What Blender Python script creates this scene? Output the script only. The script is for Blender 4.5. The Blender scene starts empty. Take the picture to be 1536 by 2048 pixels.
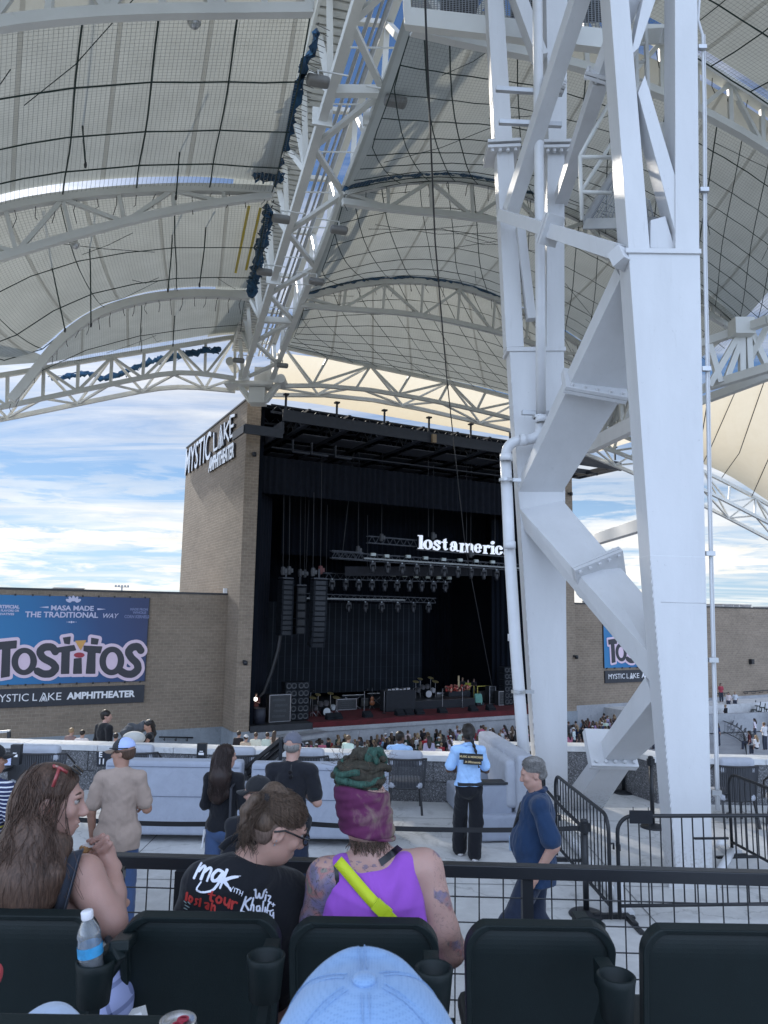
import bpy, math, random
import numpy as np
from mathutils import Vector, Matrix
from mathutils.bvhtree import BVHTree
rnd = random.Random(7)
R = math.radians
sc = bpy.context.scene
COL = sc.collection
CAM_H = 3.2
FPX = 1465.5
PITCH, ROLL = R(7.947), R(.848)
cp_, sp_, cr_, sr_ = math.cos(PITCH), math.sin(PITCH), math.cos(ROLL), math.sin(ROLL)
_f = np.array([0, cp_, sp_]); _u0 = np.array([0, -sp_, cp_]); _r0 = np.array([1., 0, 0])
_rt = cr_ * _r0 + sr_ * _u0; _up = -sr_ * _r0 + cr_ * _u0
CAMP = np.array([0, 0, CAM_H])
cam = bpy.data.cameras.new('camera')
cam_o = bpy.data.objects.new('camera', cam)
COL.objects.link(cam_o)
M4 = Matrix(((_rt[0], _up[0], -_f[0], 0), (_rt[1], _up[1], -_f[1], 0), (_rt[2], _up[2], -_f[2], CAM_H), (0, 0, 0, 1)))
cam_o.matrix_world = M4
cam.sensor_fit = 'VERTICAL'
cam.sensor_height = 36
cam.lens = FPX / 2048 * 36
cam.clip_start = .05
cam.clip_end = 4000
cam.dof.use_dof = True
cam.dof.focus_distance = 11
cam.dof.aperture_fstop = 13
sc.camera = cam_o
SUN_EL, SUN_AZ = R(28), R(-30)
sc.view_settings.view_transform = 'Standard'
sc.view_settings.look = 'None'
sc.view_settings.gamma = 1
sc.view_settings.exposure = .85
sc.cycles.use_denoising = True
sc.cycles.max_bounces = 7
sc.cycles.diffuse_bounces = 4
sc.cycles.transparent_max_bounces = 14
sc.cycles.caustics_reflective = False
sc.cycles.caustics_refractive = False
sun = bpy.data.lights.new('sun', 'SUN')
sun.energy = 4.8
sun.angle = R(1.5)
sun.color = (1, .93, .82)
sun_o = bpy.data.objects.new('sun', sun)
COL.objects.link(sun_o)
sd = Vector((math.sin(SUN_AZ) * math.cos(SUN_EL), math.cos(SUN_AZ) * math.cos(SUN_EL), math.sin(SUN_EL)))
sun_o.rotation_euler = sd.to_track_quat('Z', 'Y').to_euler()
sun_o.location = sd * 300
world = bpy.data.worlds.new('World')
sc.world = world
world.use_nodes = True
class NT:
 """small node-tree helper"""
 def __init__(s, nt):
  s.nt = nt; s.n = nt.nodes; s.l = nt.links
 def new(s, t, **kw):
  n = s.n.new(t)
  for k, v in kw.items():
   if k.startswith('i_'):
    n.inputs[k[2:].replace('_', ' ')].default_value = v
   else:
    setattr(n, k, v)
  return n
 def link(s, a, b):
  s.l.new(a, b)
 def math(s, op, a, b=None, c=None, clamp=False):
  n = s.n.new('ShaderNodeMath'); n.operation = op; n.use_clamp = clamp
  for i, x in enumerate((a, b, c)):
   if x is None: continue
   if hasattr(x, 'node'): s.l.new(x, n.inputs[i])
   else: n.inputs[i].default_value = x
  return n.outputs[0]
 def mix(s, fac, a, b, blend='MIX'):
  n = s.n.new('ShaderNodeMix'); n.data_type = 'RGBA'; n.blend_type = blend
  for i, x in ((0, fac), (6, a), (7, b)):
   if hasattr(x, 'node'): s.l.new(x, n.inputs[i])
   elif i == 0: n.inputs[0].default_value = x
   else: n.inputs[i].default_value = (*x, 1) if len(x) == 3 else x
  return n.outputs[2]
 def noise(s, vec, scale, detail=4, rough=.5, dist=0, out=0):
  n = s.n.new('ShaderNodeTexNoise')
  n.inputs['Scale'].default_value = scale; n.inputs['Detail'].default_value = detail
  n.inputs['Roughness'].default_value = rough; n.inputs['Distortion'].default_value = dist
  if vec is not None: s.l.new(vec, n.inputs['Vector'])
  return n.outputs[out]
 def ramp(s, fac, stops):
  n = s.n.new('ShaderNodeValToRGB')
  e = n.color_ramp.elements
  while len(e) < len(stops): e.new(.5)
  for el, (p, c) in zip(e, stops):
   el.position = p
   el.color = (*c, 1) if hasattr(c, '__len__') else (c, c, c, 1)
  s.l.new(fac, n.inputs[0])
  return n.outputs[0]
 def mapping(s, vec, scale=(1, 1, 1), rot=(0, 0, 0), loc=(0, 0, 0)):
  n = s.n.new('ShaderNodeMapping')
  n.inputs['Scale'].default_value = scale; n.inputs['Rotation'].default_value = rot; n.inputs['Location'].default_value = loc
  s.l.new(vec, n.inputs['Vector'])
  return n.outputs[0]
def build_world():
 w = NT(world.node_tree)
 w.n.clear()
 out = w.new('ShaderNodeOutputWorld'); bg = w.new('ShaderNodeBackground')
 w.link(bg.outputs[0], out.inputs[0])
 sky = w.new('ShaderNodeTexSky', sky_type='NISHITA', sun_disc=False, sun_elevation=SUN_EL, sun_rotation=SUN_AZ,
 air_density=1.0, dust_density=.05, ozone_density=2.0)
 tc = w.new('ShaderNodeTexCoord')
 d = tc.outputs['Generated']
 sep = w.new('ShaderNodeSeparateXYZ'); w.link(d, sep.inputs[0])
 x, y, z = sep.outputs
 zz = w.math('ADD', w.math('MAXIMUM', z, 0.0), .07)
 comb = w.new('ShaderNodeCombineXYZ'); w.link(w.math('DIVIDE', x, zz), comb.inputs[0]); w.link(w.math('DIVIDE', y, zz), comb.inputs[1])
 pv = comb.outputs[0]
 n1 = w.noise(w.mapping(pv, (.55, 1.9, 1), (0, 0, R(24)), (3.1, 1.7, 0)), 1.0, 11, .66, 1.1)
 n2 = w.noise(w.mapping(pv, (.42, .7, 1), (0, 0, R(20)), (.4, 5.2, 0)), 1.0, 4, .5, .2)
 wisp = w.ramp(w.math('ADD', w.math('MULTIPLY', n1, .62), w.math('MULTIPLY', n2, .5)), [(.515, 0), (.62, .45), (.77, 1)])
 n3 = w.noise(w.mapping(d, (4.5, 4.5, 30), (0, 0, 0), (.7, .3, .15)), 1.5, 10, .62, .3)
 bank = w.ramp(n3, [(.44, 0), (.52, .85), (.6, 1)])
 low = w.ramp(z, [(.0, 1), (.10, .95), (.17, .35), (.26, 0)])
 bank = w.math('MULTIPLY', bank, low)
 dens = w.math('MAXIMUM', wisp, bank, clamp=True)
 back = w.ramp(w.math('MULTIPLY', w.math('SUBTRACT', .45, y), .8), [(0, 0), (.9, 1)])
 shade = w.noise(w.mapping(d, (5, 5, 26), (0, 0, 0), (0, 0, .02)), 2.0, 7, .65)
 cb = w.math('MULTIPLY', w.math('ADD', .70, w.math('MULTIPLY', shade, .5)), CLOUD)
 cb = w.math('MULTIPLY', w.math('MULTIPLY', cb, w.math('ADD', 1.0, w.math('MULTIPLY', low, .22))), w.math('ADD', 1.0, w.math('MULTIPLY', back, CLOUD_BACK)))
 dens = w.math('MAXIMUM', dens, w.math('MULTIPLY', back, .8), clamp=True)
 warm = w.mix(low, (.96, .985, 1.03), (1.0, .97, .90))
 warm = w.mix(back, warm, (.72, .89, 1.2))
 ccol = w.new('ShaderNodeVectorMath', operation='SCALE')
 w.link(warm, ccol.inputs[0]); w.link(cb, ccol.inputs['Scale'])
 thin = w.math('ADD', SKY_FRONT, w.math('MULTIPLY', back, 1 - SKY_FRONT))
 skyc = w.mix(1.0, sky.outputs[0], (.80, .98, 1.22), 'MULTIPLY')
 sk2 = w.new('ShaderNodeVectorMath', operation='SCALE'); w.link(skyc, sk2.inputs[0]); w.link(thin, sk2.inputs['Scale'])
 sk3 = w.mix(low, sk2.outputs[0], w.mix(.55, sk2.outputs[0], HAZE))
 col = w.mix(dens, sk3, ccol.outputs[0])
 dp = w.new('ShaderNodeVectorMath', operation='DOT_PRODUCT'); w.link(d, dp.inputs[0]); dp.inputs[1].default_value = tuple(sd)
 glow = w.math('MULTIPLY', w.math('POWER', w.math('MAXIMUM', dp.outputs['Value'], 0), 75), 7.0)
 gl = w.new('ShaderNodeVectorMath', operation='SCALE'); gl.inputs[0].default_value = (1, .97, .9); w.link(glow, gl.inputs['Scale'])
 col = w.mix(1.0, col, gl.outputs[0], 'ADD')
 w.link(col, bg.inputs[0])
 bg.inputs[1].default_value = .075
SKY_FRONT, HAZE = .54, (4.4, 6.0, 8.2)
CLOUD, CLOUD_BACK = 7.4, 1.6
build_world()
SA = R(27.97)
U = np.array([math.cos(SA), math.sin(SA), 0]); V = np.array([-math.sin(SA), math.cos(SA), 0]); Z = np.array([0, 0, 1.])
X = np.array([1., 0, 0]); Y = np.array([0, 1., 0])
def S(u, v, z=0.0):
 return u * U + v * V + z * Z
def ray(px, py): return _f + _rt * (px - 768) / FPX - _up * (py - 1024) / FPX
def onz(px, py, z): d = ray(px, py); return CAMP + d * ((z - CAM_H) / d[2])
def onY(px, py, y): d = ray(px, py); return CAMP + d * (y / d[1])
def onp(px, py, n, k): d = ray(px, py); return CAMP + d * ((k - n @ CAMP) / (n @ d))
def onv(px, py, v): return onp(px, py, V, v)
def onu(px, py, u): return onp(px, py, U, u)
def A_(*a): return np.array(a, float)
def wloc(o):
 p = np.zeros(3)
 while o is not None:
  p = p + np.array(o.location); o = o.parent
 return p
def norm(v):
 v = np.asarray(v, float); n = np.linalg.norm(v)
 return v / n if n > 1e-12 else v
class MB:
 def __init__(s):
  s.v = []; s.f = []; s.m = []; s.uv = []; s.has_uv = False; s.mi = 0
 def add(s, vs, fs, uvs=None):
  b = len(s.v)
  s.v.extend([tuple(map(float, p)) for p in vs])
  for k, f in enumerate(fs):
   s.f.append([b + i for i in f]); s.m.append(s.mi)
   s.uv.append(uvs[k] if uvs else None)
  if uvs: s.has_uv = True
  return s
 def hexa(s, a, b):
  vs = list(a) + list(b)
  c = np.mean(np.array(vs, float), 0)
  fs = [[3, 2, 1, 0], [4, 5, 6, 7]] + [[i, (i + 1) % 4, 4 + (i + 1) % 4, 4 + i] for i in range(4)]
  P = np.array(vs, float)
  n = np.cross(P[fs[2][1]] - P[fs[2][0]], P[fs[2][2]] - P[fs[2][0]])
  if n @ (P[fs[2]].mean(0) - c) < 0: fs = [f[::-1] for f in fs]
  return s.add(vs, fs)
 def box(s, c, h, ax=(X, Y, Z), taper=None):
  c = np.asarray(c, float); a = [np.asarray(k, float) for k in ax]
  def ring(sz, t):
   return [c + sx * h[0] * t * a[0] + sy * h[1] * t * a[1] + sz * h[2] * a[2] for sx, sy in ((-1, -1), (1, -1), (1, 1), (-1, 1))]
  return s.hexa(ring(-1, 1), ring(1, taper or 1))
 def beam(s, p, q, w, h=None, up=Z):
  p = np.asarray(p, float); q = np.asarray(q, float); h = h or w
  d = norm(q - p)
  if abs(d @ up) > .97: up = Y if abs(d @ Y) < .9 else X
  sd_ = norm(np.cross(d, up)); u_ = np.cross(sd_, d)
  r = lambda o: [o + a * sd_ * w / 2 + b * u_ * h / 2 for a, b in ((-1, -1), (1, -1), (1, 1), (-1, 1))]
  return s.hexa(r(p), r(q))
 def bar(s, pts, w, h=None, up=Z):
  for a, b in zip(pts, pts[1:]): s.beam(a, b, w, h, up)
  return s
 def tube(s, pts, r, n=6, caps=True):
  P = [np.asarray(p, float) for p in pts]
  rs = r if hasattr(r, '__len__') else [r] * len(P)
  b0 = len(s.v); vs = []; fs = []
  ref = None
  for i, p in enumerate(P):
   t = norm((P[min(i + 1, len(P) - 1)] - P[max(i - 1, 0)]))
   if ref is None:
    ref = np.cross(t, Z)
    if np.linalg.norm(ref) < .05: ref = np.cross(t, X)
   ref = norm(ref - t * (ref @ t)); o = np.cross(t, ref)
   for k in range(n):
    a = 2 * math.pi * k / n
    vs.append(p + rs[i] * (math.cos(a) * ref + math.sin(a) * o))
  for i in range(len(P) - 1):
   for k in range(n):
    fs.append([i * n + k, i * n + (k + 1) % n, (i + 1) * n + (k + 1) % n, (i + 1) * n + k])
  if caps:
   fs.append(list(range(n))[::-1]); fs.append([(len(P) - 1) * n + k for k in range(n)])
  return s.add(vs, fs)
 def lathe(s, prof, c=(0, 0, 0), ax=Z, n=20, a0=0, a1=2 * math.pi):
  c = np.asarray(c, float); ax = norm(ax)
  r1 = norm(np.cross(ax, X if abs(ax @ X) < .9 else Y)); r2 = np.cross(ax, r1)
  full = abs(a1 - a0 - 2 * math.pi) < 1e-6
  m = n if full else n + 1
  vs = []; fs = []
  for (r, z) in prof:
   for k in range(m):
    a = a0 + (a1 - a0) * k / n
    vs.append(c + ax * z + r * (math.cos(a) * r1 + math.sin(a) * r2))
  for i in range(len(prof) - 1):
   for k in range(n):
    k2 = (k + 1) % m
    fs.append([i * m + k, i * m + k2, (i + 1) * m + k2, (i + 1) * m + k])
  return s.add(vs, fs)
 def prism(s, pts, d):
  P = [np.asarray(p, float) for p in pts]; d = np.asarray(d, float); n = len(P)
  nn = sum((np.cross(P[i] - P[0], P[(i + 1) % n] - P[0]) for i in range(n)), np.zeros(3))
  fl = nn @ d > 0
  vs = P + [p + d for p in P]
  fs = [list(range(n))[::-1] if fl else list(range(n)), [n + i for i in range(n)] if fl else [n + i for i in range(n)][::-1]]
  for i in range(n):
   j = (i + 1) % n
   fs.append([i, j, n + j, n + i] if fl else [j, i, n + i, n + j])
  return s.add(vs, fs)
 def quad(s, a, b, c, d, uv=None):
  return s.add([a, b, c, d], [[0, 1, 2, 3]], [uv] if uv else None)
 def grid(s, G, thick=None, uvs=None, flip=False):
  G = np.asarray(G, float); m, n = G.shape[:2]
  fs = []; us = []
  for i in range(m - 1):
   for j in range(n - 1):
    f = [i * n + j, i * n + j + 1, (i + 1) * n + j + 1, (i + 1) * n + j]
    if flip: f = f[::-1]
    fs.append(f)
    if uvs is not None:
     q = [uvs[i][j], uvs[i][j + 1], uvs[i + 1][j + 1], uvs[i + 1][j]]
     us.append(q[::-1] if flip else q)
  return s.add(G.reshape(-1, 3), fs, us if uvs is not None else None)
 def build(s, name, mat, parent=None, smooth=False, bevel=0, loc=None):
  me = bpy.data.meshes.new(name)
  off = wloc(parent) if parent is not None else np.zeros(3)
  if loc is not None: off = off + np.asarray(loc, float)
  me.from_pydata((np.array(s.v) - off).tolist(), [], s.f)
  for m in (mat if isinstance(mat, (list, tuple)) else [mat]): me.materials.append(m)
  me.polygons.foreach_set('material_index', s.m)
  if s.has_uv:
   l = me.uv_layers.new(name='UVMap')
   flat = []
   for f, u in zip(s.f, s.uv):
    flat.extend([c for q in (u or [(0, 0)] * len(f)) for c in q])
   l.data.foreach_set('uv', flat)
  if smooth: me.polygons.foreach_set('use_smooth', [True] * len(s.f))
  me.update()
  o = bpy.data.objects.new(name, me)
  COL.objects.link(o)
  if loc is not None: o.location = loc
  if parent is not None: o.parent = parent
  if bevel:
   b = o.modifiers.new('bevel', 'BEVEL'); b.width = bevel; b.segments = 2; b.limit_method = 'ANGLE'
  return o
def tag(o, label=None, cat=None, group=None, kind=None):
 if label: o['label'] = label
 if cat: o['category'] = cat
 if group: o['group'] = group
 if kind: o['kind'] = kind
 return o
def thing(name, label, cat, loc=(0, 0, 0), group=None, rz=0):
 o = bpy.data.objects.new(name, None); COL.objects.link(o)
 o.location = tuple(map(float, loc)); o.rotation_euler = (0, 0, rz); o.empty_display_size = .1
 return tag(o, label, cat, group)
def dup(root, label=None, loc=None, rz=None, group=None):
 def cp(o, par):
  c = o.copy(); COL.objects.link(c)
  if par is not None: c.parent = par
  for ch in o.children: cp(ch, c)
  return c
 r = cp(root, None)
 if label: r['label'] = label
 if loc is not None: r.location = tuple(map(float, loc))
 if rz is not None: r.rotation_euler = (r.rotation_euler[0], r.rotation_euler[1], rz)
 if group: r['group'] = group
 return r
def structure(o): o['kind'] = 'structure'; return o
MATS = {}
def mat(name, col, rough=.6, metal=0, var=.12, vscale=3.0, bump=0, bscale=40, coat=0, spec=.5, trans=0, alpha=None, emit=None, objcol=False):
 if name in MATS: return MATS[name]
 m = bpy.data.materials.new(name); m.use_nodes = True
 t = NT(m.node_tree); p = t.n['Principled BSDF']
 tc = t.new('ShaderNodeTexCoord')
 if objcol:
  base = t.new('ShaderNodeObjectInfo').outputs['Color']
 else: base = None
 if var:
  n = t.noise(tc.outputs['Object'], vscale, 6, .6)
  k = t.ramp(n, [(.25, 1 - var), (.75, 1 + var)])
  rgb = t.mix(1.0, base if base is not None else tuple(col), k, 'MULTIPLY')
  t.link(rgb, p.inputs['Base Color'])
 elif base is not None: t.link(base, p.inputs['Base Color'])
 else: p.inputs['Base Color'].default_value = (*col, 1)
 p.inputs['Roughness'].default_value = rough; p.inputs['Metallic'].default_value = metal
 p.inputs['Specular IOR Level'].default_value = spec
 p.inputs['Coat Weight'].default_value = coat
 if trans: p.inputs['Transmission Weight'].default_value = trans
 if alpha is not None: p.inputs['Alpha'].default_value = alpha
 if bump:
  b = t.new('ShaderNodeBump'); b.inputs['Strength'].default_value = bump; b.inputs['Distance'].default_value = .01
  t.link(t.noise(tc.outputs['Object'], bscale, 4, .6), b.inputs['Height']); t.link(b.outputs[0], p.inputs['Normal'])
 if emit:
  p.inputs['Emission Color'].default_value = (*emit[0], 1); p.inputs['Emission Strength'].default_value = emit[1]
 MATS[name] = m
 return m
def brick_mat(name, c1, c2, mortar, bw=.406, bh=.203):
 m = bpy.data.materials.new(name); m.use_nodes = True
 t = NT(m.node_tree); p = t.n['Principled BSDF']
 uv = t.new('ShaderNodeUVMap')
 br = t.new('ShaderNodeTexBrick')
 br.inputs['Color1'].default_value = (*c1, 1); br.inputs['Color2'].default_value = (*c2, 1); br.inputs['Mortar'].default_value = (*mortar, 1)
 br.inputs['Scale'].default_value = 1; br.inputs['Brick Width'].default_value = bw; br.inputs['Row Height'].default_value = bh
 br.inputs['Mortar Size'].default_value = .012; br.inputs['Mortar Smooth'].default_value = .2
 t.link(uv.outputs[0], br.inputs['Vector'])
 n = t.noise(t.mapping(uv.outputs[0], (.25, .6, 1)), 1.3, 7, .65)
 n2 = t.noise(t.mapping(uv.outputs[0], (2.4, 4.9, 1)), 1.0, 2, .5)
 c = t.mix(1.0, br.outputs[0], t.ramp(n, [(.3, .84), (.72, 1.13)]), 'MULTIPLY')
 c = t.mix(1.0, c, t.ramp(n2, [(.3, .9), (.7, 1.1)]), 'MULTIPLY')
 t.link(c, p.inputs['Base Color'])
 p.inputs['Roughness'].default_value = .9
 b = t.new('ShaderNodeBump'); b.inputs['Strength'].default_value = .8; b.inputs['Distance'].default_value = .03
 hh = t.math('ADD', br.outputs[1], t.math('MULTIPLY', t.noise(uv.outputs[0], 14, 4), -.6))
 b.invert = True
 t.link(hh, b.inputs['Height']); t.link(b.outputs[0], p.inputs['Normal'])
 MATS[name] = m
 return m
def concrete_mat(name, col, crack=False, speck=0):
 m = bpy.data.materials.new(name); m.use_nodes = True
 t = NT(m.node_tree); p = t.n['Principled BSDF']
 tc = t.new('ShaderNodeTexCoord'); o = tc.outputs['Object']
 n = t.noise(o, .55, 8, .65, .4); n2 = t.noise(o, 6, 6, .7)
 c = t.mix(1.0, tuple(col), t.ramp(n, [(.25, .78), (.75, 1.18)]), 'MULTIPLY')
 c = t.mix(1.0, c, t.ramp(n2, [(.3, .9), (.7, 1.08)]), 'MULTIPLY')
 st = t.noise(t.mapping(o, (1, .55, 1), (0, 0, .5)), 1.6, 5, .7, 1.2)
 c = t.mix(1.0, c, t.ramp(st, [(.30, .72), (.42, 1.0)]), 'MULTIPLY')
 if crack:
  vo = t.new('ShaderNodeTexVoronoi', feature='DISTANCE_TO_EDGE'); vo.inputs['Scale'].default_value = .42
  wv = t.new('ShaderNodeVectorMath', operation='ADD')
  nv = t.noise(o, 1.1, 5, .6, 0, 1)
  t.link(o, wv.inputs[0]); t.link(nv, wv.inputs[1]); t.link(wv.outputs[0], vo.inputs['Vector'])
  c = t.mix(1.0, c, t.ramp(vo.outputs['Distance'], [(0, .72), (.003, .8), (.006, 1)]), 'MULTIPLY')
 if speck:
  vo = t.new('ShaderNodeTexVoronoi'); vo.inputs['Scale'].default_value = speck
  t.link(o, vo.inputs['Vector'])
  sv = t.new('ShaderNodeSeparateColor'); t.link(vo.outputs['Color'], sv.inputs[0])
  c = t.mix(1.0, c, t.ramp(sv.outputs[0], [(.0, .45), (.35, .8), (.8, 1.15), (1, 2.3)]), 'MULTIPLY')
 t.link(c, p.inputs['Base Color']); p.inputs['Roughness'].default_value = .85
 b = t.new('ShaderNodeBump'); b.inputs['Strength'].default_value = .35; b.inputs['Distance'].default_value = .01
 t.link(t.noise(o, 22, 6, .7), b.inputs['Height']); t.link(b.outputs[0], p.inputs['Normal'])
 MATS[name] = m
 return m
def steel_white():
 m = bpy.data.materials.new('white_painted_steel'); m.use_nodes = True
 t = NT(m.node_tree); p = t.n['Principled BSDF']
 tc = t.new('ShaderNodeTexCoord'); o = tc.outputs['Object']
 n = t.noise(t.mapping(o, (1, 1, .25)), 1.4, 8, .65, .3)
 c = t.mix(1.0, (.62, .625, .635), t.ramp(n, [(.2, .88), (.8, 1.06)]), 'MULTIPLY')
 g = t.noise(t.mapping(o, (7, 7, .8)), 1.5, 6, .7, .5)
 c = t.mix(t.ramp(g, [(.60, 0), (.82, .34)]), c, (.34, .33, .30))
 sz = t.new('ShaderNodeSeparateXYZ'); t.link(o, sz.inputs[0])
 foot = t.math('MULTIPLY', t.ramp(sz.outputs[2], [(.0, 1), (.55, 0)]), t.ramp(t.noise(o, 26, 5, .7), [(.48, 0), (.62, .6)]))
 c = t.mix(foot, c, (.22, .17, .13))
 sp = t.noise(t.mapping(o, (1, 1, .6)), 34, 3, .6); c = t.mix(t.ramp(sp, [(.70, 0), (.76, .45)]), c, (.30, .30, .31))
 t.link(c, p.inputs['Base Color']); p.inputs['Roughness'].default_value = .42
 b = t.new('ShaderNodeBump'); b.inputs['Strength'].default_value = .3; b.inputs['Distance'].default_value = .012
 t.link(t.noise(o, 5, 6, .65), b.inputs['Height']); t.link(b.outputs[0], p.inputs['Normal'])
 MATS['white_steel'] = m
 return m
WHITE = steel_white()
ROOFW = mat('roof_steel_paint', (.62, .62, .59), .5, var=.08, vscale=.7, bump=.1, bscale=6)
BLACK = mat('black_powder_coat', (.012, .014, .018), .45, var=.2, bump=.08, bscale=60)
BLACKM = mat('matte_black', (.010, .012, .017), .85, var=.25)
CONC = concrete_mat('plaza_concrete', (.56, .56, .555), crack=True)
CONC2 = concrete_mat('pale_precast', (.56, .56, .565))
CONCD = concrete_mat('bowl_concrete', (.33, .34, .36))
AGG = concrete_mat('dark_aggregate', (.14, .142, .15), speck=75)
BRICK = brick_mat('tan_block', (.275, .218, .165), (.245, .194, .146), (.35, .30, .245))
ROPE = mat('dark_green_rope', (.018, .035, .032), .9, var=.3)
CABLE = mat('dark_cable', (.03, .032, .036), .7, var=.1)
GALV = mat('galvanised_steel', (.45, .46, .47), .4, .8, var=.12)
class SDF:
 def __init__(s, vox, k=.02):
  s.vox = vox; s.k = k; s.it = []
 def cone(s, a, b, ra, rb=None, k=None, sub=False):
  s.it.append(('c', np.asarray(a, float), np.asarray(b, float), float(ra), float(ra if rb is None else rb), k, sub)); return s
 def chain(s, pts, rs, k=None):
  for i in range(len(pts) - 1): s.cone(pts[i], pts[i + 1], rs[i], rs[i + 1], k)
  return s
 def ell(s, c, r, M=None, k=None, sub=False):
  s.it.append(('e', np.asarray(c, float), np.asarray(r, float), None if M is None else np.asarray(M, float), None, k, sub)); return s
 def box(s, c, h, rd=.01, M=None, k=None, sub=False):
  s.it.append(('b', np.asarray(c, float), np.asarray(h, float), None if M is None else np.asarray(M, float), rd, k, sub)); return s
 def bb(s, t):
  if t[0] == 'c':
   r = max(t[3], t[4]); return np.minimum(t[1], t[2]) - r, np.maximum(t[1], t[2]) + r
  r = np.linalg.norm(t[2]) if t[3] is not None else t[2]
  return t[1] - r, t[1] + r
 def mesh(s, clip=None, warp=None):
  bbs = [s.bb(t) for t in s.it if not t[6]]
  lo = np.min([b[0] for b in bbs], 0) - 3 * s.vox; hi = np.max([b[1] for b in bbs], 0) + 3 * s.vox
  n = np.ceil((hi - lo) / s.vox).astype(int) + 1
  F = np.full(n, 1.0, np.float32)
  axs = [lo[i] + s.vox * np.arange(n[i]) for i in range(3)]
  for t in s.it:
   k = s.k if t[5] is None else t[5]
   b0, b1 = s.bb(t); pad = k + 3 * s.vox
   i0 = np.clip(np.floor((b0 - pad - lo) / s.vox).astype(int), 0, n - 1); i1 = np.clip(np.ceil((b1 + pad - lo) / s.vox).astype(int) + 1, 1, n)
   sl = tuple(slice(a, b) for a, b in zip(i0, i1))
   gx, gy, gz = axs[0][sl[0]][:, None, None], axs[1][sl[1]][None, :, None], axs[2][sl[2]][None, None, :]
   if t[0] == 'c':
    a, b = t[1], t[2]; ab = b - a; L = max(ab @ ab, 1e-12)
    h = np.clip(((gx - a[0]) * ab[0] + (gy - a[1]) * ab[1] + (gz - a[2]) * ab[2]) / L, 0, 1)
    d = np.sqrt((gx - a[0] - h * ab[0]) ** 2 + (gy - a[1] - h * ab[1]) ** 2 + (gz - a[2] - h * ab[2]) ** 2) - (t[3] + h * (t[4] - t[3]))
   else:
    q = [gx - t[1][0], gy - t[1][1], gz - t[1][2]]
    if t[3] is not None:
     M = t[3]
     q = [M[0, i] * q[0] + M[1, i] * q[1] + M[2, i] * q[2] for i in range(3)]
    if t[0] == 'e':
     r = t[2]
     k0 = np.sqrt((q[0] / r[0]) ** 2 + (q[1] / r[1]) ** 2 + (q[2] / r[2]) ** 2)
     k1 = np.sqrt((q[0] / r[0] ** 2) ** 2 + (q[1] / r[1] ** 2) ** 2 + (q[2] / r[2] ** 2) ** 2)
     d = k0 * (k0 - 1) / np.maximum(k1, 1e-6)
    else:
     e = [np.abs(q[i]) - (t[2][i] - t[4]) for i in range(3)]
     d = np.sqrt(sum(np.maximum(c, 0) ** 2 for c in e)) + np.minimum(np.maximum(np.maximum(e[0], e[1]), e[2]), 0) - t[4]
   f = F[sl]
   if t[6]:
    d = -d
    h = np.clip(.5 - .5 * (d - f) / max(k, 1e-6), 0, 1)
    F[sl] = d + (f - d) * h + k * h * (1 - h)
   else:
    h = np.clip(.5 + .5 * (d - f) / max(k, 1e-6), 0, 1)
    F[sl] = d + (f - d) * h - k * h * (1 - h)
  if clip is not None:
   G = np.meshgrid(*axs, indexing='ij')
   for (pt, nn) in clip:
    d = sum((G[i] - pt[i]) * nn[i] for i in range(3))
    F = np.maximum(F, d.astype(np.float32))
  V_, Q = snets(F, s.vox, lo)
  return V_, Q
def snets(F, vox, lo):
 ins = F < 0
 c = [F[a:F.shape[0] - 1 + a, b:F.shape[1] - 1 + b, d:F.shape[2] - 1 + d] for a in (0, 1) for b in (0, 1) for d in (0, 1)]
 ci = [x < 0 for x in c]
 anyi = np.logical_or.reduce(ci); alli = np.logical_and.reduce(ci)
 m = anyi & ~alli
 idx = np.full(m.shape, -1, np.int64)
 I = np.argwhere(m); idx[m] = np.arange(len(I))
 vals = np.stack([x[m] for x in c], 1)
 offs = np.array([(a, b, d) for a in (0, 1) for b in (0, 1) for d in (0, 1)], float)
 P = np.zeros((len(I), 3)); N = np.zeros(len(I))
 for a in range(8):
  for b in range(a + 1, 8):
   if abs(offs[a] - offs[b]).sum() != 1: continue
   va, vb = vals[:, a], vals[:, b]
   x = (va < 0) != (vb < 0)
   t = np.where(x, va / np.where(x, va - vb, 1), 0)
   P += np.where(x[:, None], offs[a] + t[:, None] * (offs[b] - offs[a]), 0); N += x
 P = lo + vox * (I + P / np.maximum(N, 1)[:, None])
 Q = []
 for ax in range(3):
  sl0 = [slice(None)] * 3; sl1 = [slice(None)] * 3
  sl0[ax] = slice(0, -1); sl1[ax] = slice(1, None)
  a, b = ins[tuple(sl0)], ins[tuple(sl1)]
  x = np.argwhere(a != b)
  o1, o2 = [(1, 2), (2, 0), (0, 1)][ax]
  ok = (x[:, o1] > 0) & (x[:, o2] > 0) & (x[:, o1] < F.shape[o1] - 1) & (x[:, o2] < F.shape[o2] - 1)
  x = x[ok]
  def cell(d1, d2):
   y = x.copy(); y[:, o1] -= d1; y[:, o2] -= d2
   return idx[y[:, 0], y[:, 1], y[:, 2]]
  q = np.stack([cell(1, 1), cell(0, 1), cell(0, 0), cell(1, 0)], 1)
  fl = ~a[tuple(x.T)]
  q[fl] = q[fl][:, ::-1]
  Q.append(q)
 return P, np.concatenate(Q)
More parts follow.
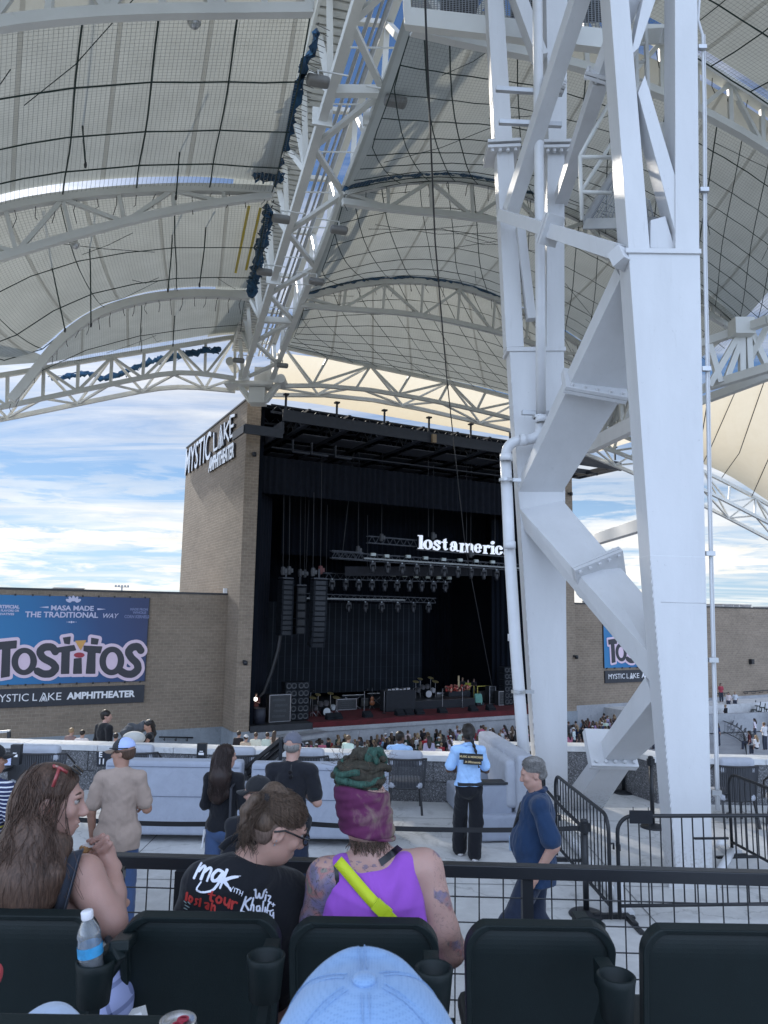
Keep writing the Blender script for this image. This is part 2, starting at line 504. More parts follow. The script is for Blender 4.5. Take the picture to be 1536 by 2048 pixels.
def np_mesh(name, V_, Q, mats, parent=None, mi=None, smooth=True, loc=None, col=None, uv=None):
 me = bpy.data.meshes.new(name)
 off = wloc(parent) if parent is not None else np.zeros(3)
 if loc is not None: off = off + np.asarray(loc)
 W = (np.asarray(V_) - off).astype(np.float32)
 k = Q.shape[1]
 me.vertices.add(len(W)); me.vertices.foreach_set('co', W.ravel())
 me.loops.add(Q.size); me.loops.foreach_set('vertex_index', Q.astype(np.int32).ravel())
 me.polygons.add(len(Q)); me.polygons.foreach_set('loop_start', (np.arange(len(Q)) * k).astype(np.int32))
 for m in (mats if isinstance(mats, (list, tuple)) else [mats]): me.materials.append(m)
 if mi is not None: me.polygons.foreach_set('material_index', np.asarray(mi, np.int32))
 me.polygons.foreach_set('use_smooth', np.full(len(Q), smooth))
 if col is not None:
  ca = me.color_attributes.new('tint', 'FLOAT_COLOR', 'POINT')
  ca.data.foreach_set('color', np.asarray(col, np.float32).ravel())
 me.update(calc_edges=True); me.validate()
 o = bpy.data.objects.new(name, me); COL.objects.link(o)
 if loc is not None: o.location = tuple(map(float, loc))
 if parent is not None: o.parent = parent
 return o
 # ================================================================== ground and bowl
UT, VT = 13.98, 45.77
UI, UO = 40.95, 42.0
VW = 48.39
ZT, ZW, ZB, ZC, ZD = 17.15, 4.32, -4.2, -6.3, -3.9
m = MB(); m.quad(*[A_(x, y, -6.9) for x, y in ((-900, -300), (900, -300), (900, 1500), (-900, 1500))])
structure(m.build('ground', concrete_mat('far_ground', (.16, .17, .15))))
m = MB(); m.prism([A_(-16, -3, 0), A_(16, -3, 0), A_(16, 13.6, 0), A_(4.9, 13.6, 0), A_(4.7, 14.7, 0), A_(1.3, 14.7, 0), A_(1.3, 13.5, 0), A_(-16, 14.9, 0)], A_(0, 0, -.7))
structure(m.build('plaza_floor', CONC))
m = MB()
for x in (-6.4, -3.2, -.1, 2.95, 6.1):
 m.quad(A_(x - .006, 3.6, .004), A_(x + .006, 3.6, .004), A_(x + .006, 13.0, .004), A_(x - .006, 13.0, .004))
for y in (6.2, 9.35, 12.2):
 m.quad(A_(-12, y - .006, .004), A_(12, y - .006, .004), A_(12, y + .006, .004), A_(-12, y + .006, .004))
structure(m.build('floor_joint', mat('joint_dark_grey', (.12, .12, .125), .9)))  # thin dark grey joint lines in the slab
m = MB()
m.box(A_(0, 2.6, .645), (7, .95, .655)); m.box(A_(0, -.9, .8), (7, 2.5, .8))
structure(m.build('seating_tier', CONC2))
m = MB()
nst = 15
for i in range(nst):
 y0, y1 = 14.9 + i * 1.25, 14.9 + (i + 1) * 1.25 + .02
 z = -.78 - i * (5.5 / nst)
 m.box(A_(0, (y0 + y1) / 2, z - 1), (24, (y1 - y0) / 2, 1))
structure(m.build('bowl_steps', CONCD))
m = MB(); m.prism([A_(-40, 30, ZC), A_(70, 30, ZC), A_(70, 120, ZC), A_(-40, 120, ZC)], A_(0, 0, -.3))
structure(m.build('crowd_floor', CONCD))
 # ================================================================== walls of the wings, brick towers
def wall_uv(m, p, q, z0, z1):
 L = np.linalg.norm((q - p)[:2])
 m.quad(A_(p[0], p[1], z0), A_(q[0], q[1], z0), A_(q[0], q[1], z1), A_(p[0], p[1], z1), [(0, z0), (L, z0), (L, z1), (0, z1)])
def block(m, u0, u1, v0, v1, z0, z1):
 c = [S(u0, v0), S(u1, v0), S(u1, v1), S(u0, v1)]
 for i in range(4): wall_uv(m, c[i], c[(i + 1) % 4], z0, z1)
 a = [p + Z * z1 for p in c]; m.quad(*a, [(0, 0), (1, 0), (1, 1), (0, 1)])
 b = [p + Z * z0 for p in c]; m.quad(*b[::-1], [(0, 0), (1, 0), (1, 1), (0, 1)])
 return m
AX = (U, V, Z)
DARKM = mat('dark_coping_metal', (.035, .035, .038), .45, .3)
conc_base = concrete_mat('board_marked_concrete', (.27, .30, .33))
tw = thing('stage_tower', 'tall tan brick tower at the near side of the black stage, lettering on its side', 'tower', S(UT, VT, ZB))
block(MB(), UT, 14.93, VT, 62.8, ZB, ZT).build('brick_shaft', BRICK, tw)
m = MB(); m.box(S((UT + 14.93) / 2, 54.3, ZT + .06), (.55, 8.62, .06), AX); m.build('coping', DARKM, tw)
m = MB(); m.box(S(14.45, 54.2, ZB - 1.2), (.53, 8.5, 1.2), AX); m.build('concrete_base', conc_base, tw)
tw2 = thing('stage_tower', 'far brick tower of the stage, half hidden behind the white steel legs', 'tower', S(UI, VT, ZB))
block(MB(), UI, UO, VT, 62.8, ZB, ZT).build('brick_shaft', BRICK, tw2)
m = MB(); m.box(S((UI + UO) / 2, 54.3, ZT + .06), (.6, 8.62, .06), AX); m.build('coping', DARKM, tw2)
m = MB(); m.box(S((UI + UO) / 2, 54.2, ZB - 1.2), (.55, 8.5, 1.2), AX); m.build('concrete_base', conc_base, tw2)
BLK = mat('black_stage_cloth', (.0045, .0065, .011), .95, var=.3, vscale=.5, spec=.15)
st = thing('stage_house', 'black open stage house between the two brick towers', 'stage', S(28, 50, ZD))
m = MB()
m.box(S(28, 62.4, 6), (13, .2, 11), AX); m.box(S(28, 55.2, ZT - .15), (13, 9.0, .13), AX)
for u in (15.3, 40.6): m.box(S(u, 56, 6), (.15, 9.5, 11), AX)
m.build('house_shell', BLK, st)
DECK = mat('stage_deck', (.025, .027, .032), .7, var=.3)
m = MB(); m.box(S(28, 55.5, ZD - .22), (12.95, 9.6, .2), AX); m.build('deck', DECK, st)
m = MB(); m.box(S(29.6, 48.4, ZD - .008), (10.3, 2.5, .012), AX); m.box(S(29.6, 45.86, ZD - .17), (10.3, .02, .17), AX)
m.build('red_carpet', mat('red_stage_carpet', (.085, .008, .012), .9, var=.35, vscale=1.4), st)
m = MB(); m.box(S(28, 45.99, ZD - 1.3), (12.95, .06, 1.25), AX); m.box(S(29.6, 45.80, ZD - .47), (10.3, .03, .13), AX)
m.build('stage_lip', CONCD, st)
BST = mat('black_stage_steel', (.022, .026, .036), .5, var=.15)
tr = thing('stage_grid_roof', 'black steel grid roof overhanging the front of the stage', 'roof frame', S(28, 45, 15))
m = MB()
m.beam(S(15.6, 43.4, 15.75), S(45.2, 43.4, 15.6), .14, .75)
m.beam(S(13.1, 43.3, 14.5), S(15.6, 43.3, 14.5), .14, .6)
m.beam(S(13.1, 43.3, 14.5), S(13.1, 45.7, 14.5), .14, .5); m.beam(S(15.6, 43.3, 14.9), S(15.6, 51, 14.9), .18, .8)
m.beam(S(45.1, 43.4, 15.6), S(45.1, 48.2, 15.6), .14, .6); m.beam(S(42.2, 48.2, 15.6), S(45.1, 48.2, 15.6), .14, .6)
m.beam(S(42.2, 45.8, 15.4), S(44.9, 45.8, 15.4), .12, .4); m.beam(S(43.7, 43.5, 15.3), S(43.7, 48.1, 15.3), .1, .3)
m.build('edge_beam', BST, tr)
m = MB()
for i in range(9):
 u = 17.5 + i * 2.9
 a, b = S(u, 43.5, 15.5), S(u, 58, 15.5)
 m.beam(a, b, .3, .12); m.beam(a + Z * .9, b + Z * .9, .2, .12)
 n = 10
 for k in range(n):
  p = a + (b - a) * k / n; q = a + (b - a) * (k + .5) / n + Z * .9; r = a + (b - a) * (k + 1) / n
  m.beam(p, q, .07); m.beam(q, r, .07)
m.build('roof_joist', BST, tr)
m = MB()
for v in (45.5, 48.5, 52, 55.5):
 a, b = S(15.5, v, 16.45), S(40.6, v, 16.45)
 m.beam(a, b, .16, .16); m.beam(a + Z * .5 , b + Z * .5, .1, .1)
 for k in range(26):
  p = a + (b - a) * k / 26; m.beam(p, p + (b - a) / 52 + Z * .5, .05); m.beam(p + (b - a) / 52 + Z * .5, p + (b - a) / 26, .05)
m.build('cross_truss', BST, tr)
m = MB()
for i in range(8):
 for v, w in ((47.0, 1.1), (50.4, 1.2), (53.8, 1.2)):
  m.box(S(18.95 + i * 2.9, v, 15.35), (.95, w, .03), AX)
m.build('deck_panel', mat('dark_panel', (.05, .055, .07), .6, var=.2), tr)
m = MB()
for i in range(9):
 u = 15.8 + i * 3.6
 if u < 46: m.beam(S(u, 43.45, 16.1), S(u, 43.45, 17.1), .14); m.box(S(u, 43.45, 17.15), (.16, .16, .05), AX)
m.build('stub_post', BST, tr)
m = MB()
for v in (46.5, 50, 54):
 m.tube([S(16, v, 14.3), S(40, v, 14.3)], .05, 6)
for u in (17.4, 18.8, 20.6): m.tube([S(u, 46.2, 14.9), S(u, 46.2, 14.1), S(u + 1.2, 46.2, 14.1), S(u + 1.2, 48, 14.1)], .09, 6)
m.build('ducts_and_pipes', BST, tr)
def drape(name, label, u0, v0, u1, v1, z0, z1, amp=.12, wl=.5, mt=None, n=None):
 p, q = S(u0, v0), S(u1, v1); L = np.linalg.norm(q - p); d = (q - p) / L; nn = np.cross(d, Z)
 n = n or int(L / wl * 6)
 G = []
 for z in np.linspace(z0, z1, 5):
  G.append([p + d * L * i / n + nn * amp * (math.sin(i / n * L / wl * 2 * math.pi + 2 * math.sin(i * .13)) * (.6 + .4 * (z1 - z) / (z1 - z0))) + Z * z for i in range(n + 1)])
 o = MB().grid(G).build(name, mt or BLK, None, True)
 return tag(o, label, 'curtain')
drape('border_curtain', 'black pleated border curtain across the top of the stage', 15.6, 47, 40.7, 47, 11.2, 13.75, mt=mat('border_cloth', (.0065, .0085, .014), .9, var=.3, spec=.2))
drape('back_curtain', 'black backdrop curtain hanging at the rear of the stage', 15.6, 61.5, 40.6, 61.5, ZD, 14.5)
drape('wing_curtain', 'black side curtain behind the near tower', 15.45, 47.6, 17.6, 50.5, ZD, 11.4, mt=mat('wing_cloth', (.006, .008, .014), .9, var=.3, spec=.2))
drape('wing_curtain', 'black side curtain at the far wing of the stage beyond the steel leg', 40.3, 47.6, 37.6, 51, ZD, 11.4)
drape('inner_curtain', 'dark upper curtain hung between the lighting trusses', 20, 55, 40, 55, 7.8, 12.6)
wl = thing('wing_wall', 'tan brick wall beside the near tower, blue snack banner hung on it', 'wall', S(0, VW, ZB))
block(MB(), -14, UT - .01, VW, VW + .6, ZB, ZW).build('brick_face', BRICK, wl)
m = MB(); m.box(S(-.03, VW + .3, ZW + .06), (14, .36, .06), AX); m.build('coping', DARKM, wl)
m = MB(); m.box(S(-.03, VW + .28, ZB - 1.3), (14, .32, 1.3), AX); m.build('concrete_base', conc_base, wl)
m = MB(); m.box(S(UT - .17, VW + .1, ZW + .28), (.12, .1, .17), AX); m.build('end_cap', mat('white_cap', (.8, .8, .8), .5), wl)
wr = thing('wing_wall', 'long brick wall on the far side of the stage behind the steel legs', 'wall', S(60, VW, ZB))
block(MB(), UO + .01, 95, VW, VW + .6, ZB, ZW).build('brick_face', BRICK, wr)
m = MB(); m.box(S(68.5, VW + .3, ZW + .06), (26.45, .36, .06), AX); m.build('coping', DARKM, wr)
m = MB(); m.box(S(68.5, VW + .28, ZB - 1.3), (26.45, .33, 1.3), AX); m.build('concrete_base', CONCD, wr)
HV = mat('grey_unit_metal', (.35, .36, .37), .6, var=.2)
def rooftop(label, px0, px1, pyt, v=56):
 a = onv(px0, pyt, v); b = onv(px1, pyt, v); c = (a + b) / 2; L = np.linalg.norm(b - a)
 t = thing('rooftop_unit', label, 'roof unit', A_(c[0], c[1], ZW - .5))
 h = c[2] - ZW + .5
 m = MB(); m.box(A_(c[0], c[1], ZW - .5 + h * .48), (L / 2, 1.2, h * .48), AX); m.build('casing', HV, t, bevel=.03)
 m = MB()
 for i in range(7):
  m.box(A_(*(A_(c[0], c[1], ZW - .4 + h * .8 * (i + .5) / 7) - V * 1.215)), (L * .4, .012, h * .02), AX)
 m.build('louvre', DARKM, t)
 m = MB(); m.box(A_(c[0], c[1], ZW - .5 + h * .98), (L / 2 + .05, 1.25, h * .025), AX); m.build('lid', HV, t)
rooftop('long low grey roof unit on top of the banner wall', 107, 165, 1176.5)
rooftop('grey roof unit seen between the steel legs above the wall', 1181, 1210, 1202)
rooftop('grey roof unit just right of the near steel leg', 1427, 1449, 1208)
rooftop('grey roof unit second to the right of the near steel leg', 1459, 1484, 1209)
rooftop('grey roof unit on the wall at the right edge of the view', 1524, 1548, 1213.5)
p = onv(243, 1188, 110)
t = thing('floodlight_mast', 'thin distant floodlight mast above the banner wall', 'light mast', (p[0], p[1], -6))
m = MB(); m.tube([A_(p[0], p[1], -6), A_(p[0], p[1], onv(243, 1174, 110)[2])], .12, 6); m.build('pole', GALV, t)
m = MB(); zt = onv(243, 1174, 110)[2]; m.beam(A_(p[0], p[1], zt) - U * 1.0, A_(p[0], p[1], zt) + U * 1.0, .1)
for k in range(5): m.box(A_(p[0], p[1], zt + .15) + U * (k - 2) * .42, (.13, .1, .13), AX)
m.build('lamp_bar', GALV, t)
def wall_cam(label, p, nrm=-V):
 t = thing('security_camera', label, 'camera', p)
 m = MB(); m.tube([p, p + nrm * .22], .035, 8); m.box(p, (.09, .02, .09), AX); m.build('bracket', BLACK, t)
 m = MB(); m.lathe([(.0, -.16), (.13, -.15), (.15, 0), (.13, .12), (0, .15)], p + nrm * .3 - Z * .06, Z, 12); m.build('housing', BLACK, t, True)
wall_cam('black camera high on the front of the near tower', onv(506, 908, VT))
wall_cam('black camera low on the front of the near tower', onv(488, 1323, VT))
wall_cam('black camera high on the far tower under the overhang', onv(1137, 987, VT))
wall_cam('black camera low on the far tower beside the steel leg', onv(1148, 1312, VT))
def wall_box(label, p):
 t = thing('wall_speaker', label, 'speaker', p)
 m = MB(); m.box(p - V * .18, (.22, .17, .24), AX); m.build('cabinet', BLACK, t, bevel=.02)
 m = MB(); m.box(p - V * .36, (.18, .008, .2), AX); m.build('grille', DARKM, t)
wall_box('small black speaker box on the right-hand brick wall', onv(1500, 1323, VW))
def handrail(label, p, q, n=4, h=0):
 t = thing('handrail', label, 'handrail', (p + q) / 2)
 m = MB(); m.tube([p, q], .05, 8); m.build('rail', BLACK, t, True)
 for i in range(n):
  c = p + (q - p) * (i + .5) / n
  m = MB(); m.tube([c, c - Z * .2, c - Z * .2 + V * .4], .03, 6); m.build('bracket', BLACK, t)
handrail('black handrail on the concrete foot of the banner wall', onv(318, 1474, VW - .5), onv(386, 1475.5, VW - .5), 3)
handrail('black handrail on the brick wall at the right edge', onv(1487, 1384, VW - .5), onv(1548, 1380, VW - .5), 4)
handrail('short black handrail on the wall behind the person in a red jacket', onv(1431, 1387, VW - .5), onv(1455, 1386, VW - .5), 2)
 # ================================================================== parapet round the upper concourse
STONE = concrete_mat('cap_stone', (.60, .61, .62))
def par(label, pts, h=.78, w=.36):
 c = np.mean(np.array(pts), 0)
 t = thing('parapet_wall', label, 'parapet', A_(c[0], c[1], 0))
 m = MB(); cpm = MB();
 for a, b in zip(pts, pts[1:]):
  a = A_(*a, 0); b = A_(*b, 0); d = norm(b - a); n = np.cross(Z, d)
  m.prism([a, b, b + n * w, a + n * w], Z * (h - .1))
  L = np.linalg.norm(b - a); k = max(1, round(L / 1.45))
  for i in range(k):
   p = a + d * (L * i / k + .004); q = a + d * (L * (i + 1) / k - .004)
   cpm.prism([p - n * .035 + Z * (h - .097), q - n * .035 + Z * (h - .097), q + n * (w + .035) + Z * (h - .097), p + n * (w + .035) + Z * (h - .097)], Z * .1)
 m.build('aggregate_body', AGG, t); cpm.build('stone_cap', STONE, t, bevel=.006)
 return t
AGGJ = mat('joint_dark', (.03, .03, .033), .9)
pL = [(-15, 14.5), (-5.1, 13.72), (-2.3, 13.48), (.2, 13.27), (1.37, 13.2)]
pp = par('long dark parapet with a pale stone cap across the plaza', pL)
m = MB()
for x in np.arange(-9, 1.3, .62):
 y = np.interp(x, [q[0] for q in pL], [q[1] for q in pL]) - .003
 m.box(A_(x, y, .5), (.005, .003, .17), (X, Y, Z)); m.box(A_(x + .31, y, .17), (.005, .003, .17), (X, Y, Z))
for a, b in zip(pL, pL[1:]): m.beam(A_(*a, .335) - Y * .003, A_(*b, .335) - Y * .003, .006, .008)
m.build('block_joint', AGGJ, pp)
par('parapet set back behind the white steel legs', [(1.4, 14.35), (4.45, 14.35), (4.85, 13.35)])
par('parapet to the right of the near steel leg', [(5.3, 13.35), (14, 13.2)])
 # ================================================================== the canopy over the seats
def atw(px, py, w): return CAMP + ray(px, py) * w
JB, JC, JD = atw(560, 385, 26.4), atw(505, 612, 35.8), atw(500, 760, 46)
tdir = norm((JB - JD) * A_(1, 1, 0))
JA = JB + tdir * 9.6 + Z * .9
RA = R(23)
RU = A_(math.cos(RA), math.sin(RA), 0); RN = A_(-math.sin(RA), math.cos(RA), 0)
def rp(J, pts, off=0.0):
 return [onp(x, y, RN, RN @ J + off) for x, y in pts]
def resample(P, n):
 P = np.array(P); s = np.r_[0, np.cumsum(np.linalg.norm(np.diff(P, axis=0), axis=1))]
 t = np.linspace(0, s[-1], n)
 out = np.stack([np.interp(t, s, P[:, i]) for i in range(3)], 1)
 for _ in range(2):
  o2 = out.copy(); o2[1:-1] = (out[:-2] + 2 * out[1:-1] + out[2:]) / 4; out = o2
 return out
def web(m, T, B, n, w, verticals=True):
 T = resample(T, n + 1); B = resample(B, n + 1)
 for i in range(n):
  if i % 2 == 0: m.beam(T[i], B[i + 1], w)
  else: m.beam(B[i], T[i + 1], w)
  if verticals: m.beam(T[i + 1], B[i + 1], w)
LB0, LB1 = atw(486, 758, 45.6), atw(716, 0, 20.6)
RB0, RB1 = atw(541, 762, 46.2), atw(838, 0, 20.9)
def ext(a, b, t): return a + (b - a) * t
LB1 = ext(LB0, LB1, 1.75); RB1 = ext(RB0, RB1, 1.75)
UPV = Z * 2.5
sidew = norm(np.cross(tdir, Z)); sidew = sidew if sidew[0] > 0 else -sidew
LT0, LT1, RT0, RT1 = LB0 + UPV - sidew * .55, LB1 + UPV - sidew * .55, RB0 + UPV + sidew * .1, RB1 + UPV + sidew * .1
mt = thing('main_roof_truss', 'big white steel truss running from overhead down to the near brick tower', 'truss', (LB0 + RB0) / 2)
for a, b, nm in ((LB0, LB1, 'bottom_chord'), (RB0, RB1, 'bottom_chord'), (LT0, LT1, 'top_chord'), (RT0, RT1, 'top_chord')):
 m = MB(); m.beam(a, b, .29, .33)
 m.build(nm, ROOFW, mt)
m = MB(); N = 9
for i in range(N):
 f0, f1, fm = i / N, (i + 1) / N, (i + .5) / N
 m.beam(ext(LB0, LB1, f0), ext(RB0, RB1, fm), .2, .16); m.beam(ext(RB0, RB1, fm), ext(LB0, LB1, f1), .2, .16)
 if i % 3 == 1: m.beam(ext(LB0, LB1, fm), ext(RB0, RB1, fm), .26, .3)
m.build('bottom_bracing', ROOFW, mt)
m = MB(); N = 12
for i in range(N):
 f0, f1, fm = i / N, (i + 1) / N, (i + .5) / N
 m.beam(ext(LB0, LB1, f0), ext(LT0, LT1, fm), .2, .2); m.beam(ext(LT0, LT1, fm), ext(LB0, LB1, f1), .2, .2)
 m.beam(ext(RB0, RB1, fm), ext(RT0, RT1, f0), .2, .2); m.beam(ext(RT0, RT1, f0), ext(RB0, RB1, f0), .18, .18)
 m.beam(ext(LT0, LT1, f0), ext(RT0, RT1, f0), .18, .18)
 m.beam(ext(LT0, LT1, f1), ext(LB0, LB1, f1), .22, .22)
m.build('side_bracing', ROOFW, mt)
m = MB()
for s_ in range(150):
 f = s_ / 150
 c = ext(LT0, LT1, f) * .78 + ext(RT0, RT1, f) * .22 - Z * .7
 m.box(c, (.62, .12, .03), (sidew, tdir, Z))
a, b = ext(LT0, LT1, 0) * .78 + ext(RT0, RT1, 0) * .22 - Z * .62, ext(LT0, LT1, 1) * .78 + ext(RT0, RT1, 1) * .22 - Z * .62
m.beam(a, b, 1.3, .05)
for e in (-.66, .66): m.beam(a + sidew * e, b + sidew * e, .1, .3)
m.build('walkway_deck', ROOFW, mt)
m = MB()
for e, r in ((.15, .07), (.4, .05), (.62, .09)):
 m.tube([ext(LT0, RT0, .55) + sidew * e - Z * .9, ext(LT1, RT1, .55) + sidew * e - Z * .9], r, 6)
m.build('conduit', GALV, mt)
m = MB()
for f in (.0, .327, .66):
 for a, b in ((LB0, LB1), (RB0, RB1)):
  fx = {0.0: .012, .327: .255, .66: .475}[f]
  MB().box(ext(a, b, fx), (.34, .05, .32), (sidew, tdir, Z)).build('splice_plate', ROOFW, mt)
m = MB()
for i in range(4, 40):
 f = i / 40
 a, b = ext(LB0, LB1, f) + Z * .5, ext(RB0, RB1, f) + Z * .5
 if i % 2: m.tube([a, b], .03, 5)
m.build('cross_rod', ROOFW, mt)
m = MB()
c = (LB0 + RB0) / 2
m.box(c + A_(0, .6, -.9), (.5, .5, .5)); m.box(c + A_(-.5, .4, -.25), (1.5, .7, .12)); m.box(c + A_(.3, .5, .3), (.5, .4, .6))
for dx in (-1.25, 1.35): m.beam(c + A_(dx, .3, -.1), c + A_(dx * .35, .6, -1.2), .35, .3)
m.lathe([(.0, -.8), (.28, -.8), (.28, .8), (0, .8)], c + A_(-1.6, .2, 1.0), Y, 14); m.lathe([(.0, -.7), (.3, -.7), (.3, .7), (0, .7)], c + A_(1.5, .6, .1), Y, 14)
m.build('bearing_node', ROOFW, mt, bevel=.02)
m = MB(); m.box(A_(c[0], c[1] + .7, (ZT + c[2] - 1.2) / 2), (.25, .25, (c[2] - 1.2 - ZT) / 2 + .05)); m.build('bearing_column', DARKM, mt)
hd = []
for f in np.linspace(0, 1, 14):
 a = ext(LT0, LT1, f); b = ext(RT0, RT1, f); c = (a + b) / 2
 hd.append([c + sidew * e + Z * z_ for e, z_ in ((-2.9, .0), (-2.0, .22), (-1.1, .36), (-.4, .4), (.25, .38))])
TH = np.array(hd)
LAMP = mat('lamp_housing_grey', (.18, .18, .175), .5)
def lamp(px, py, w, label, side):
 p = atw(px, py, w)
 t = thing('truss_floodlight', label, 'floodlight', p, 'floodlights hung along the main roof truss')
 sdf = SDF(.03, .05); sdf.box((0, 0, 0), (.34, .19, .12), .09)
 v, q = sdf.mesh(); v = v @ np.array([sidew, tdir, Z]) + p
 np_mesh('lamp_housing', v, q, LAMP, t)
 m = MB(); m.box(p - Z * .105, (.23, .12, .01), (sidew, tdir, Z)); m.build('lens', mat('lamp_lens', (.12, .12, .12), .25), t)
 m = MB(); m.tube([p + Z * .08, p + Z * .34], .03, 6); m.tube([p + Z * .34, p + Z * .34 + sidew * side * .9], .025, 6); m.build('hanger', ROOFW, t)
for px, py, w, l, s_ in ((636, 162, 21.5, 'nearest grey floodlight on the left of the big truss', 1), (791, 203, 21.8, 'nearest grey floodlight on the right of the big truss', -1),
 (562, 438, 27.5, 'grey floodlight left of the big truss beside the yellow straps', 1), (678, 460, 28.2, 'second grey floodlight on the right of the big truss', -1),
 (529, 544, 31.5, 'third grey floodlight down the left of the big truss', 1), (633, 563, 32.2, 'third grey floodlight down the right of the big truss', -1),
 (477, 721, 42, 'smallest grey floodlight left of the truss end at the brick tower', 1), (565, 731, 43, 'smallest grey floodlight right of the truss end at the brick tower', -1)):
 lamp(px, py, w, l, s_)
def fabric_mat():
 m = bpy.data.materials.new('roof_fabric'); m.use_nodes = True
 t = NT(m.node_tree); t.n.clear()
 out = t.new('ShaderNodeOutputMaterial')
 uv = t.new('ShaderNodeUVMap').outputs[0]
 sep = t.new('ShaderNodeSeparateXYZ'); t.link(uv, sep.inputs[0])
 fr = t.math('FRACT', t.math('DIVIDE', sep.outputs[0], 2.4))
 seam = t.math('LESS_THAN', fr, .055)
 n = t.noise(uv, .5, 7, .65, .3)
 c = t.mix(1.0, (.47, .492, .475), t.ramp(n, [(.25, .88), (.75, 1.08)]), 'MULTIPLY')
 d = t.new('ShaderNodeBsdfDiffuse'); t.link(c, d.inputs[0])
 tr = t.new('ShaderNodeBsdfTranslucent')
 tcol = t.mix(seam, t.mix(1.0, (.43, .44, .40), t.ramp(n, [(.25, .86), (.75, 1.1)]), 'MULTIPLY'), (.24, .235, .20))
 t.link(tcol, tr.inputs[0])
 mx = t.new('ShaderNodeMixShader'); mx.inputs[0].default_value = .27
 t.link(d.outputs[0], mx.inputs[1]); t.link(tr.outputs[0], mx.inputs[2])
 b = t.new('ShaderNodeBump'); b.inputs['Strength'].default_value = .4; b.inputs['Distance'].default_value = .15
 t.link(t.noise(t.mapping(uv, (1.2, .25, 1)), 1.0, 4, .5), b.inputs['Height']); t.link(b.outputs[0], d.inputs['Normal'])
 t.link(mx.outputs[0], out.inputs[0])
 return m
def net_mat():
 m = bpy.data.materials.new('fine_netting'); m.use_nodes = True
 t = NT(m.node_tree); t.n.clear()
 out = t.new('ShaderNodeOutputMaterial')
 uv = t.new('ShaderNodeUVMap').outputs[0]
 sep = t.new('ShaderNodeSeparateXYZ'); t.link(uv, sep.inputs[0])
 a = t.math('LESS_THAN', t.math('FRACT', t.math('MULTIPLY', sep.outputs[0], 8.5)), .085)
 b = t.math('LESS_THAN', t.math('FRACT', t.math('MULTIPLY', sep.outputs[1], 8.5)), .085)
 k = t.math('MAXIMUM', a, b)
 d = t.new('ShaderNodeBsdfDiffuse'); d.inputs[0].default_value = (.26, .28, .275, 1)
 tp = t.new('ShaderNodeBsdfTransparent')
 mx = t.new('ShaderNodeMixShader'); t.link(k, mx.inputs[0]); t.link(tp.outputs[0], mx.inputs[1]); t.link(d.outputs[0], mx.inputs[2])
 t.link(mx.outputs[0], out.inputs[0])
 return m
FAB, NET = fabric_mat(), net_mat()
BLUENET = mat('blue_bunched_net', (.018, .065, .13), .9, var=.4, vscale=4)
SAGN = 24
def shell(A, B, nA=26, nB=20, sag=0.0, drop=0.0):
 A = resample(A, nA); B = resample(B, nA)
 G = []
 for j in range(nB + 1):
  t = j / nB
  row = A * (1 - t) + B * t
  row = row - Z * (sag * 4 * t * (1 - t) + drop)
  G.append(row)
 return np.array(G)
def panel(label, A, B, sag=.35, nA=26):
 G = shell(A, B, nA, 20, sag)
 us = np.r_[0, np.cumsum(np.linalg.norm(np.diff(G[10], axis=0), axis=1))]
 vs = np.r_[0, np.cumsum(np.linalg.norm(np.diff(G[:, nA // 2], axis=0), axis=1))]
 uv = [[(us[j], vs[i]) for j in range(nA)] for i in range(len(G))]
 m = MB().grid(G, uvs=uv)
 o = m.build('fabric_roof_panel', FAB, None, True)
 tag(o, label, 'roof fabric')
 return G
def net(label, A, B, drop=.55, sag=.9, step=1.55, nA=26, rope=.022, trim=.0, skew=.0, mesh=True, extra=0):
 G = shell(A, B, nA, 20, sag, drop)
 us = np.r_[0, np.cumsum(np.linalg.norm(np.diff(G[10], axis=0), axis=1))]
 vs = np.r_[0, np.cumsum(np.linalg.norm(np.diff(G[:, nA // 2], axis=0), axis=1))]
 t = thing('overhead_net', label, 'netting', G[10, nA // 2])
 if mesh:
  uv = [[(us[j], vs[i]) for j in range(nA)] for i in range(len(G))]
  MB().grid(G, uvs=uv).build('net_mesh', NET, t, True)
 def at(a, b):
  x = np.clip(a, 0, 1) * (nA - 1); y = np.clip(b, 0, 1) * 20
  i, j = min(int(y), 19), min(int(x), nA - 2); fy, fx = y - i, x - j
  return (G[i, j] * (1 - fx) + G[i, j + 1] * fx) * (1 - fy) + (G[i + 1, j] * (1 - fx) + G[i + 1, j + 1] * fx) * fy
 na, nb = max(2, int(us[-1] / step)), max(2, int(vs[-1] / step))
 r2 = random.Random(len(label))
 m = MB()
 for k in range(na + 1):
  w1, w2 = r2.uniform(-.012, .012), r2.uniform(-.012, .012)
  P = [at(k / na + w1 * (1 - b) + w2 * b + skew * (b - .5) + .002 * math.sin(b * 9 + k), b) - Z * .03 for b in np.linspace(trim, 1, 11)]
  m.tube(P, rope * r2.uniform(.8, 1.15), 4)
 for k in range(1, nb + 1):
  P = [at(a, trim + (1 - trim) * k / nb + .002 * math.sin(a * 14 + k * 2)) - Z * (.03 + .02 * abs(math.sin(a * na * math.pi))) for a in np.linspace(0, 1, 2 * na + 1)]
  m.tube(P, rope * r2.uniform(.8, 1.15), 4)
 for k in range(extra):
  a, b = r2.random(), r2.random()
  p = at(a, b); q = at(a + r2.uniform(-.3, .3), b + r2.uniform(-.5, .5)) + Z * .3
  m.tube([p, (p + q) / 2 - Z * r2.uniform(0, .25), q], .012, 4)
 m.build('rope_grid', ROPE, t)
 return G
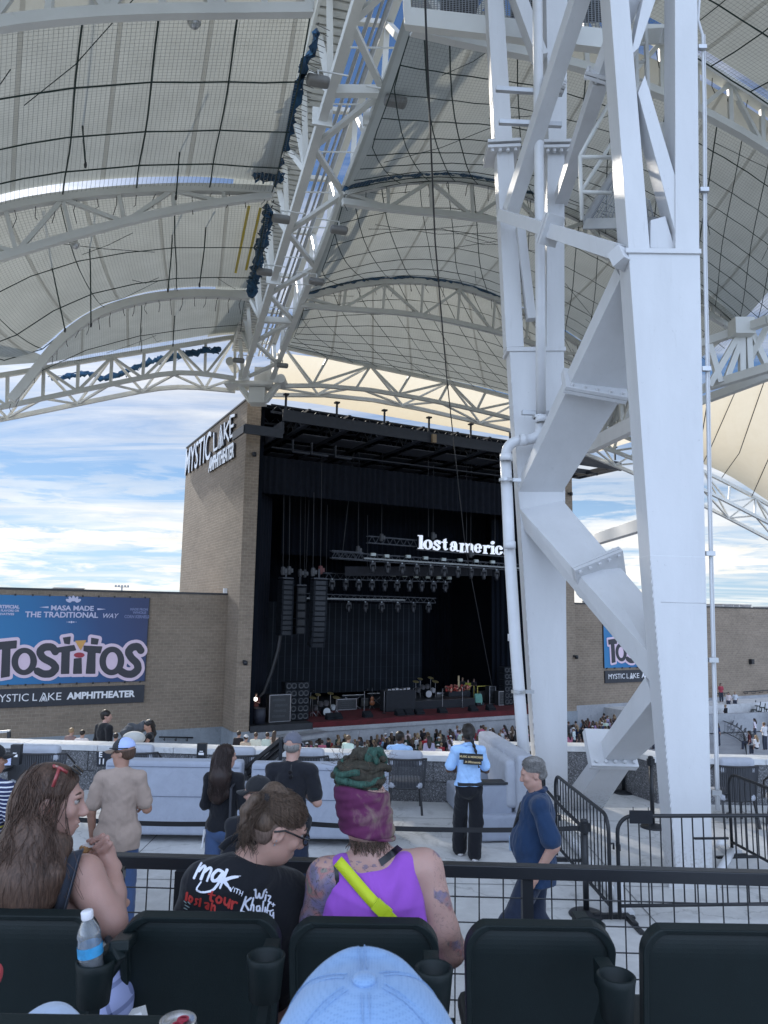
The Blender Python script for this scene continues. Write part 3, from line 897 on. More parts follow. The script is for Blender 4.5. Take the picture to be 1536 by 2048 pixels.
m = MB().grid(TH, uvs=[[(i * 2.6, j * .8) for j in range(5)] for i in range(14)]); tag(m.build('sun_block_hood', FAB, None, True), 'added pale fabric hood over the big truss to block the sun', 'roof fabric')  # hood added to keep direct sun off the truss and plaza
bA_l = rp(JA, [(-420, 150), (-150, 75), (0, 44), (150, 30), (300, 22), (470, 22), (622, 20)])
topA_l = [p + Z * 1.9 for p in bA_l]
B_top = rp(JB, [(-330, 585), (-200, 510), (-90, 450), (0, 414), (130, 393), (270, 380), (400, 376), (546, 382)])
B_edge = rp(JB, [(-330, 560), (-200, 480), (-90, 420), (0, 386), (130, 365), (270, 354), (400, 352), (552, 366)], -.1)
B_bot = rp(JB, [(-330, 640), (-150, 560), (0, 515), (175, 462), (365, 415), (540, 391)])
C_top = rp(JC, [(22, 800), (55, 762), (90, 715), (130, 668), (200, 622), (300, 594), (400, 586), (494, 592)])
C_edge = rp(JC, [(-80, 690), (20, 722), (75, 706), (130, 652), (200, 610), (300, 581), (400, 572), (502, 577)], -.1)
D_top = rp(JD, [(-60, 760), (0, 752), (182, 720), (345, 694), (470, 674)])
D_mid = rp(JD, [(-60, 828), (0, 815), (185, 776), (360, 740), (470, 757)])
D_low = rp(JD, [(-60, 850), (0, 840), (180, 803), (345, 770), (470, 782)], 1.6)
LIP = -.35
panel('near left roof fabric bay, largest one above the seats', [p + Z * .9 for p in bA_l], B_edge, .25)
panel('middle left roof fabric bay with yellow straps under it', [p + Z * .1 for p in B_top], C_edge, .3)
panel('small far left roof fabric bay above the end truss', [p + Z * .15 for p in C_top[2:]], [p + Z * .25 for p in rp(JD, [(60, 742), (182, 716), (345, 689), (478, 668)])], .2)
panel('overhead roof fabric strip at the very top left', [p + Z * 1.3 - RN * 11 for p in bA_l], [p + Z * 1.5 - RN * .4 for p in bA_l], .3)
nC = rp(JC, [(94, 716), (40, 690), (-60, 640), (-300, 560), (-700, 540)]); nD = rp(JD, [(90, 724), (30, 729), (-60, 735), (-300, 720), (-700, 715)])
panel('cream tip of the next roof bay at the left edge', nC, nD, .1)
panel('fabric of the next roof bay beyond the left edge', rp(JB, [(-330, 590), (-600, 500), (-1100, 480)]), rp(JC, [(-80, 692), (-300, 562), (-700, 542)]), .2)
net('green net with heavy ropes under the near left roof bay', [p + Z * .35 for p in bA_l], B_edge, .35, .35, 1.9, rope=.022, extra=3)
net('thin net under the middle left roof bay', B_top, C_edge, .1, .7, 3.1, rope=.02, extra=6)
net('thin net under the far left roof bay', C_top[2:], rp(JD, [(60, 742), (182, 716), (345, 689), (478, 668)]), .1, .3, 4.2, rope=.018, extra=4)
def rib(label, J, top, bot, nweb, w=.21, wt=.27, side='left'):
 t = thing('roof_rib', label, 'roof rib', J)
 m = MB(); m.bar(resample(top, 22), wt, wt); m.build('top_chord', ROOFW, t)
 if bot is not None:
  m = MB(); m.bar(resample(bot, 14), w, w * 1.15); m.build('bottom_chord', ROOFW, t)
  m = MB(); web(m, top, bot, nweb, .13); m.build('web_bracing', ROOFW, t)
 r2 = random.Random(nweb)
 m = MB()
 for p in resample(top, 46)[::2]:
  q = p - Z * .18
  m.tube([q, q + A_(r2.uniform(-.1, .1), 0, -r2.uniform(.12, .45)), q + A_(r2.uniform(-.12, .12), 0, -r2.uniform(.3, .8))], .013, 4)
 m.build('lashing', CABLE, t)
 return t
rib('near left roof rib across the top of the view', JA, topA_l, bA_l, 9)
rib('arched left roof rib below the near fabric bay', JB, B_top, B_bot, 8)
rib('slender curved left roof rib in front of the small far bay', JC, C_top, None, 7, wt=.35)
def front(label, top, mid, low, n):
 t = thing('front_roof_truss', label, 'truss', top[len(top) // 2])
 for a, nm in ((top, 'top_chord'), (mid, 'middle_chord'), (low, 'lower_chord')):
  m = MB(); m.bar(resample(a, 14), .24, .25); m.build(nm, ROOFW, t)
 m = MB(); web(m, top, mid, n, .15); web(m, mid, low, n, .12, False); web(m, top, low, n, .12, False); m.build('web_bracing', ROOFW, t)
front('white end truss against the sky left of the brick tower', D_top, D_mid, D_low, 8)
JBr, JCr, JDr = JB + RU * 1.6, JC + RU * 1.6, JD + RU * 1.6
A_bot = rp(JA, [(822, 58), (960, 93), (1068, 108), (1143, 125), (1208, 145), (1300, 176), (1408, 222), (1536, 296), (1700, 420)])
A_top = rp(JA, [(822, -62), (960, -60), (1100, -25), (1208, 25), (1300, 68), (1408, 135), (1536, 216), (1700, 340)])
Br_top = rp(JB, [(690, 386), (790, 361), (900, 353), (1000, 370), (1100, 408), (1200, 455), (1300, 515), (1410, 592), (1482, 655)])
Br_edge = rp(JB, [(688, 374), (790, 350), (900, 343), (1000, 360), (1100, 397), (1200, 445), (1300, 505), (1410, 580), (1482, 645)], -.1)
Br_bot = rp(JB, [(685, 404), (760, 418), (818, 421), (988, 436), (1120, 470), (1260, 530), (1410, 625), (1482, 668)])
Cr_top = rp(JC, [(612, 595), (659, 581), (730, 565), (833, 560), (938, 576), (1000, 601), (1100, 650), (1200, 715), (1290, 790)])
Cr_edge = rp(JC, [(612, 586), (659, 572), (730, 556), (833, 551), (938, 567), (1000, 592), (1100, 640), (1200, 705), (1290, 780)], -.1)
Cr_bot = rp(JC, [(603, 610), (665, 621), (760, 619), (843, 628), (933, 650), (1003, 664), (1120, 705), (1290, 800)])
Dr_top = rp(JD, [(568, 694), (625, 708), (699, 726), (760, 735), (890, 762), (1008, 788), (1130, 828), (1270, 880), (1420, 946), (1560, 1022)])
Dr_mid = rp(JD, [(535, 772), (619, 757), (760, 781), (890, 806), (1013, 831), (1130, 868), (1270, 915), (1420, 984), (1560, 1058)])
Dr_low = rp(JD, [(545, 790), (640, 778), (760, 800), (890, 828), (1013, 858), (1130, 890), (1270, 945), (1420, 1016), (1560, 1090)], 1.8)
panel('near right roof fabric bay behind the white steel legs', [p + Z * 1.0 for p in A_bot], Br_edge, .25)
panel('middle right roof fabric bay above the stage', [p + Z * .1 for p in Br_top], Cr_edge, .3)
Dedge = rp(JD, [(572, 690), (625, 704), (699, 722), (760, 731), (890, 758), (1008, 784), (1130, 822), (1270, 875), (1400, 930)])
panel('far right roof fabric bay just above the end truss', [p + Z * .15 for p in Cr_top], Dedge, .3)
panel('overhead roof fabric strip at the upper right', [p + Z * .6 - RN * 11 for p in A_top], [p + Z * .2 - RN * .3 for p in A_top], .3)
net('net with many slanting ropes under the near right bay', [p + Z * .3 for p in A_bot], Br_edge, .3, .6, 1.15, rope=.017, skew=.22, extra=16)
net('net with slanting ropes under the middle right bay', Br_top, Cr_edge, .1, .8, 1.3, rope=.017, skew=.20, extra=12)
net('net with slanting ropes under the far right bay', Cr_top, Dedge, .1, .6, 1.5, rope=.017, skew=.16, extra=8)
net('net under the overhead strip at the upper right', [p + Z * .2 - RN * 9 for p in A_top], [p - RN * .3 for p in A_top], .2, .5, 1.6)
rib('near right roof rib passing behind the legs', JA, A_top, A_bot, 12)
rib('arched right roof rib under the near right bay', JB, Br_top, Br_bot, 11)
rib('arched right roof rib under the middle right bay', JC, Cr_top, Cr_bot, 10)
front('white end truss in front of the cream cloth above the stage', Dr_top, Dr_mid, Dr_low, 15)
CREAM = fabric_mat(); CREAM.name = 'cream_fabric'
for n_ in CREAM.node_tree.nodes:
 if n_.type == 'MIX_SHADER': n_.inputs[0].default_value = .5
 if n_.type == 'BSDF_TRANSLUCENT':
  for l_ in list(CREAM.node_tree.links):
   if l_.to_node == n_: CREAM.node_tree.links.remove(l_)
  n_.inputs[0].default_value = (.57, .51, .39, 1)
top_ = rp(JD, [(548, 705), (625, 712), (760, 735), (890, 760), (1015, 788), (1130, 826), (1270, 882)], 2.6)
bot_ = rp(JD, [(525, 795), (625, 806), (760, 830), (890, 852), (1015, 872), (1100, 888), (1190, 905)], 2.6)
G = shell(top_, bot_, 24, 6)
us = np.r_[0, np.cumsum(np.linalg.norm(np.diff(G[3], axis=0), axis=1))]
o = MB().grid(G, uvs=[[(us[j], i * .4) for j in range(24)] for i in range(7)]).build('end_valance', CREAM, None, True)
tag(o, 'cream cloth strip lit from behind along the end of the roof', 'valance')
CREAM2 = CREAM.copy(); CREAM2.name = 'cream_fabric_thin'
for n_ in CREAM2.node_tree.nodes:
 if n_.type == 'MIX_SHADER': n_.inputs[0].default_value = .4
v1 = [atw(x, y, 56) for x, y in ((1395, 805), (1460, 775), (1536, 750), (1680, 700))]
v2 = [atw(x, y, 62) for x, y in ((1400, 925), (1460, 950), (1536, 1002), (1700, 1110))]
G = shell(v1, v2, 16, 14, .8)
us = np.r_[0, np.cumsum(np.linalg.norm(np.diff(G[7], axis=0), axis=1))]; vs = np.r_[0, np.cumsum(np.linalg.norm(np.diff(G[:, 8], axis=0), axis=1))]
o = MB().grid(G, uvs=[[(us[j], vs[i]) for j in range(16)] for i in range(15)]).build('fabric_roof_panel', CREAM2, None, True)
tag(o, 'glowing cream roof fabric right of the near steel leg', 'roof fabric')
G2 = G - Z * .5
m = MB()
for j in (1, 4, 7, 10, 13): m.tube([G2[0, j], G2[7, max(0, j - 3)], G2[14, max(0, j - 5)]], .04, 4)
o = m.build('stay_cable', CABLE, None); tag(o, 'thin dark ropes strung below the glowing cream fabric', 'rope')
stt = thing('side_roof_truss', 'white truss with upright struts at the right edge above the cream fabric', 'truss', atw(1480, 700, 27))
c1 = [atw(x, y, w) for x, y, w in ((1395, 782, 27), (1418, 772, 27), (1536, 736, 25), (1680, 690, 23))]
c2 = [atw(x, y, w) for x, y, w in ((1395, 805, 28.5), (1418, 796, 28.5), (1536, 752, 26.5), (1680, 705, 24.5))]
c3 = [atw(x, y, w) for x, y, w in ((1395, 690, 27.5), (1482, 660, 26.6), (1536, 640, 25.6), (1680, 590, 24))]
for c, nm in ((c1, 'lower_chord'), (c2, 'lower_chord'), (c3, 'top_chord')):
 m = MB(); m.bar(c, .26, .3); m.build(nm, ROOFW, stt)
m = MB()
for a, b in (((1483, 660), (1418, 772)), ((1490, 660), (1450, 765)), ((1483, 662), (1484, 752)), ((1496, 662), (1500, 745)), ((1500, 660), (1536, 738)), ((1484, 752), (1536, 650)), ((1418, 690), (1440, 765))):
 m.beam(atw(*a, 26.6), atw(*b, 26.4), .2, .2)
m.box(atw(1483, 656, 26.4), (.35, .3, .3)); m.build('strut', ROOFW, stt)
cA = [atw(x, y, w) for x, y, w in ((1180, 889, 44), (1262, 845, 36), (1300, 825, 33))]
cB = [atw(x, y, w) for x, y, w in ((1212, 868, 44), (1262, 830, 38), (1300, 800, 36))]
cC = [atw(x, y, w) for x, y, w in ((1212, 800, 40), (1262, 770, 36), (1300, 745, 34))]
t = thing('valley_truss', 'white truss seen in the gap between the two steel legs', 'truss', cA[1])
for c, nm in ((cA, 'lower_chord'), (cB, 'lower_chord'), (cC, 'top_chord')):
 m = MB(); m.bar(c, .3, .34); m.build(nm, ROOFW, t)
m = MB(); web(m, cC, cB, 5, .18); web(m, cC, cA, 5, .18, False); m.build('web_bracing', ROOFW, t)
def bunch(label, pts, r0, r1, seed=1):
 P = resample(pts, 60); r2 = random.Random(seed)
 m = MB(); rs = []
 Q = []
 for i, p in enumerate(P):
  f = i / 59
  Q.append(p + A_(r2.uniform(-.1, .1), r2.uniform(-.1, .1), r2.uniform(-.12, .06)) * (r1 / .2))
  rs.append(max(.03, (r0 * (1 - f) + r1 * f) * r2.uniform(.55, 1.25)))
 m.tube(Q, rs, 7)
 for k in range(5):
  q = [p + A_(r2.gauss(0, .5), r2.gauss(0, .5), r2.gauss(-.2, .5)) * r1 for p in Q[::2]]
  m.tube(q, [.3 * r1 * r2.uniform(.3, 1) for _ in q], 5)
 o = m.build('bunched_net', BLUENET, None, True)
 return tag(o, label, 'netting')
def sheet_net(label, A, B, seed):
 r2 = random.Random(seed)
 G = shell(A, B, 30, 8)
 G = G + np.array([[[r2.uniform(-.14, .14), r2.uniform(-.1, .1), r2.uniform(-.14, .14)] for _ in range(30)] for _ in range(len(G))])
 o = MB().grid(G).build('bunched_net', BLUENET, None, True)
 tag(o, label, 'netting')
sheet_net('wide dark blue bunch of net hanging beside the top of the truss', [atw(x, y, w) for x, y, w in ((637, 60, 20.4), (618, 120, 21.2), (595, 215, 22.8), (572, 300, 24.8), (556, 352, 25.8))],
 [atw(x, y, w) for x, y, w in ((630, 75, 20.2), (600, 140, 20.9), (535, 222, 22.4), (520, 280, 24.0), (506, 340, 25.2))], 3)
bunch('torn end of the blue net at the left rib', [atw(x, y, w) for x, y, w in ((560, 350, 25.7), (530, 345, 25.6), (505, 336, 25.4))], .12, .22, 8)
bunch('dark blue net gathered along the truss by the yellow straps', [atw(x, y, w) for x, y, w in ((538, 412, 27.2), (528, 470, 29), (514, 530, 31.4), (502, 585, 34.5))], .12, .22, 4)
bunch('blue net edge tied along the near right arched rib', [p - Z * .05 for p in Br_edge[:5]], .10, .09, 5)
bunch('blue net edge tied along the middle right arched rib', [p - Z * .05 for p in Cr_edge[:6]], .10, .10, 6)
bunch('blue net looped along the end truss left of the tower', [atw(x, y, 45) for x, y in ((105, 757), (140, 750), (185, 746), (200, 757), (235, 748), (300, 722), (370, 708), (440, 697))], .16, .2, 7)
m = MB(); r2 = random.Random(5)
E1 = resample([atw(x, y, w) for x, y, w in ((638, 45, 19.8), (600, 190, 22.4), (570, 305, 24.8), (552, 366, 26.2))], 70)
for i, p in enumerate(E1[:-1]): m.tube([p, E1[i + 1] + sidew * (.34 if i % 2 else -.02)], .011, 4)
o = m.build('lacing_rope', CABLE, None); tag(o, 'zigzag lacing rope between the near left fabric and the truss', 'rope')
m = MB()
E1 = resample([atw(x, y, w) for x, y, w in ((548, 400, 27.0), (520, 500, 30.2), (498, 585, 34.6))], 50)
for i, p in enumerate(E1[:-1]): m.tube([p, E1[i + 1] + sidew * (.3 if i % 2 else -.02)], .022, 4)
o = m.build('lacing_rope', CABLE, None); tag(o, 'zigzag lacing rope between the middle left fabric and the truss', 'rope')
def cable(name, label, pts, r=.02, mt=None, cat='cable'):
 m = MB(); m.tube(pts, r, 6); return tag(m.build(name, mt or CABLE), label, cat)
cable('steel_cable', 'long dark cable slanting down in front of the whole stage', [atw(845, -160, 14), atw(853, 80, 15), atw(870, 480, 20), atw(893, 750, 27), atw(930, 1090, 40), atw(984, 1372, 53)], .022)
YS = mat('yellow_strap', (.55, .42, .05), .7)
for a, b, l in (((498, 412), (471, 546), 'left yellow strap'), ((521, 416), (492, 540), 'right yellow strap')):
 p, q = atw(*a, 27), atw(*b, 31.5)
 m = MB(); m.beam(p, q, .1, .02); o = m.build('tie_down_strap', YS); tag(o, l + ' hanging under the middle left roof bay', 'strap')
for (x0, y0, x1, y1, w, l) in ((146, 60, 171, 330, 20, 'first dark line on the left below the security camera'), (362, 215, 352, 395, 23, 'dark line under the round white fixture'), (176, 420, 182, 650, 27, 'dark line below the arched left rib'),
 (346, 430, 336, 580, 28, 'dark line at the middle of the arched left rib'), (414, 425, 399, 570, 28, 'dark line next to the arched rib end'), (350, 560, 346, 690, 38, 'dark line above the end truss'), (76, 420, 130, 660, 27, 'leftmost dark line below the arched rib')):
 t = thing('drop_line', l, 'rope', atw(x0, y0, w))
 m = MB(); m.tube([atw(x0, y0, w), atw((x0 + x1) / 2 + 2, (y0 + y1) / 2, w), atw(x1, y1, w)], .025, 5); m.build('rope', ROPE, t)
 for (x, y) in ((x0, y0), (x1, y1)): MB().lathe([(0, -.1), (.03, -.08), (.045, 0), (.03, .08), (0, .1)], atw(x, y, w), Z, 8).build('pulley', DARKM, t)
def fixture(label, px, py, w, r, drk):
 p = atw(px, py, w)
 t = thing('ceiling_camera' if drk else 'ceiling_speaker', label, 'camera' if drk else 'speaker', p)
 m = MB(); m.lathe([(0, r * 1.6), (r * .5, r * 1.6), (r * .5, r * .5), (r, r * .4), (r, 0), (0, 0)], p, Z, 18); m.build('housing', mat('fixture_white', (.6, .6, .58), .5), t)
 m = MB(); m.lathe([(r * .8, .0), (r * .7, -r * .5), (r * .35, -r * .8), (0, -r * .9)], p - Z * .004, Z, 16); m.build('dome', BLACK if drk else GALV, t, True)
fixture('dark dome camera under the near left rib', 172, 42, 17.2, .12, True)
fixture('round white fixture under the near left rib', 388, 46, 17.2, .16, False)
fixture('round white fixture below the arched left rib', 150, 490, 24, .15, False)
 # ================================================================== white steel legs that carry the roof
YN, YF = 9.55, 13.05
def q4(L, Rr, y, dep):
 a, b = onY(*L, y), onY(*Rr, y)
 return [a, b, b + Y * dep, a + Y * dep]
lg = thing('roof_support_frame', 'tall white steel frame of two tapered legs joined by wide zigzag braces', 'steel frame', onz(1250, 1690, 0))
def hx(name, A, B, mt=WHITE, bevel=.006):
 m = MB(); m.hexa(A, B); return m.build(name, mt, lg, bevel=bevel)
DN, DF = .42, .40
hx('lower_leg', q4((1355, 1766), (1426, 1766), YN, .40), q4((1300, 1110), (1411, 1114), YN, DN))
hx('lower_leg', q4((1300.3, 1111), (1410.8, 1115), YN + .004, DN - .008), q4((1257, 502), (1400, 504), YN, DN))
hx('lower_leg', q4((1078, 1622), (1136, 1622), YF, .38), q4((1019, 700), (1128, 699), YF, DF))
m = MB()
for L, Rr, y, dep, h in (((1252, 500), (1403, 502), YN - .03, DN + .07, .035), ((1014, 698), (1132, 697), YF - .03, DF + .07, .04)):
 c = q4(L, Rr, y, dep); m.hexa([p - Z * h for p in c], [p + Z * h for p in c])
m.build('knuckle_plate', WHITE, lg, bevel=.004)
m = MB(); r2 = random.Random(3)
for f in np.linspace(.02, .98, 46):
 a = onY(1355 - 55 * f * 1.0, 1766 - 656 * f, YN)
 m.tube([a - Z * .05, a + A_(-.012, -.006, .0), a + Z * .05], [.003, .008 * r2.uniform(.3, 1.2), .003], 5)
for f in np.linspace(.02, .98, 40):
 a = onY(1078 - 59 * f, 1622 - 922 * f, YF); m.tube([a - Z * .06, a, a + Z * .06], [.004, .014 * r2.uniform(.3, 1.2), .004], 5)
a, b = onY(1322, 1204, YN), onY(1412, 1206, YN); m.tube([a - Y * .001, b - Y * .001], .006, 5)
m.build('weld_bead', WHITE, lg, True)
def col(L0, R0, L1, R1, y, dep, name='upper_column'):
 hx(name, q4(L0, R0, y, dep), q4(L1, R1, y, dep))
def exy(p0, p1, ynew):
 t = (ynew - p0[1]) / (p1[1] - p0[1]); return (p0[0] + (p1[0] - p0[0]) * t, ynew)
TOPY = -420
col((1257, 496), (1300, 497), exy((1257, 496), (1220, 0), TOPY), exy((1300, 497), (1258, 0), TOPY), YN + .01, .42)
col((1351, 498), (1399, 499), exy((1351, 498), (1350, 0), TOPY), exy((1399, 499), (1395, 0), TOPY), YN + .01, .42)
hx('gusset_web', q4((1300.5, 496), (1350, 497), YN + .1, .2), q4((1301, 440), (1331, 432), YN + .1, .2))
hx('cross_brace', q4((1352, 470), (1395, 500), YN + .03, .3), q4((1276, 185), (1290, 150), YN + .03, .3))
hx('cross_brace', q4((1262, 110), (1278, 95), YN + .05, .3), q4((1290, -20), (1318, -20), YN + .05, .3))
col((1013, 694), (1048, 693), (993, 297), (1027, 297), YF, .36)
col((990, 282), (1025, 281), exy((986, 270), (973, 0), TOPY), exy((1024, 270), (1007, 0), TOPY), YF, .36)
col((1093, 694), (1129, 693), (1095, 294), (1129, 294), YF, .36)
col((1097, 280), (1133, 280), exy((1096, 270), (1092, 0), TOPY), exy((1131, 270), (1134, 0), TOPY), YF, .36)
m = MB(); bo = MB()
for L, Rr in (((976, 288), (1042, 285)), ((1088, 288), (1146, 287))):
 c = q4(L, Rr, YF - .14, .66)
 for dz in (.075, -.04): m.hexa([p + Z * (dz - .03) for p in c], [p + Z * (dz + .03) for p in c])
 for f in (.15, .38, .62, .85):
  p = c[0] + (c[1] - c[0]) * f + Y * .06
  bo.lathe([(0, -.13), (.035, -.13), (.035, -.07), (0, -.07)], p, Z, 8)
m.build('flange_plate', WHITE, lg, bevel=.004)
def brace(A, B, name='zigzag_brace'): hx(name, A, B)
def tilt(L, Rr, y, off): a, b = onY(*L, y), onY(*Rr, y); return [a, b, b + off, a + off]
o_up = A_(0, .22, .27)
brace(tilt((1036, 986), (1124, 986), YF - .01, A_(0, .25, .18)), tilt((1241, 556), (1393, 556), YN + DN, o_up))
m = MB(); a, b = onY(1036, 968, YF - .02), onY(1241, 540, YN + DN)
o_dn = A_(0, -.2, .3)
brace(tilt((1040, 1018), (1125, 1000), YF - .02, A_(0, .2, -.22)), tilt((1303, 1312), (1400, 1320), YN + DN, A_(0, .1, -.34)))
hx('zigzag_brace', q4((1036, 983), (1124, 983), YF - .03, .2), q4((1040, 1020), (1125, 1002), YF - .03, .2))
brace(tilt((1306, 1398), (1412, 1398), YN + DN, A_(0, .28, .26)), tilt((1206, 1524), (1268, 1524), 11.75, A_(0, .24, .2)))
brace(tilt((1204, 1534), (1262, 1534), 11.82, A_(0, .24, .2)), tilt((1130, 1632), (1196, 1632), 13.0, A_(0, .24, .2)))
def flange(L, Rr, y, n_, off, ta=.03, ext_=.1):
 a, b = onY(*L, y), onY(*Rr, y); d = norm(b - a); a = a - d * ext_; b = b + d * ext_
 n_ = norm(np.asarray(n_, float)); o = np.cross(d, n_)
 o = norm(o) * off; o = o if o[1] > 0 else -o
 a, b = a - o * .25, b - o * .25
 for k in (-1, 1):
  m.hexa([p + n_ * k * .034 - n_ * ta for p in (a, b, b + o, a + o)], [p + n_ * k * .034 + n_ * ta for p in (a, b, b + o, a + o)])
 for f in (.1, .3, .5, .7, .9):
  p = a + (b - a) * f + o * .1; bo.lathe([(0, -.11), (.028, -.11), (.028, .11), (0, .11)], p, n_, 8)
 return a, b
m = MB()
flange((1140, 772), (1240, 790), 11.35, norm(onY(1241, 556, YN + DN) - onY(1036, 986, YF)), .62)
flange((1160, 1146), (1232, 1116), 11.45, norm(onY(1303, 1312, YN + DN) - onY(1040, 1018, YF)), .6)
flange((1190, 1516), (1258, 1518), 11.78, norm(onY(1306, 1398, YN + DN) - onY(1130, 1632, 13.0)), .62)
m.build('brace_flange', WHITE, lg, bevel=.004)
def strut(p0, w0, p1, w1, w, h, name='strut', up=Z):
 mm = MB(); mm.beam(atw(*p0, w0), atw(*p1, w1), w, h, up); return mm.build(name, WHITE, lg, bevel=.005)
strut((1022, 420), 13.9, (1172, -40), 11.4, .26, .26, 'diagonal')
strut((1062, 640), 13.7, (1040, 455), 13.9, .16, .2, 'diagonal')
strut((1121, 402), 14.1, (1200, 160), 11.6, .24, .24, 'diagonal')
strut((1200, 160), 11.6, (1280, -60), 10.8, .24, .24, 'diagonal')
strut((1015, -60), 14.6, (1080, 118), 14.4, .26, .26, 'diagonal')
strut((1005, 431), 13.7, (1096, 460), 12.0, .2, .2); strut((1096, 460), 12.0, (1238, 505), 10.3, .2, .22)
strut((1238, 505), 10.3, (1250, 530), 10.2, .3, .2)
strut((1196, 1078), 22, (1284, 1050), 19, .22, .32); strut((1178, 894), 24, (1270, 848), 20, .25, .42)
m = MB()
c = atw(1100, 460, 11.9); d = norm(atw(1238, 505, 10.3) - c)
for k in (-.04, .04): m.box(c + d * k, (.03, .16, .24), (d, norm(np.cross(d, Z)), norm(np.cross(np.cross(d, Z), d))))
for px, py, w in ((1108, 168, 12.9), (1196, 152, 11.6)):
 c = atw(px, py, w); d = norm(atw(1172, -40, 11.4) - atw(1022, 420, 13.9))
 s1 = norm(np.cross(d, Y)); s2 = np.cross(s1, d)
 for k in (-.03, .03): m.box(c + d * k, (.024, .21, .19), (d, s1, s2))
 for a_, b_ in ((-.17, -.12), (0, -.15), (.17, -.12), (-.17, .12), (.17, .12)): bo.tube([c + s1 * a_ + s2 * b_ - d * .08, c + s1 * a_ + s2 * b_ + d * .08], .024, 6)
m.build('splice_flange', WHITE, lg, bevel=.004)
bo.build('bolt_head', WHITE, lg)
PIPE = mat('white_pipe', (.66, .67, .69), .35, var=.06)
pw = 13.0
def pp_(x, y, w=pw): return atw(x, y, w)
m = MB()
m.tube([pp_(1074, -200), pp_(1075, 0), pp_(1078, 300), pp_(1081, 600), pp_(1082, 845)], .088, 14)
elbow = [pp_(1082, 842), pp_(1080, 868), pp_(1068, 878), pp_(1045, 880), pp_(1025, 884), pp_(1013, 897), pp_(1011, 925)]
m.tube(resample(elbow, 24), .092, 14)
m.tube([pp_(1011, 920), pp_(1018, 1080, 12.8), pp_(1031, 1290, 12.5), pp_(1044, 1460, 12.35), pp_(1056, 1612, 12.3)], .1, 14)
m.build('rain_pipe', PIPE, lg, True)
m = MB()
for x, y, r in ((1082, 838, .1), (1046, 880, .105), (1012, 915, .11), (1019, 1090, .106), (1028.5, 1275, .112)):
 p = pp_(x, y, 12.9 if y < 1000 else 12.6); ax = X if abs(y - 880) < 2 else Z
 m.lathe([(r - .02, -.06), (r, -.06), (r, .06), (r - .02, .06)], p, ax, 14)
m.build('pipe_collar', PIPE, lg, True)
m = MB()
for x, y, w in ((1012, 960, 12.85), (1037, 1383, 12.4), (1079, 834, 12.95)):
 p = pp_(x, y, w); m.lathe([(.1, -.025), (.125, -.025), (.125, .025), (.1, .025)], p, Z, 14); m.box(p + A_(.17, 0, 0), (.09, .03, .03))
m.build('pipe_clamp', GALV, lg)
m = MB()
for a, b in (((992, 178), (1125, 187)), ((998, 244), (1123, 250)), ((1044, 825), (1098, 827))): m.beam(pp_(*a, 13.05), pp_(*b, 13.05), .08, .08)
m.build('unistrut_bar', GALV, lg)
m = MB()
pts = [(1400, -60), (1393, 40), (1402, 70), (1405, 250), (1405.5, 500), (1411, 760), (1415, 1000), (1421, 1250), (1428, 1500), (1431, 1620)]
m.tube([onY(x + 3, y, YN + .1) for x, y in pts], .02, 8)
m.tube([onY(x + 7, y, YN + .16) for x, y in pts[2:]], .014, 8)
m.build('conduit', WHITE, lg, True)
m = MB()
for y, x in ((95, 1404), (380, 1408), (738, 1412), (1107, 1420), (1320, 1426), (1585, 1432)): m.box(onY(x, y, YN + .06), (.06, .03, .03))
m.build('conduit_clamp', GALV, lg)
m = MB(); m.prism([onz(1340, 1778, .0) + A_(0, .02, 0), onz(1440, 1778, 0), onz(1440, 1778, 0) + Y * .55, onz(1340, 1778, 0) + Y * .55], Z * .05)
m.prism([A_(2.45, 12.95, 0), A_(3.75, 12.95, 0), A_(3.75, 13.55, 0), A_(2.45, 13.55, 0)], Z * .05); m.build('foot_plate', CONC2, lg)
pl = thing('access_platform', 'white railed service platform with grating high between the leg columns', 'platform', atw(1230, 440, 11.2))
GR = bpy.data.materials.new('steel_grating'); GR.use_nodes = True
t = NT(GR.node_tree); t.n.clear(); out = t.new('ShaderNodeOutputMaterial'); uv = t.new('ShaderNodeUVMap').outputs[0]
sp = t.new('ShaderNodeSeparateXYZ'); t.link(uv, sp.inputs[0])
k = t.math('MAXIMUM', t.math('LESS_THAN', t.math('FRACT', t.math('MULTIPLY', sp.outputs[0], 14)), .3), t.math('LESS_THAN', t.math('FRACT', t.math('MULTIPLY', sp.outputs[1], 22)), .35))
d_ = t.new('ShaderNodeBsdfDiffuse'); d_.inputs[0].default_value = (.2, .21, .22, 1); tp = t.new('ShaderNodeBsdfTransparent'); mx = t.new('ShaderNodeMixShader')
t.link(k, mx.inputs[0]); t.link(tp.outputs[0], mx.inputs[1]); t.link(d_.outputs[0], mx.inputs[2]); t.link(mx.outputs[0], out.inputs[0])
m = MB(); c = [atw(1170, 448, 11.6), atw(1312, 446, 10.6), atw(1300, 400, 13.0), atw(1224, 352, 13.6)]
m.add(c, [[0, 1, 2, 3]], [[(0, 0), (1.1, 0), (1.1, 1.9), (0, 1.9)]]); m.build('grating_floor', GR, pl)
m = MB(); m.beam(c[0], c[3], .05, .16); m.beam(c[0], c[1], .05, .16); m.build('floor_edge', GALV, pl)
m = MB()
for a, b in (((1160, 312), (1164, 440)), ((1160, 314), (1225, 315)), ((1163, 384), (1222, 386)), ((1160, 312), (1215, 212)), ((1163, 382), (1222, 288))): m.tube([atw(*a, 11.4), atw(*b, 11.4 if a[1] == b[1] or abs(a[1] - b[1]) < 4 or a[0] < 1161 and b[0] < 1165 else 12.2)], .032, 8)
m.build('guard_rail', ROOFW, pl, True)
la = thing('access_ladder', 'white ladder behind the near steel columns', 'ladder', atw(1295, 200, 11.5))
m = MB()
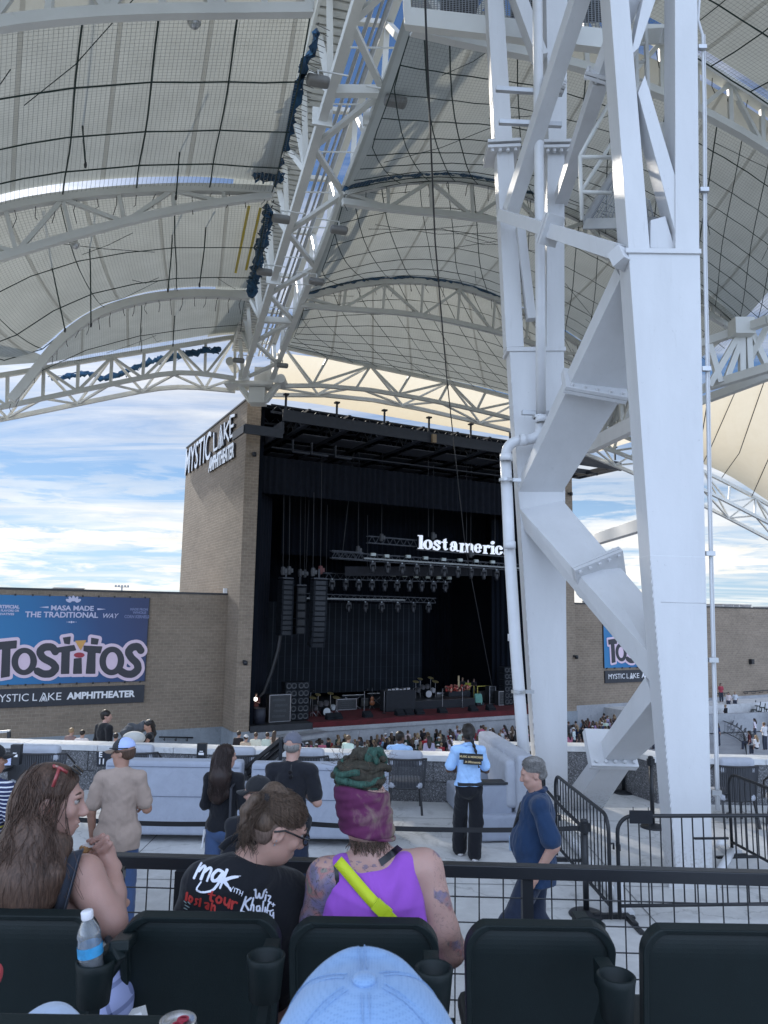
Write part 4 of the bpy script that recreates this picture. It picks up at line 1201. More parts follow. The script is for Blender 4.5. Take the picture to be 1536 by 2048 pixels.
for x0, x1 in ((1288, 1298), (1268, 1276)): m.beam(atw(x0, -40, 11.8), atw(x1, 262, 11.4), .05, .09)
m.build('ladder_rail', ROOFW, la)
m = MB()
for i in range(9): y = -20 + i * 36; m.tube([atw(1289 + i * 1.1, y, 11.6), atw(1268 + i, y, 11.6)], .022, 6)
m.build('rung', ROOFW, la)
for y0 in (72, 260): MB().beam(atw(1282, y0 + 2, 12.0), atw(1332, y0, 11.2), .16, .2).build('stand_off', ROOFW, la)
cw = thing('catwalk', 'white steel catwalk with mesh guard at the top of the view', 'catwalk', atw(1000, 40, 16))
m = MB(); m.beam(atw(815, 38, 16.3), atw(1215, 84, 15.2), .2, .42); m.beam(atw(812, -20, 16.3), atw(816, 46, 16.3), .16, .2); m.beam(atw(806, -60, 17.3), atw(1215, -30, 16.3), .2, .3)
m.beam(atw(1268, 66, 13.6), atw(1332, 68, 13.2), .2, .22)
m.build('edge_channel', ROOFW, cw)
m = MB(); a, b = atw(824, 20, 16.25), atw(1210, 58, 15.15); m.add([a, b, b + Z * 1.0, a + Z * 1.0], [[0, 1, 2, 3]], [[(0, 0), (4.2, 0), (4.2, 1), (0, 1)]])
m.build('mesh_guard', GR, cw)
for px, w, l in ((918, 17.0, 'left dark speaker box on the catwalk'), (1062, 16.6, 'middle dark speaker box on the catwalk'), (1176, 16.2, 'right dark speaker box on the catwalk')):
 p = atw(px, 0, w); t = thing('speaker_box', l, 'speaker', p)
 m = MB(); m.box(p, (.42, .3, .32)); m.build('cabinet', BLACK, t, bevel=.06)
 m = MB(); m.box(p - Y * .31, (.36, .012, .26)); m.build('grille', DARKM, t)
 # ================================================================== flat lettering by 2-D distance fields
class Glyph:
 """shapes in picture-crop units -> thin plate, placed by a mapping function (x, y, layer 0..1) -> point"""
 def __init__(s, x0, y0, x1, y1, step):
  s.xs = np.arange(x0, x1 + step, step); s.ys = np.arange(y0, y1 + step, step)
  s.GX, s.GY = np.meshgrid(s.xs, s.ys, indexing='ij'); s.F = np.full(s.GX.shape, 1e3); s.step = step
 def poly(s, P, sub=False):
  P = np.array(P, float); d = np.full(s.GX.shape, 1e9); sg = np.ones(s.GX.shape)
  n = len(P)
  for i in range(n):
   a, b = P[i], P[(i + 1) % n]; e = b - a
   wx, wy = s.GX - a[0], s.GY - a[1]
   t = np.clip((wx * e[0] + wy * e[1]) / max(e @ e, 1e-9), 0, 1)
   d = np.minimum(d, (wx - e[0] * t) ** 2 + (wy - e[1] * t) ** 2)
   c1 = s.GY >= a[1]; c2 = s.GY < b[1]; c3 = e[0] * wy > e[1] * wx
   fl = (c1 & c2 & c3) | (~c1 & ~c2 & ~c3)
   sg = np.where(fl, -sg, sg)
  return s._op(np.sqrt(d) * sg, sub)
 def ell(s, cx, cy, rx, ry, rot=0, sub=False):
  c, k = math.cos(rot), math.sin(rot)
  x, y = (s.GX - cx) * c + (s.GY - cy) * k, -(s.GX - cx) * k + (s.GY - cy) * c
  k0 = np.hypot(x / rx, y / ry); k1 = np.hypot(x / rx ** 2, y / ry ** 2)
  return s._op(k0 * (k0 - 1) / np.maximum(k1, 1e-6), sub)
 def ring(s, cx, cy, rx, ry, ix, iy, rot=0):
  c, k = math.cos(rot), math.sin(rot)
  def e(rx, ry):
   x, y = (s.GX - cx) * c + (s.GY - cy) * k, -(s.GX - cx) * k + (s.GY - cy) * c
   k0 = np.hypot(x / rx, y / ry); k1 = np.hypot(x / rx ** 2, y / ry ** 2)
   return k0 * (k0 - 1) / np.maximum(k1, 1e-6)
  return s._op(np.maximum(e(rx, ry), -e(ix, iy)), False)
 def stroke(s, P, w, w1=None, sub=False):
  P = np.array(P, float)
  if len(P) > 2:
   Q = [P[0]]
   for a, b, c in zip(P, P[1:], P[2:]):
    for t in (.25, .5, .75): Q.append((a + b) / 2 * (1 - t) ** 2 + 2 * b * t * (1 - t) + (b + c) / 2 * t * t)
   Q.append(P[-1]); P = np.array(Q)
  w1 = w if w1 is None else w1
  d = np.full(s.GX.shape, 1e9); n = len(P) - 1
  for i in range(n):
   a, b = P[i], P[i + 1]; e = b - a
   wx, wy = s.GX - a[0], s.GY - a[1]
   t = np.clip((wx * e[0] + wy * e[1]) / max(e @ e, 1e-9), 0, 1)
   r = (w + (w1 - w) * (i + t) / n) / 2
   d = np.minimum(d, np.hypot(wx - e[0] * t, wy - e[1] * t) - r)
  return s._op(d, sub)
 def _op(s, d, sub):
  s.F = np.maximum(s.F, -d) if sub else np.minimum(s.F, d); return s
 def plate(s, name, mp, mt, parent=None, grow=0.0):
  f = s.F - grow
  F3 = np.stack([np.full_like(f, s.step * 2)] + [f] * 2 + [np.full_like(f, s.step * 2)], 2).astype(np.float32)
  F3[0], F3[-1], F3[:, 0], F3[:, -1] = [s.step] * 4
  P, Q = snets(F3, 1.0, np.zeros(3))
  x = s.xs[0] + P[:, 0] * s.step; y = s.ys[0] + P[:, 1] * s.step; l = np.clip((P[:, 2] - .5) / 2, 0, 1)
  W = np.array([mp(a, b, c) for a, b, c in zip(x, y, l)])
  return np_mesh(name, W, Q, mt, parent, smooth=False)
def crop_map(ox, oy, scl, v, th, base=0.0):
 """crop units -> picture point -> plane of the stage frame; the plate stands th proud of the plane"""
 return lambda x, y, l: onv(ox + x / scl, oy + y / scl, v) - V * (base + th * l)
def text(body, size, p, xd, yd, mt, parent, name, off=0.0, depth=.01, align='CENTER', space=1.0, sx=1.0, shear=0):
 cu = bpy.data.curves.new(name, 'FONT'); cu.body = body; cu.size = size; cu.align_x = align; cu.align_y = 'CENTER'
 cu.extrude = depth; cu.offset = off; cu.space_character = space; cu.resolution_u = 3; cu.shear = shear
 tmp = bpy.data.objects.new('tmp', cu); COL.objects.link(tmp)
 bpy.context.view_layer.update()
 me = bpy.data.meshes.new_from_object(tmp.evaluated_get(bpy.context.evaluated_depsgraph_get()))
 bpy.data.objects.remove(tmp); bpy.data.curves.remove(cu)
 xd, yd = norm(xd), norm(yd); n = np.cross(xd, yd)
 offp = wloc(parent) if parent is not None else np.zeros(3)
 for vx in me.vertices:
  c = np.array(vx.co); vx.co = Vector(tuple(p + xd * c[0] * sx + yd * c[1] + n * c[2] - offp))
 me.materials.clear(); me.materials.append(mt)
 me.name = name
 o = bpy.data.objects.new(name, me); COL.objects.link(o)
 if parent is not None: o.parent = parent
 return o
 # ================================================================== lettering on the tower side
SIGNW = mat('sign_letter_white', (.82, .84, .88), .4, var=.04)
SIGNK = mat('sign_letter_return', (.03, .03, .035), .5)
sg = thing('tower_lettering', 'white raised letters MYSTIC LAKE AMPHITHEATER high on the tower side', 'sign', onu(440, 890, UT))
xd, n_ = -V, -U
def tpt(px, py, o=0): return onu(px, py, UT) - U * o
def tower_text(s, pa, pb, h, off, th):
 for i, (mt_, o, nm) in enumerate(((SIGNK, .12, 'letter_return'), (SIGNW, .20, 'letter_face'))):
  a, b = tpt(*pa, o), tpt(*pb, o); c = (a + b) / 2
  ob = text(s, h, c, xd, Z, mt_, sg, nm, off, .07 if i == 0 else .012)
  xs = [(np.array(v_.co) @ xd) for v_ in ob.data.vertices]; w = max(xs) - min(xs); tgt = abs((b - a) @ xd)
  k = tgt / w; c0 = (max(xs) + min(xs)) / 2
  cl = (c - wloc(sg)) @ xd
  for v_ in ob.data.vertices:
   p = np.array(v_.co); p = p + xd * ((p @ xd - c0) * (k - 1) + (cl - c0)); v_.co = Vector(tuple(p))
tower_text('MYSTIC', (375.5, 926), (426, 897), 3.15, .012, 0)
def bars(name, segs, o, w, mt_, dp=.07):
 m = MB()
 for a, b in segs: m.beam(tpt(*a, o), tpt(*b, o), w, dp * 2, n_)
 m.build(name, mt_, sg)
LK = [((433, 866), (433, 902)), ((433, 902), (440, 897)), ((454.5, 846), (454.5, 879)), ((455, 866), (464, 843)), ((456, 864), (463.5, 882)), ((466, 834), (466, 875)), ((466, 834), (475, 831)), ((466, 855), (473, 851)), ((466, 875), (474.5, 869))]
TP = [((447.5, 851), (441.5, 898)), ((447.5, 866), (444, 898)), ((447.5, 868), (447, 896)), ((447.5, 866), (449, 893)), ((447.5, 851), (452, 891)), ((447, 851), (448.5, 866))]
bars('letter_return', LK + TP, .10, .22, SIGNK); bars('letter_face', LK, .21, .2, SIGNW, .012); bars('letter_face', TP, .215, .1, SIGNW, .012)
tower_text('AMPHITHEATER', (423, 931), (473.5, 903), 1.45, .045, 0)
 # ================================================================== banners on the wing walls
def banner_print():
 m = bpy.data.materials.new('blue_banner_print'); m.use_nodes = True
 t = NT(m.node_tree); p = t.n['Principled BSDF']
 uv = t.new('ShaderNodeUVMap').outputs[0]; sp = t.new('ShaderNodeSeparateXYZ'); t.link(uv, sp.inputs[0])
 g = t.math('ADD', t.math('MULTIPLY', sp.outputs[0], .92), t.math('MULTIPLY', sp.outputs[1], .15))
 c = t.ramp(g, [(.0, (.03, .20, .42)), (.35, (.022, .155, .36)), (.72, (.028, .07, .19)), (1, (.035, .05, .13))])
 t.link(c, p.inputs['Base Color']); p.inputs['Roughness'].default_value = .55
 b = t.new('ShaderNodeBump'); b.inputs['Strength'].default_value = .3; b.inputs['Distance'].default_value = .05
 t.link(t.noise(t.mapping(uv, (3, 1.2, 1)), 2.0, 4), b.inputs['Height']); t.link(b.outputs[0], p.inputs['Normal'])
 return m
BPR = banner_print()
PINK = mat('logo_pale_pink', (.72, .56, .66), .5, var=.03); INK = mat('logo_ink', (.035, .035, .045), .5, var=.05)
LILAC = mat('banner_pale_text', (.55, .55, .72), .5, var=0); FAINT = mat('banner_faint_text', (.16, .19, .34), .5, var=0)
ORG = mat('chip_orange', (.62, .33, .09), .5, var=.1); RED = mat('salsa_red', (.35, .03, .05), .5, var=.1)
MATW = mat('sign_text_white', (.8, .8, .82), .5, var=0); SGNK = mat('sign_board_black', (.022, .026, .036), .45, var=.15)
def bmap_left(x, y, o): return onv(x / 3.072, 1150 + y / 3.072, VW) - V * o
P_U = lambda p: p @ U
uL0, uL1 = .05, 8.88
def banner(shift, label, full=True):
 """shift moves everything along the wall: the far banner is the same print"""
 D = U * shift
 mp = lambda x, y, o: bmap_left(x, y, o) + D
 t = thing('wall_banner', label, 'banner', S(4.5 + shift, VW, 1.4))
 m = MB(); c = [S(uL0, VW - .1, -1.15) + D, S(uL1, VW - .1, -1.15) + D, S(uL1, VW - .1, 4.0) + D, S(uL0, VW - .1, 4.0) + D]
 m.quad(*c, [(0, 0), (1, 0), (1, 1), (0, 1)])
 for i in range(4): m.quad(c[(i + 1) % 4], c[i], c[i] + V * .06, c[(i + 1) % 4] + V * .06, [(0, 0)] * 4)
 m.build('banner_sheet', BPR, t)
 m = MB()
 for i in range(10):
  for z in (-1.17, 4.02): m.box(S(uL0 + .3 + i * .92, VW - .06, z) + D, (.05, .06, .06), AX)
 m.box(S(uL0 - .03, VW - .06, 1.42) + D, (.03, .05, 2.6), AX); m.box(S(uL1 + .03, VW - .06, 1.42) + D, (.03, .05, 2.6), AX)
 m.build('fixing_frame', DARKM, t)
 g = Glyph(-40, 340, 930, 660, 3.0)
 g.poly([(-22, 412), (104, 400), (101, 450), (64, 453), (60, 622), (4, 632), (12, 457), (-22, 460)])
 g.ring(148, 530, 78, 84, 37, 52, .12)
 g.stroke([(338, 470), (322, 440), (270, 440), (238, 470), (262, 512), (318, 535), (348, 570), (312, 608), (262, 608), (230, 590)], 46)
 g.poly([(342, 446), (455, 428), (468, 462), (428, 470), (424, 606), (372, 608), (376, 474), (345, 480)])
 g.poly([(384, 384), (434, 376), (428, 426), (394, 422)])
 g.poly([(452, 512), (500, 508), (502, 606), (446, 607)])
 g.poly([(512, 432), (628, 438), (616, 482), (586, 478), (584, 606), (524, 606), (536, 474), (510, 466)])
 g.poly([(558, 384), (606, 392), (598, 428), (556, 424)])
 g.ring(685, 527, 76, 88, 36, 54, .1)
 g.stroke([(862, 462), (846, 436), (806, 442), (782, 474), (806, 512), (842, 540), (848, 580), (812, 610), (772, 608), (744, 592)], 46)
 g.plate('logo_letters', lambda x, y, l: mp(x, y, .14 + .015 * l), INK, t)
 g.ell(148, 530, 60, 70).ell(685, 527, 60, 70).poly([(440, 460), (530, 460), (520, 600), (440, 600)]).poly([(250, 470), (320, 470), (320, 590), (250, 590)])
 g.plate('logo_outline', lambda x, y, l: mp(x, y, .115 + .02 * l), PINK, t, grow=19)
 k = Glyph(440, 390, 545, 515, 3.0); k.poly([(460, 404), (528, 400), (494, 462)]); k.plate('chip_mark', lambda x, y, l: mp(x, y, .158 + .012 * l), ORG, t, 1)
 k = Glyph(440, 465, 530, 520, 3.0); k.ell(485, 491, 33, 16); k.plate('dip_mark', lambda x, y, l: mp(x, y, .158 + .012 * l), RED, t)
 k = Glyph(385, 125, 515, 180, 1.5)
 for a in (-1.1, -.55, 0, .55, 1.1):
  cx, cy = 450 + math.sin(a) * 34, 170 - math.cos(a) * 26
  k.ell(cx, cy, 9, 18, a)
 k.plate('corn_mark', lambda x, y, l: mp(x, y, .115 + .012 * l), LILAC, t)
 def tx(s, x, y, w, mt_, nm='banner_text', off=.012, h=.36, shear=0):
  c = mp(x, y, .13)
  ob = text(s, h, c, U, Z, mt_, t, nm, off, .008, shear=shear)
  xs = [np.array(v_.co) @ U for v_ in ob.data.vertices]; W = max(xs) - min(xs)
  tgt = (mp(x + w / 2, y, 0) - mp(x - w / 2, y, 0)) @ U; c0 = (max(xs) + min(xs)) / 2
  for v_ in ob.data.vertices:
   q = np.array(v_.co); q = q + U * (q @ U - c0) * (tgt / W - 1); v_.co = Vector(tuple(q))
 tx('MASA MADE', 444, 205, 262, LILAC, h=.40)
 tx('THE TRADITIONAL', 382, 246, 448, LILAC, h=.46); tx('WAY', 672, 252, 96, LILAC, h=.40, off=.004, shear=.25)
 tx('ARTIFICIAL', 48, 196, 146, LILAC, h=.26); tx('COLORS, FLAVORS OR', 18, 219, 200, LILAC, h=.17, off=.006); tx('PRESERVATIVES', 12, 240, 150, LILAC, h=.17, off=.006)
 tx('MADE FROM', 852, 212, 108, FAINT, h=.2); tx('WHOLE', 855, 232, 84, FAINT, h=.22); tx('CORN KERNELS', 838, 257, 152, FAINT, h=.26)
 k = Glyph(230, 190, 680, 300, 2.0)
 k.poly([(240, 198), (298, 192), (298, 204)]); k.poly([(596, 204), (596, 216), (650, 210)])
 for x_, r_ in ((411, 3), (424, 5), (438, 7), (452, 5), (466, 3)): k.ell(x_, 289, r_, r_)
 k.plate('banner_ornament', lambda x, y, l: mp(x, y, .115 + .012 * l), LILAC, t)
 b = thing('name_board', label.split(' ')[0] + ' black name board MYSTIC LAKE AMPHITHEATER under the ' + ('near blue banner' if full else 'far blue banner'), 'sign', S(4.5 + shift, VW, -1.9))
 m = MB(); m.box(S((uL0 + uL1 + .05) / 2 + shift, VW - .06, -1.91), ((uL1 - uL0) / 2, .06, .53), AX); m.build('board', SGNK, b)
 def t2(s, u, w, h, off):
  ob = text(s, h, S(u + shift, VW - .135, -1.91), U, Z, MATW, b, 'board_text', off, .008)
  xs = [np.array(v_.co) @ U for v_ in ob.data.vertices]; W = max(xs) - min(xs); c0 = (max(xs) + min(xs)) / 2
  for v_ in ob.data.vertices:
   q = np.array(v_.co); q = q + U * (q @ U - c0) * (w / W - 1); v_.co = Vector(tuple(q))
 t2('MYSTIC', 1.42, 1.95, .62, .0); t2('L', 2.72, .25, .62, 0); t2('KE', 3.78, .72, .62, 0); t2('AMPHITHEATER', 6.4, 3.9, .54, .022)
 m = MB(); q = lambda du, z: S(3.2 + du + shift, VW - .14, -1.91 + z)
 for a, z0, z1 in ((-.2, .2, -.24), (-.1, .0, -.24), (0, .0, -.2), (.1, .0, -.24), (.2, .2, -.24)): m.beam(q(a * .12, .24 if z0 > .1 else .05), q(a, z1), .05, .02, V)
 m.beam(q(-.05, .27), q(.06, .1), .04, .02, V); m.build('board_text', MATW, b)
banner(0, 'near blue snack banner on the brick wall at the left edge')
banner(47.6 - .05, 'far blue snack banner on the brick wall between the white legs', False)
 # ================================================================== the lit sign over the stage
LETW = mat('lit_letter', (.85, .88, .95), .4, var=0, emit=((.82, .88, 1), .3))
ls = thing('lit_sign', 'glowing white serif letters reading lost america hung over the stage', 'sign', onv(920, 1095, 48.5))
def letter(x0, y0, x1, y1, fn):
 g = Glyph(x0, y0, x1, y1, 3.0); fn(g); g.plate('lit_letter', crop_map(800, 1040, 6.4, 48.5, .16), LETW, ls)
def L_a(dx, dy):
 def f(g):
  g.ring(668 + dx, 366 + dy, 37, 36, 12, 24); g.poly([(684 + dx, 305 + dy), (722 + dx, 305 + dy), (724 + dx, 385 + dy), (690 + dx, 392 + dy)])
  g.stroke([(648 + dx, 316 + dy), (664 + dx, 286 + dy), (700 + dx, 286 + dy), (706 + dx, 320 + dy)], 26); g.ell(652 + dx, 316 + dy, 17, 16)
  g.stroke([(712 + dx, 380 + dy), (724 + dx, 402 + dy), (748 + dx, 394 + dy)], 16)
 letter(610 + dx, 250 + dy, 760 + dx, 420 + dy, f)
letter(205, 175, 310, 390, lambda g: g.poly([(220, 193), (284, 197), (284, 204), (279, 356), (294, 360), (294, 375), (222, 370), (222, 356), (238, 355), (240, 210), (220, 207)]))
letter(280, 235, 425, 400, lambda g: g.ring(350, 316, 60, 64, 20, 50))
letter(405, 245, 525, 400, lambda g: g.stroke([(500, 300), (480, 266), (440, 276), (436, 306), (480, 328), (502, 354), (474, 382), (440, 376), (424, 348)], 27).poly([(494, 264), (508, 266), (508, 312), (492, 300)]).poly([(416, 340), (430, 344), (436, 384), (416, 382)]))
letter(510, 220, 610, 410, lambda g: g.poly([(548, 252), (584, 236), (584, 362), (548, 362)]).poly([(520, 276), (600, 281), (600, 296), (520, 292)]).stroke([(566, 356), (572, 384), (600, 372)], 30, 14))
L_a(0, 0)
def L_m(g):
 for x0, y0 in ((764, 296), (828, 316), (892, 320)): g.poly([(x0, y0), (x0 + 36, y0), (x0 + 34, 404), (x0 + 44, 408), (x0 + 44, 420), (x0 - 10, 415), (x0 - 10, 402), (x0, 402)])
 g.poly([(752, 294), (798, 297), (798, 310), (752, 306)]); g.stroke([(794, 324), (826, 300), (850, 316), (850, 340)], 22); g.stroke([(858, 328), (890, 304), (914, 320), (914, 345)], 22)
letter(735, 270, 950, 440, L_m)
letter(935, 285, 1050, 440, lambda g: g.ring(990, 362, 49, 60, 17, 46).poly([(962, 350), (1036, 354), (1036, 368), (962, 364)]).poly([(1008, 368), (1046, 369), (1046, 392), (1020, 390)], True))
letter(1045, 305, 1160, 450, lambda g: g.poly([(1052, 322), (1100, 324), (1098, 418), (1112, 422), (1112, 436), (1054, 432), (1054, 418), (1064, 417), (1066, 336), (1052, 335)]).stroke([(1096, 348), (1112, 330), (1130, 334)], 22).ell(1130, 344, 19, 18))
letter(1140, 260, 1220, 455, lambda g: g.poly([(1148, 328), (1196, 331), (1194, 424), (1208, 428), (1208, 442), (1148, 438), (1148, 424), (1160, 423), (1162, 343), (1148, 341)]).ell(1178, 292, 24, 23))
letter(1205, 320, 1320, 455, lambda g: g.ring(1258, 388, 52, 60, 17, 47).poly([(1272, 374), (1330, 374), (1330, 404), (1272, 404)], True).ell(1286, 366, 20, 18))
L_a(690, 60)
m = MB(); a, b = onv(833, 1098.5, 48.62), onv(1030, 1115, 48.62)
m.beam(a, b, .1, .1); m.build('mounting_rail', BST, ls)
for k, px in enumerate((857, 933, 990)):
 m = MB(); m.tube([onv(px, 1072 + (px - 835) * .085, 48.6), onv(px, 900, 48.6)], .03, 5); m.build('suspension_wire', CABLE, ls)
 # ================================================================== lighting trusses
TRS = mat('truss_dark_alu', (.028, .031, .038), .4, .5, var=.1)
MHB = mat('moving_light_body', (.018, .02, .026), .5, var=.2)
SCK = mat('socket_pale', (.25, .28, .3), .4, var=.3)
def stage_truss(label, p, q, h=.55, seg=.6):
 t = thing('lighting_truss', label, 'lighting truss', (p + q) / 2)
 d = norm(q - p); L = np.linalg.norm(q - p)
 m = MB()
 for dz in (0, h):
  for dv in (0, .4): m.beam(p + Z * dz + V * dv, q + Z * dz + V * dv, .055)
 m.build('chord_tube', TRS, t)
 m = MB(); n = int(L / seg)
 for i in range(n):
  a = p + d * L * i / n; b = p + d * L * (i + .5) / n; c = p + d * L * (i + 1) / n
  m.beam(a, b + Z * h, .035); m.beam(b + Z * h, c, .035)
 m.build('lattice', TRS, t)
 return t
def moving_light():
 t = thing('moving_light', 'proto', 'stage light')
 m = MB(); m.box(A_(0, 0, -.13), (.19, .15, .1)); m.build('base_box', MHB, t, bevel=.02)
 m = MB()
 for s_ in (-1, 1): m.box(A_(s_ * .2, 0, -.36), (.035, .09, .18))
 m.build('yoke', MHB, t, bevel=.015)
 m = MB(); m.lathe([(0, -.30), (.12, -.3), (.15, -.2), (.16, .1), (.11, .22), (0, .24)], A_(0, 0, -.52), Z, 12); m.build('lamp_head', MHB, t, True)
 m = MB(); m.box(A_(0, 0, .02), (.05, .05, .05)); m.build('clamp', SCK, t)
 return t
ML = moving_light(); first = [True]
def ordinal(i): return ['first', 'second', 'third', 'fourth', 'fifth', 'sixth', 'seventh', 'eighth', 'ninth', 'tenth', 'eleventh', 'twelfth', 'thirteenth', 'fourteenth', 'fifteenth', 'sixteenth'][i]
def lights_on(p, q, n, where, grp, z=-.02):
 for i in range(n):
  c = p + (q - p) * (i + .5) / n + Z * z
  lb = f'{ordinal(i)} dark moving light from the left under {where}'
  if first[0]:
   ML.location = tuple(c); ML['label'] = lb; ML['group'] = grp; first[0] = False; ML.rotation_euler = (0, 0, SA)
  else: dup(ML, lb, c, SA + .3 * math.sin(i * 2.1), grp)
pA, qA = onv(668, 1117, 48), onv(1040, 1141, 48)
stage_truss('main lighting truss right under the glowing letters', pA, qA, .5)
lights_on(onv(730, 1122, 48), onv(1030, 1142, 48), 11, 'the truss below the glowing letters', 'moving lights under the main lighting truss')
m = MB(); m.beam(onv(728, 1116.5, 47.9), onv(1038, 1136.5, 47.9), .09, .12)
tag(m.build('light_strip', mat('strip_pale', (.19, .2, .2), .35, var=.35, vscale=1.2)), 'pale slim strip along the front of the main lighting truss', 'light strip')
pB, qB = onv(650, 1158, 50), onv(902, 1164, 50)
stage_truss('second lighting truss with a short row of hanging lamps', pB, qB, .45)
lights_on(pB, qB, 10, 'the second lighting truss', 'moving lights under the second lighting truss')
pC, qC = onv(600, 1197, 53), onv(872, 1206, 53)
stage_truss('lowest lighting truss just above the video wall', pC, qC, .4)
m = MB(); m.beam(onv(600, 1196, 52.9), onv(810, 1200, 52.9), .08, .1)
tag(m.build('light_strip', MATS['strip_pale']), 'pale strip along the lowest lighting truss', 'light strip')
lights_on(onv(680, 1203, 53), qC, 6, 'the lowest lighting truss', 'moving lights under the lowest lighting truss')
stage_truss('short empty lighting truss left of the glowing letters', onv(737, 1085, 49), onv(834, 1093, 49), .5)
stage_truss('slim truss at the left end above the main lighting truss', onv(664, 1115, 47.2), onv(726, 1119, 47.2), .5)
bx_ = MB(); bx_.box(A_(0, 0, 0), (.19, .1, .11)); B0 = bx_.build('blinder_lamp', mat('blinder_face', (.34, .38, .37), .4, var=.3)); nb = 0
for pts, where in ((((746, 1109), (773, 1112), (816, 1113), (851, 1116), (887, 1119), (920, 1120), (952, 1122), (985, 1124)), 'the main lighting truss'), (((713, 1147), (738, 1148), (762, 1149), (786, 1150), (809, 1151), (832, 1153), (855, 1154), (877, 1155), (898, 1156)), 'the second lighting truss')):
 for i, (x, y) in enumerate(pts):
  o = B0 if nb == 0 else B0.copy()
  if nb: COL.objects.link(o)
  nb += 1
  o.location = tuple(onv(x, y, 47.95 if y < 1130 else 49.95)); o.rotation_euler = (0, 0, SA)
  tag(o, f'{ordinal(i)} pale lamp from the left standing on {where}', 'lamp', 'pale lamps on the lighting trusses')
m = MB(); m.grid([[onv(x, y, 48.8) for x in np.linspace(690, 985, 12)] for y in (1133, 1152)])
tag(m.build('truss_skirt', mat('skirt_cloth', (.012, .013, .018), .9, var=.3)), 'black cloth skirt below the main lighting truss', 'cloth')
def hoist(label, px, py, v, top=905, red=False):
 p = onv(px, py, v); t = thing('chain_hoist', label, 'hoist', p)
 m = MB(); m.lathe([(0, -.3), (.14, -.28), (.18, 0), (.14, .28), (0, .3)], p, Z, 10); m.box(p + U * .16, (.1, .12, .14), AX); m.build('motor', mat('hoist_red', (.09, .02, .02), .5) if red else mat('hoist_grey', (.04, .042, .048), .5), t)
 m = MB(); m.tube([p, onv(px + (py - top) * .012, top, v)], .02, 5); m.build('chain', CABLE, t)
for px, py, v, l, rd in ((566, 1142, 47.6, 'left chain hoist over the shorter speaker column', False), (578, 1141, 47.6, 'right chain hoist over the shorter speaker column', False), (600, 1146, 50, 'chain hoist between the two speaker columns', False),
 (609, 1147, 50.5, 'inner chain hoist between the two speaker columns', False), (626, 1144, 46.6, 'grey chain hoist over the longer speaker column', False), (641, 1140, 46.6, 'red chain hoist over the longer speaker column', True),
 (716, 1100, 48.2, 'small chain hoist above the main lighting truss', False), (763, 1075, 49, 'chain hoist over the short empty truss', False), (866, 1072, 48.7, 'chain hoist above the letter o', False), (941, 1108, 48.2, 'chain hoist behind the letters', False)):
 hoist(l, px, py, v, 905 if px > 640 else 985, rd)
for i, (x0, y0, x1, y1, v) in enumerate(((708, 905, 684, 1115, 48), (765, 905, 763, 1070, 49), (856, 920, 857, 1072, 48.6), (867, 930, 866, 1070, 48.7), (933, 950, 933, 1085, 48.6), (618, 1000, 612, 1150, 50), (655, 1010, 652, 1160, 50), (735, 1030, 735, 1160, 50))):
 cable('rigging_wire', f'{ordinal(i)} thin rigging wire from the left above the lighting trusses', [onv(x0, y0, v), onv(x1, y1, v)], .022, CABLE, 'wire')
p = onv(868, 877, 43.2); m = MB(); m.box(p, (.16, .1, .3), AX); tag(m.build('beam_clamp', mat('clamp_wood', (.3, .22, .14), .8)), 'small tan clamp on the front beam of the grid roof', 'clamp')
 # ================================================================== speaker columns
SPK = mat('speaker_black', (.011, .0135, .018), .7, var=.15, spec=.15)
def line_array(label, px, pytop, v, n, w, h, curve, yaw=0):
 p = onv(px, pytop, v); t = thing('speaker_column', label, 'speaker column', p)
 d = norm(-V + U * yaw); sd_ = norm(np.cross(d, Z)) * -1
 m = MB(); m.box(p + Z * .12, (w * .48, .3, .05), (sd_, d, Z)); m.beam(p + Z * .12, p + Z * .8, .12); m.build('flying_frame', BST, t)
 pos = p.copy(); ang = 0
 for i in range(n):
  ang += curve * (i / n) ** 2
  dn = -Z * math.cos(ang) - d * math.sin(ang) * .0 + d * -math.sin(ang)
  fr = np.cross(sd_, dn); fr = fr if fr @ d > 0 else -fr
  c = pos + dn * h / 2
  m = MB(); m.box(c, (w / 2, .32, h * .47), (sd_, fr, -dn)); o = m.build('speaker_cabinet', SPK, t)
  m = MB(); m.box(c + fr * .328, (w * .36, .01, h * .36), (sd_, fr, -dn)); g_ = m.build('grille', mat('speaker_grille', (.016, .019, .025), .5, .3, var=.1), o)
  g_.parent = o
  pos = pos + dn * h
line_array('longer curved black speaker column hanging at the left of the stage', 638, 1161, 46.5, 13, 1.02, .345, .055)
line_array('shorter straight black speaker column nearest the tower', 572, 1160, 47.6, 11, .92, .34, .008, .2)
line_array('column of round-faced subwoofers hanging between the speaker columns', 600, 1174, 49.5, 6, .8, .56, .0, .1)
 # ================================================================== video wall
def video_mat():
 m = bpy.data.materials.new('unlit_video_tiles'); m.use_nodes = True
 t = NT(m.node_tree); p = t.n['Principled BSDF']
 uv = t.new('ShaderNodeUVMap').outputs[0]; sp = t.new('ShaderNodeSeparateXYZ'); t.link(uv, sp.inputs[0])
 a = t.math('LESS_THAN', t.math('FRACT', t.math('DIVIDE', sp.outputs[0], .55)), .13)
 b = t.math('LESS_THAN', t.math('FRACT', t.math('DIVIDE', sp.outputs[1], 1.0)), .05)
 c = t.mix(a, t.mix(b, (.008, .0105, .015), (.012, .016, .021)), (.030, .037, .046))
 n = t.noise(uv, .6, 3)
 t.link(t.mix(1.0, c, t.ramp(n, [(.3, .75), (.7, 1.2)]), 'MULTIPLY'), p.inputs['Base Color']); p.inputs['Roughness'].default_value = .7; p.inputs['Specular IOR Level'].default_value = .1
 return m
VID = video_mat()
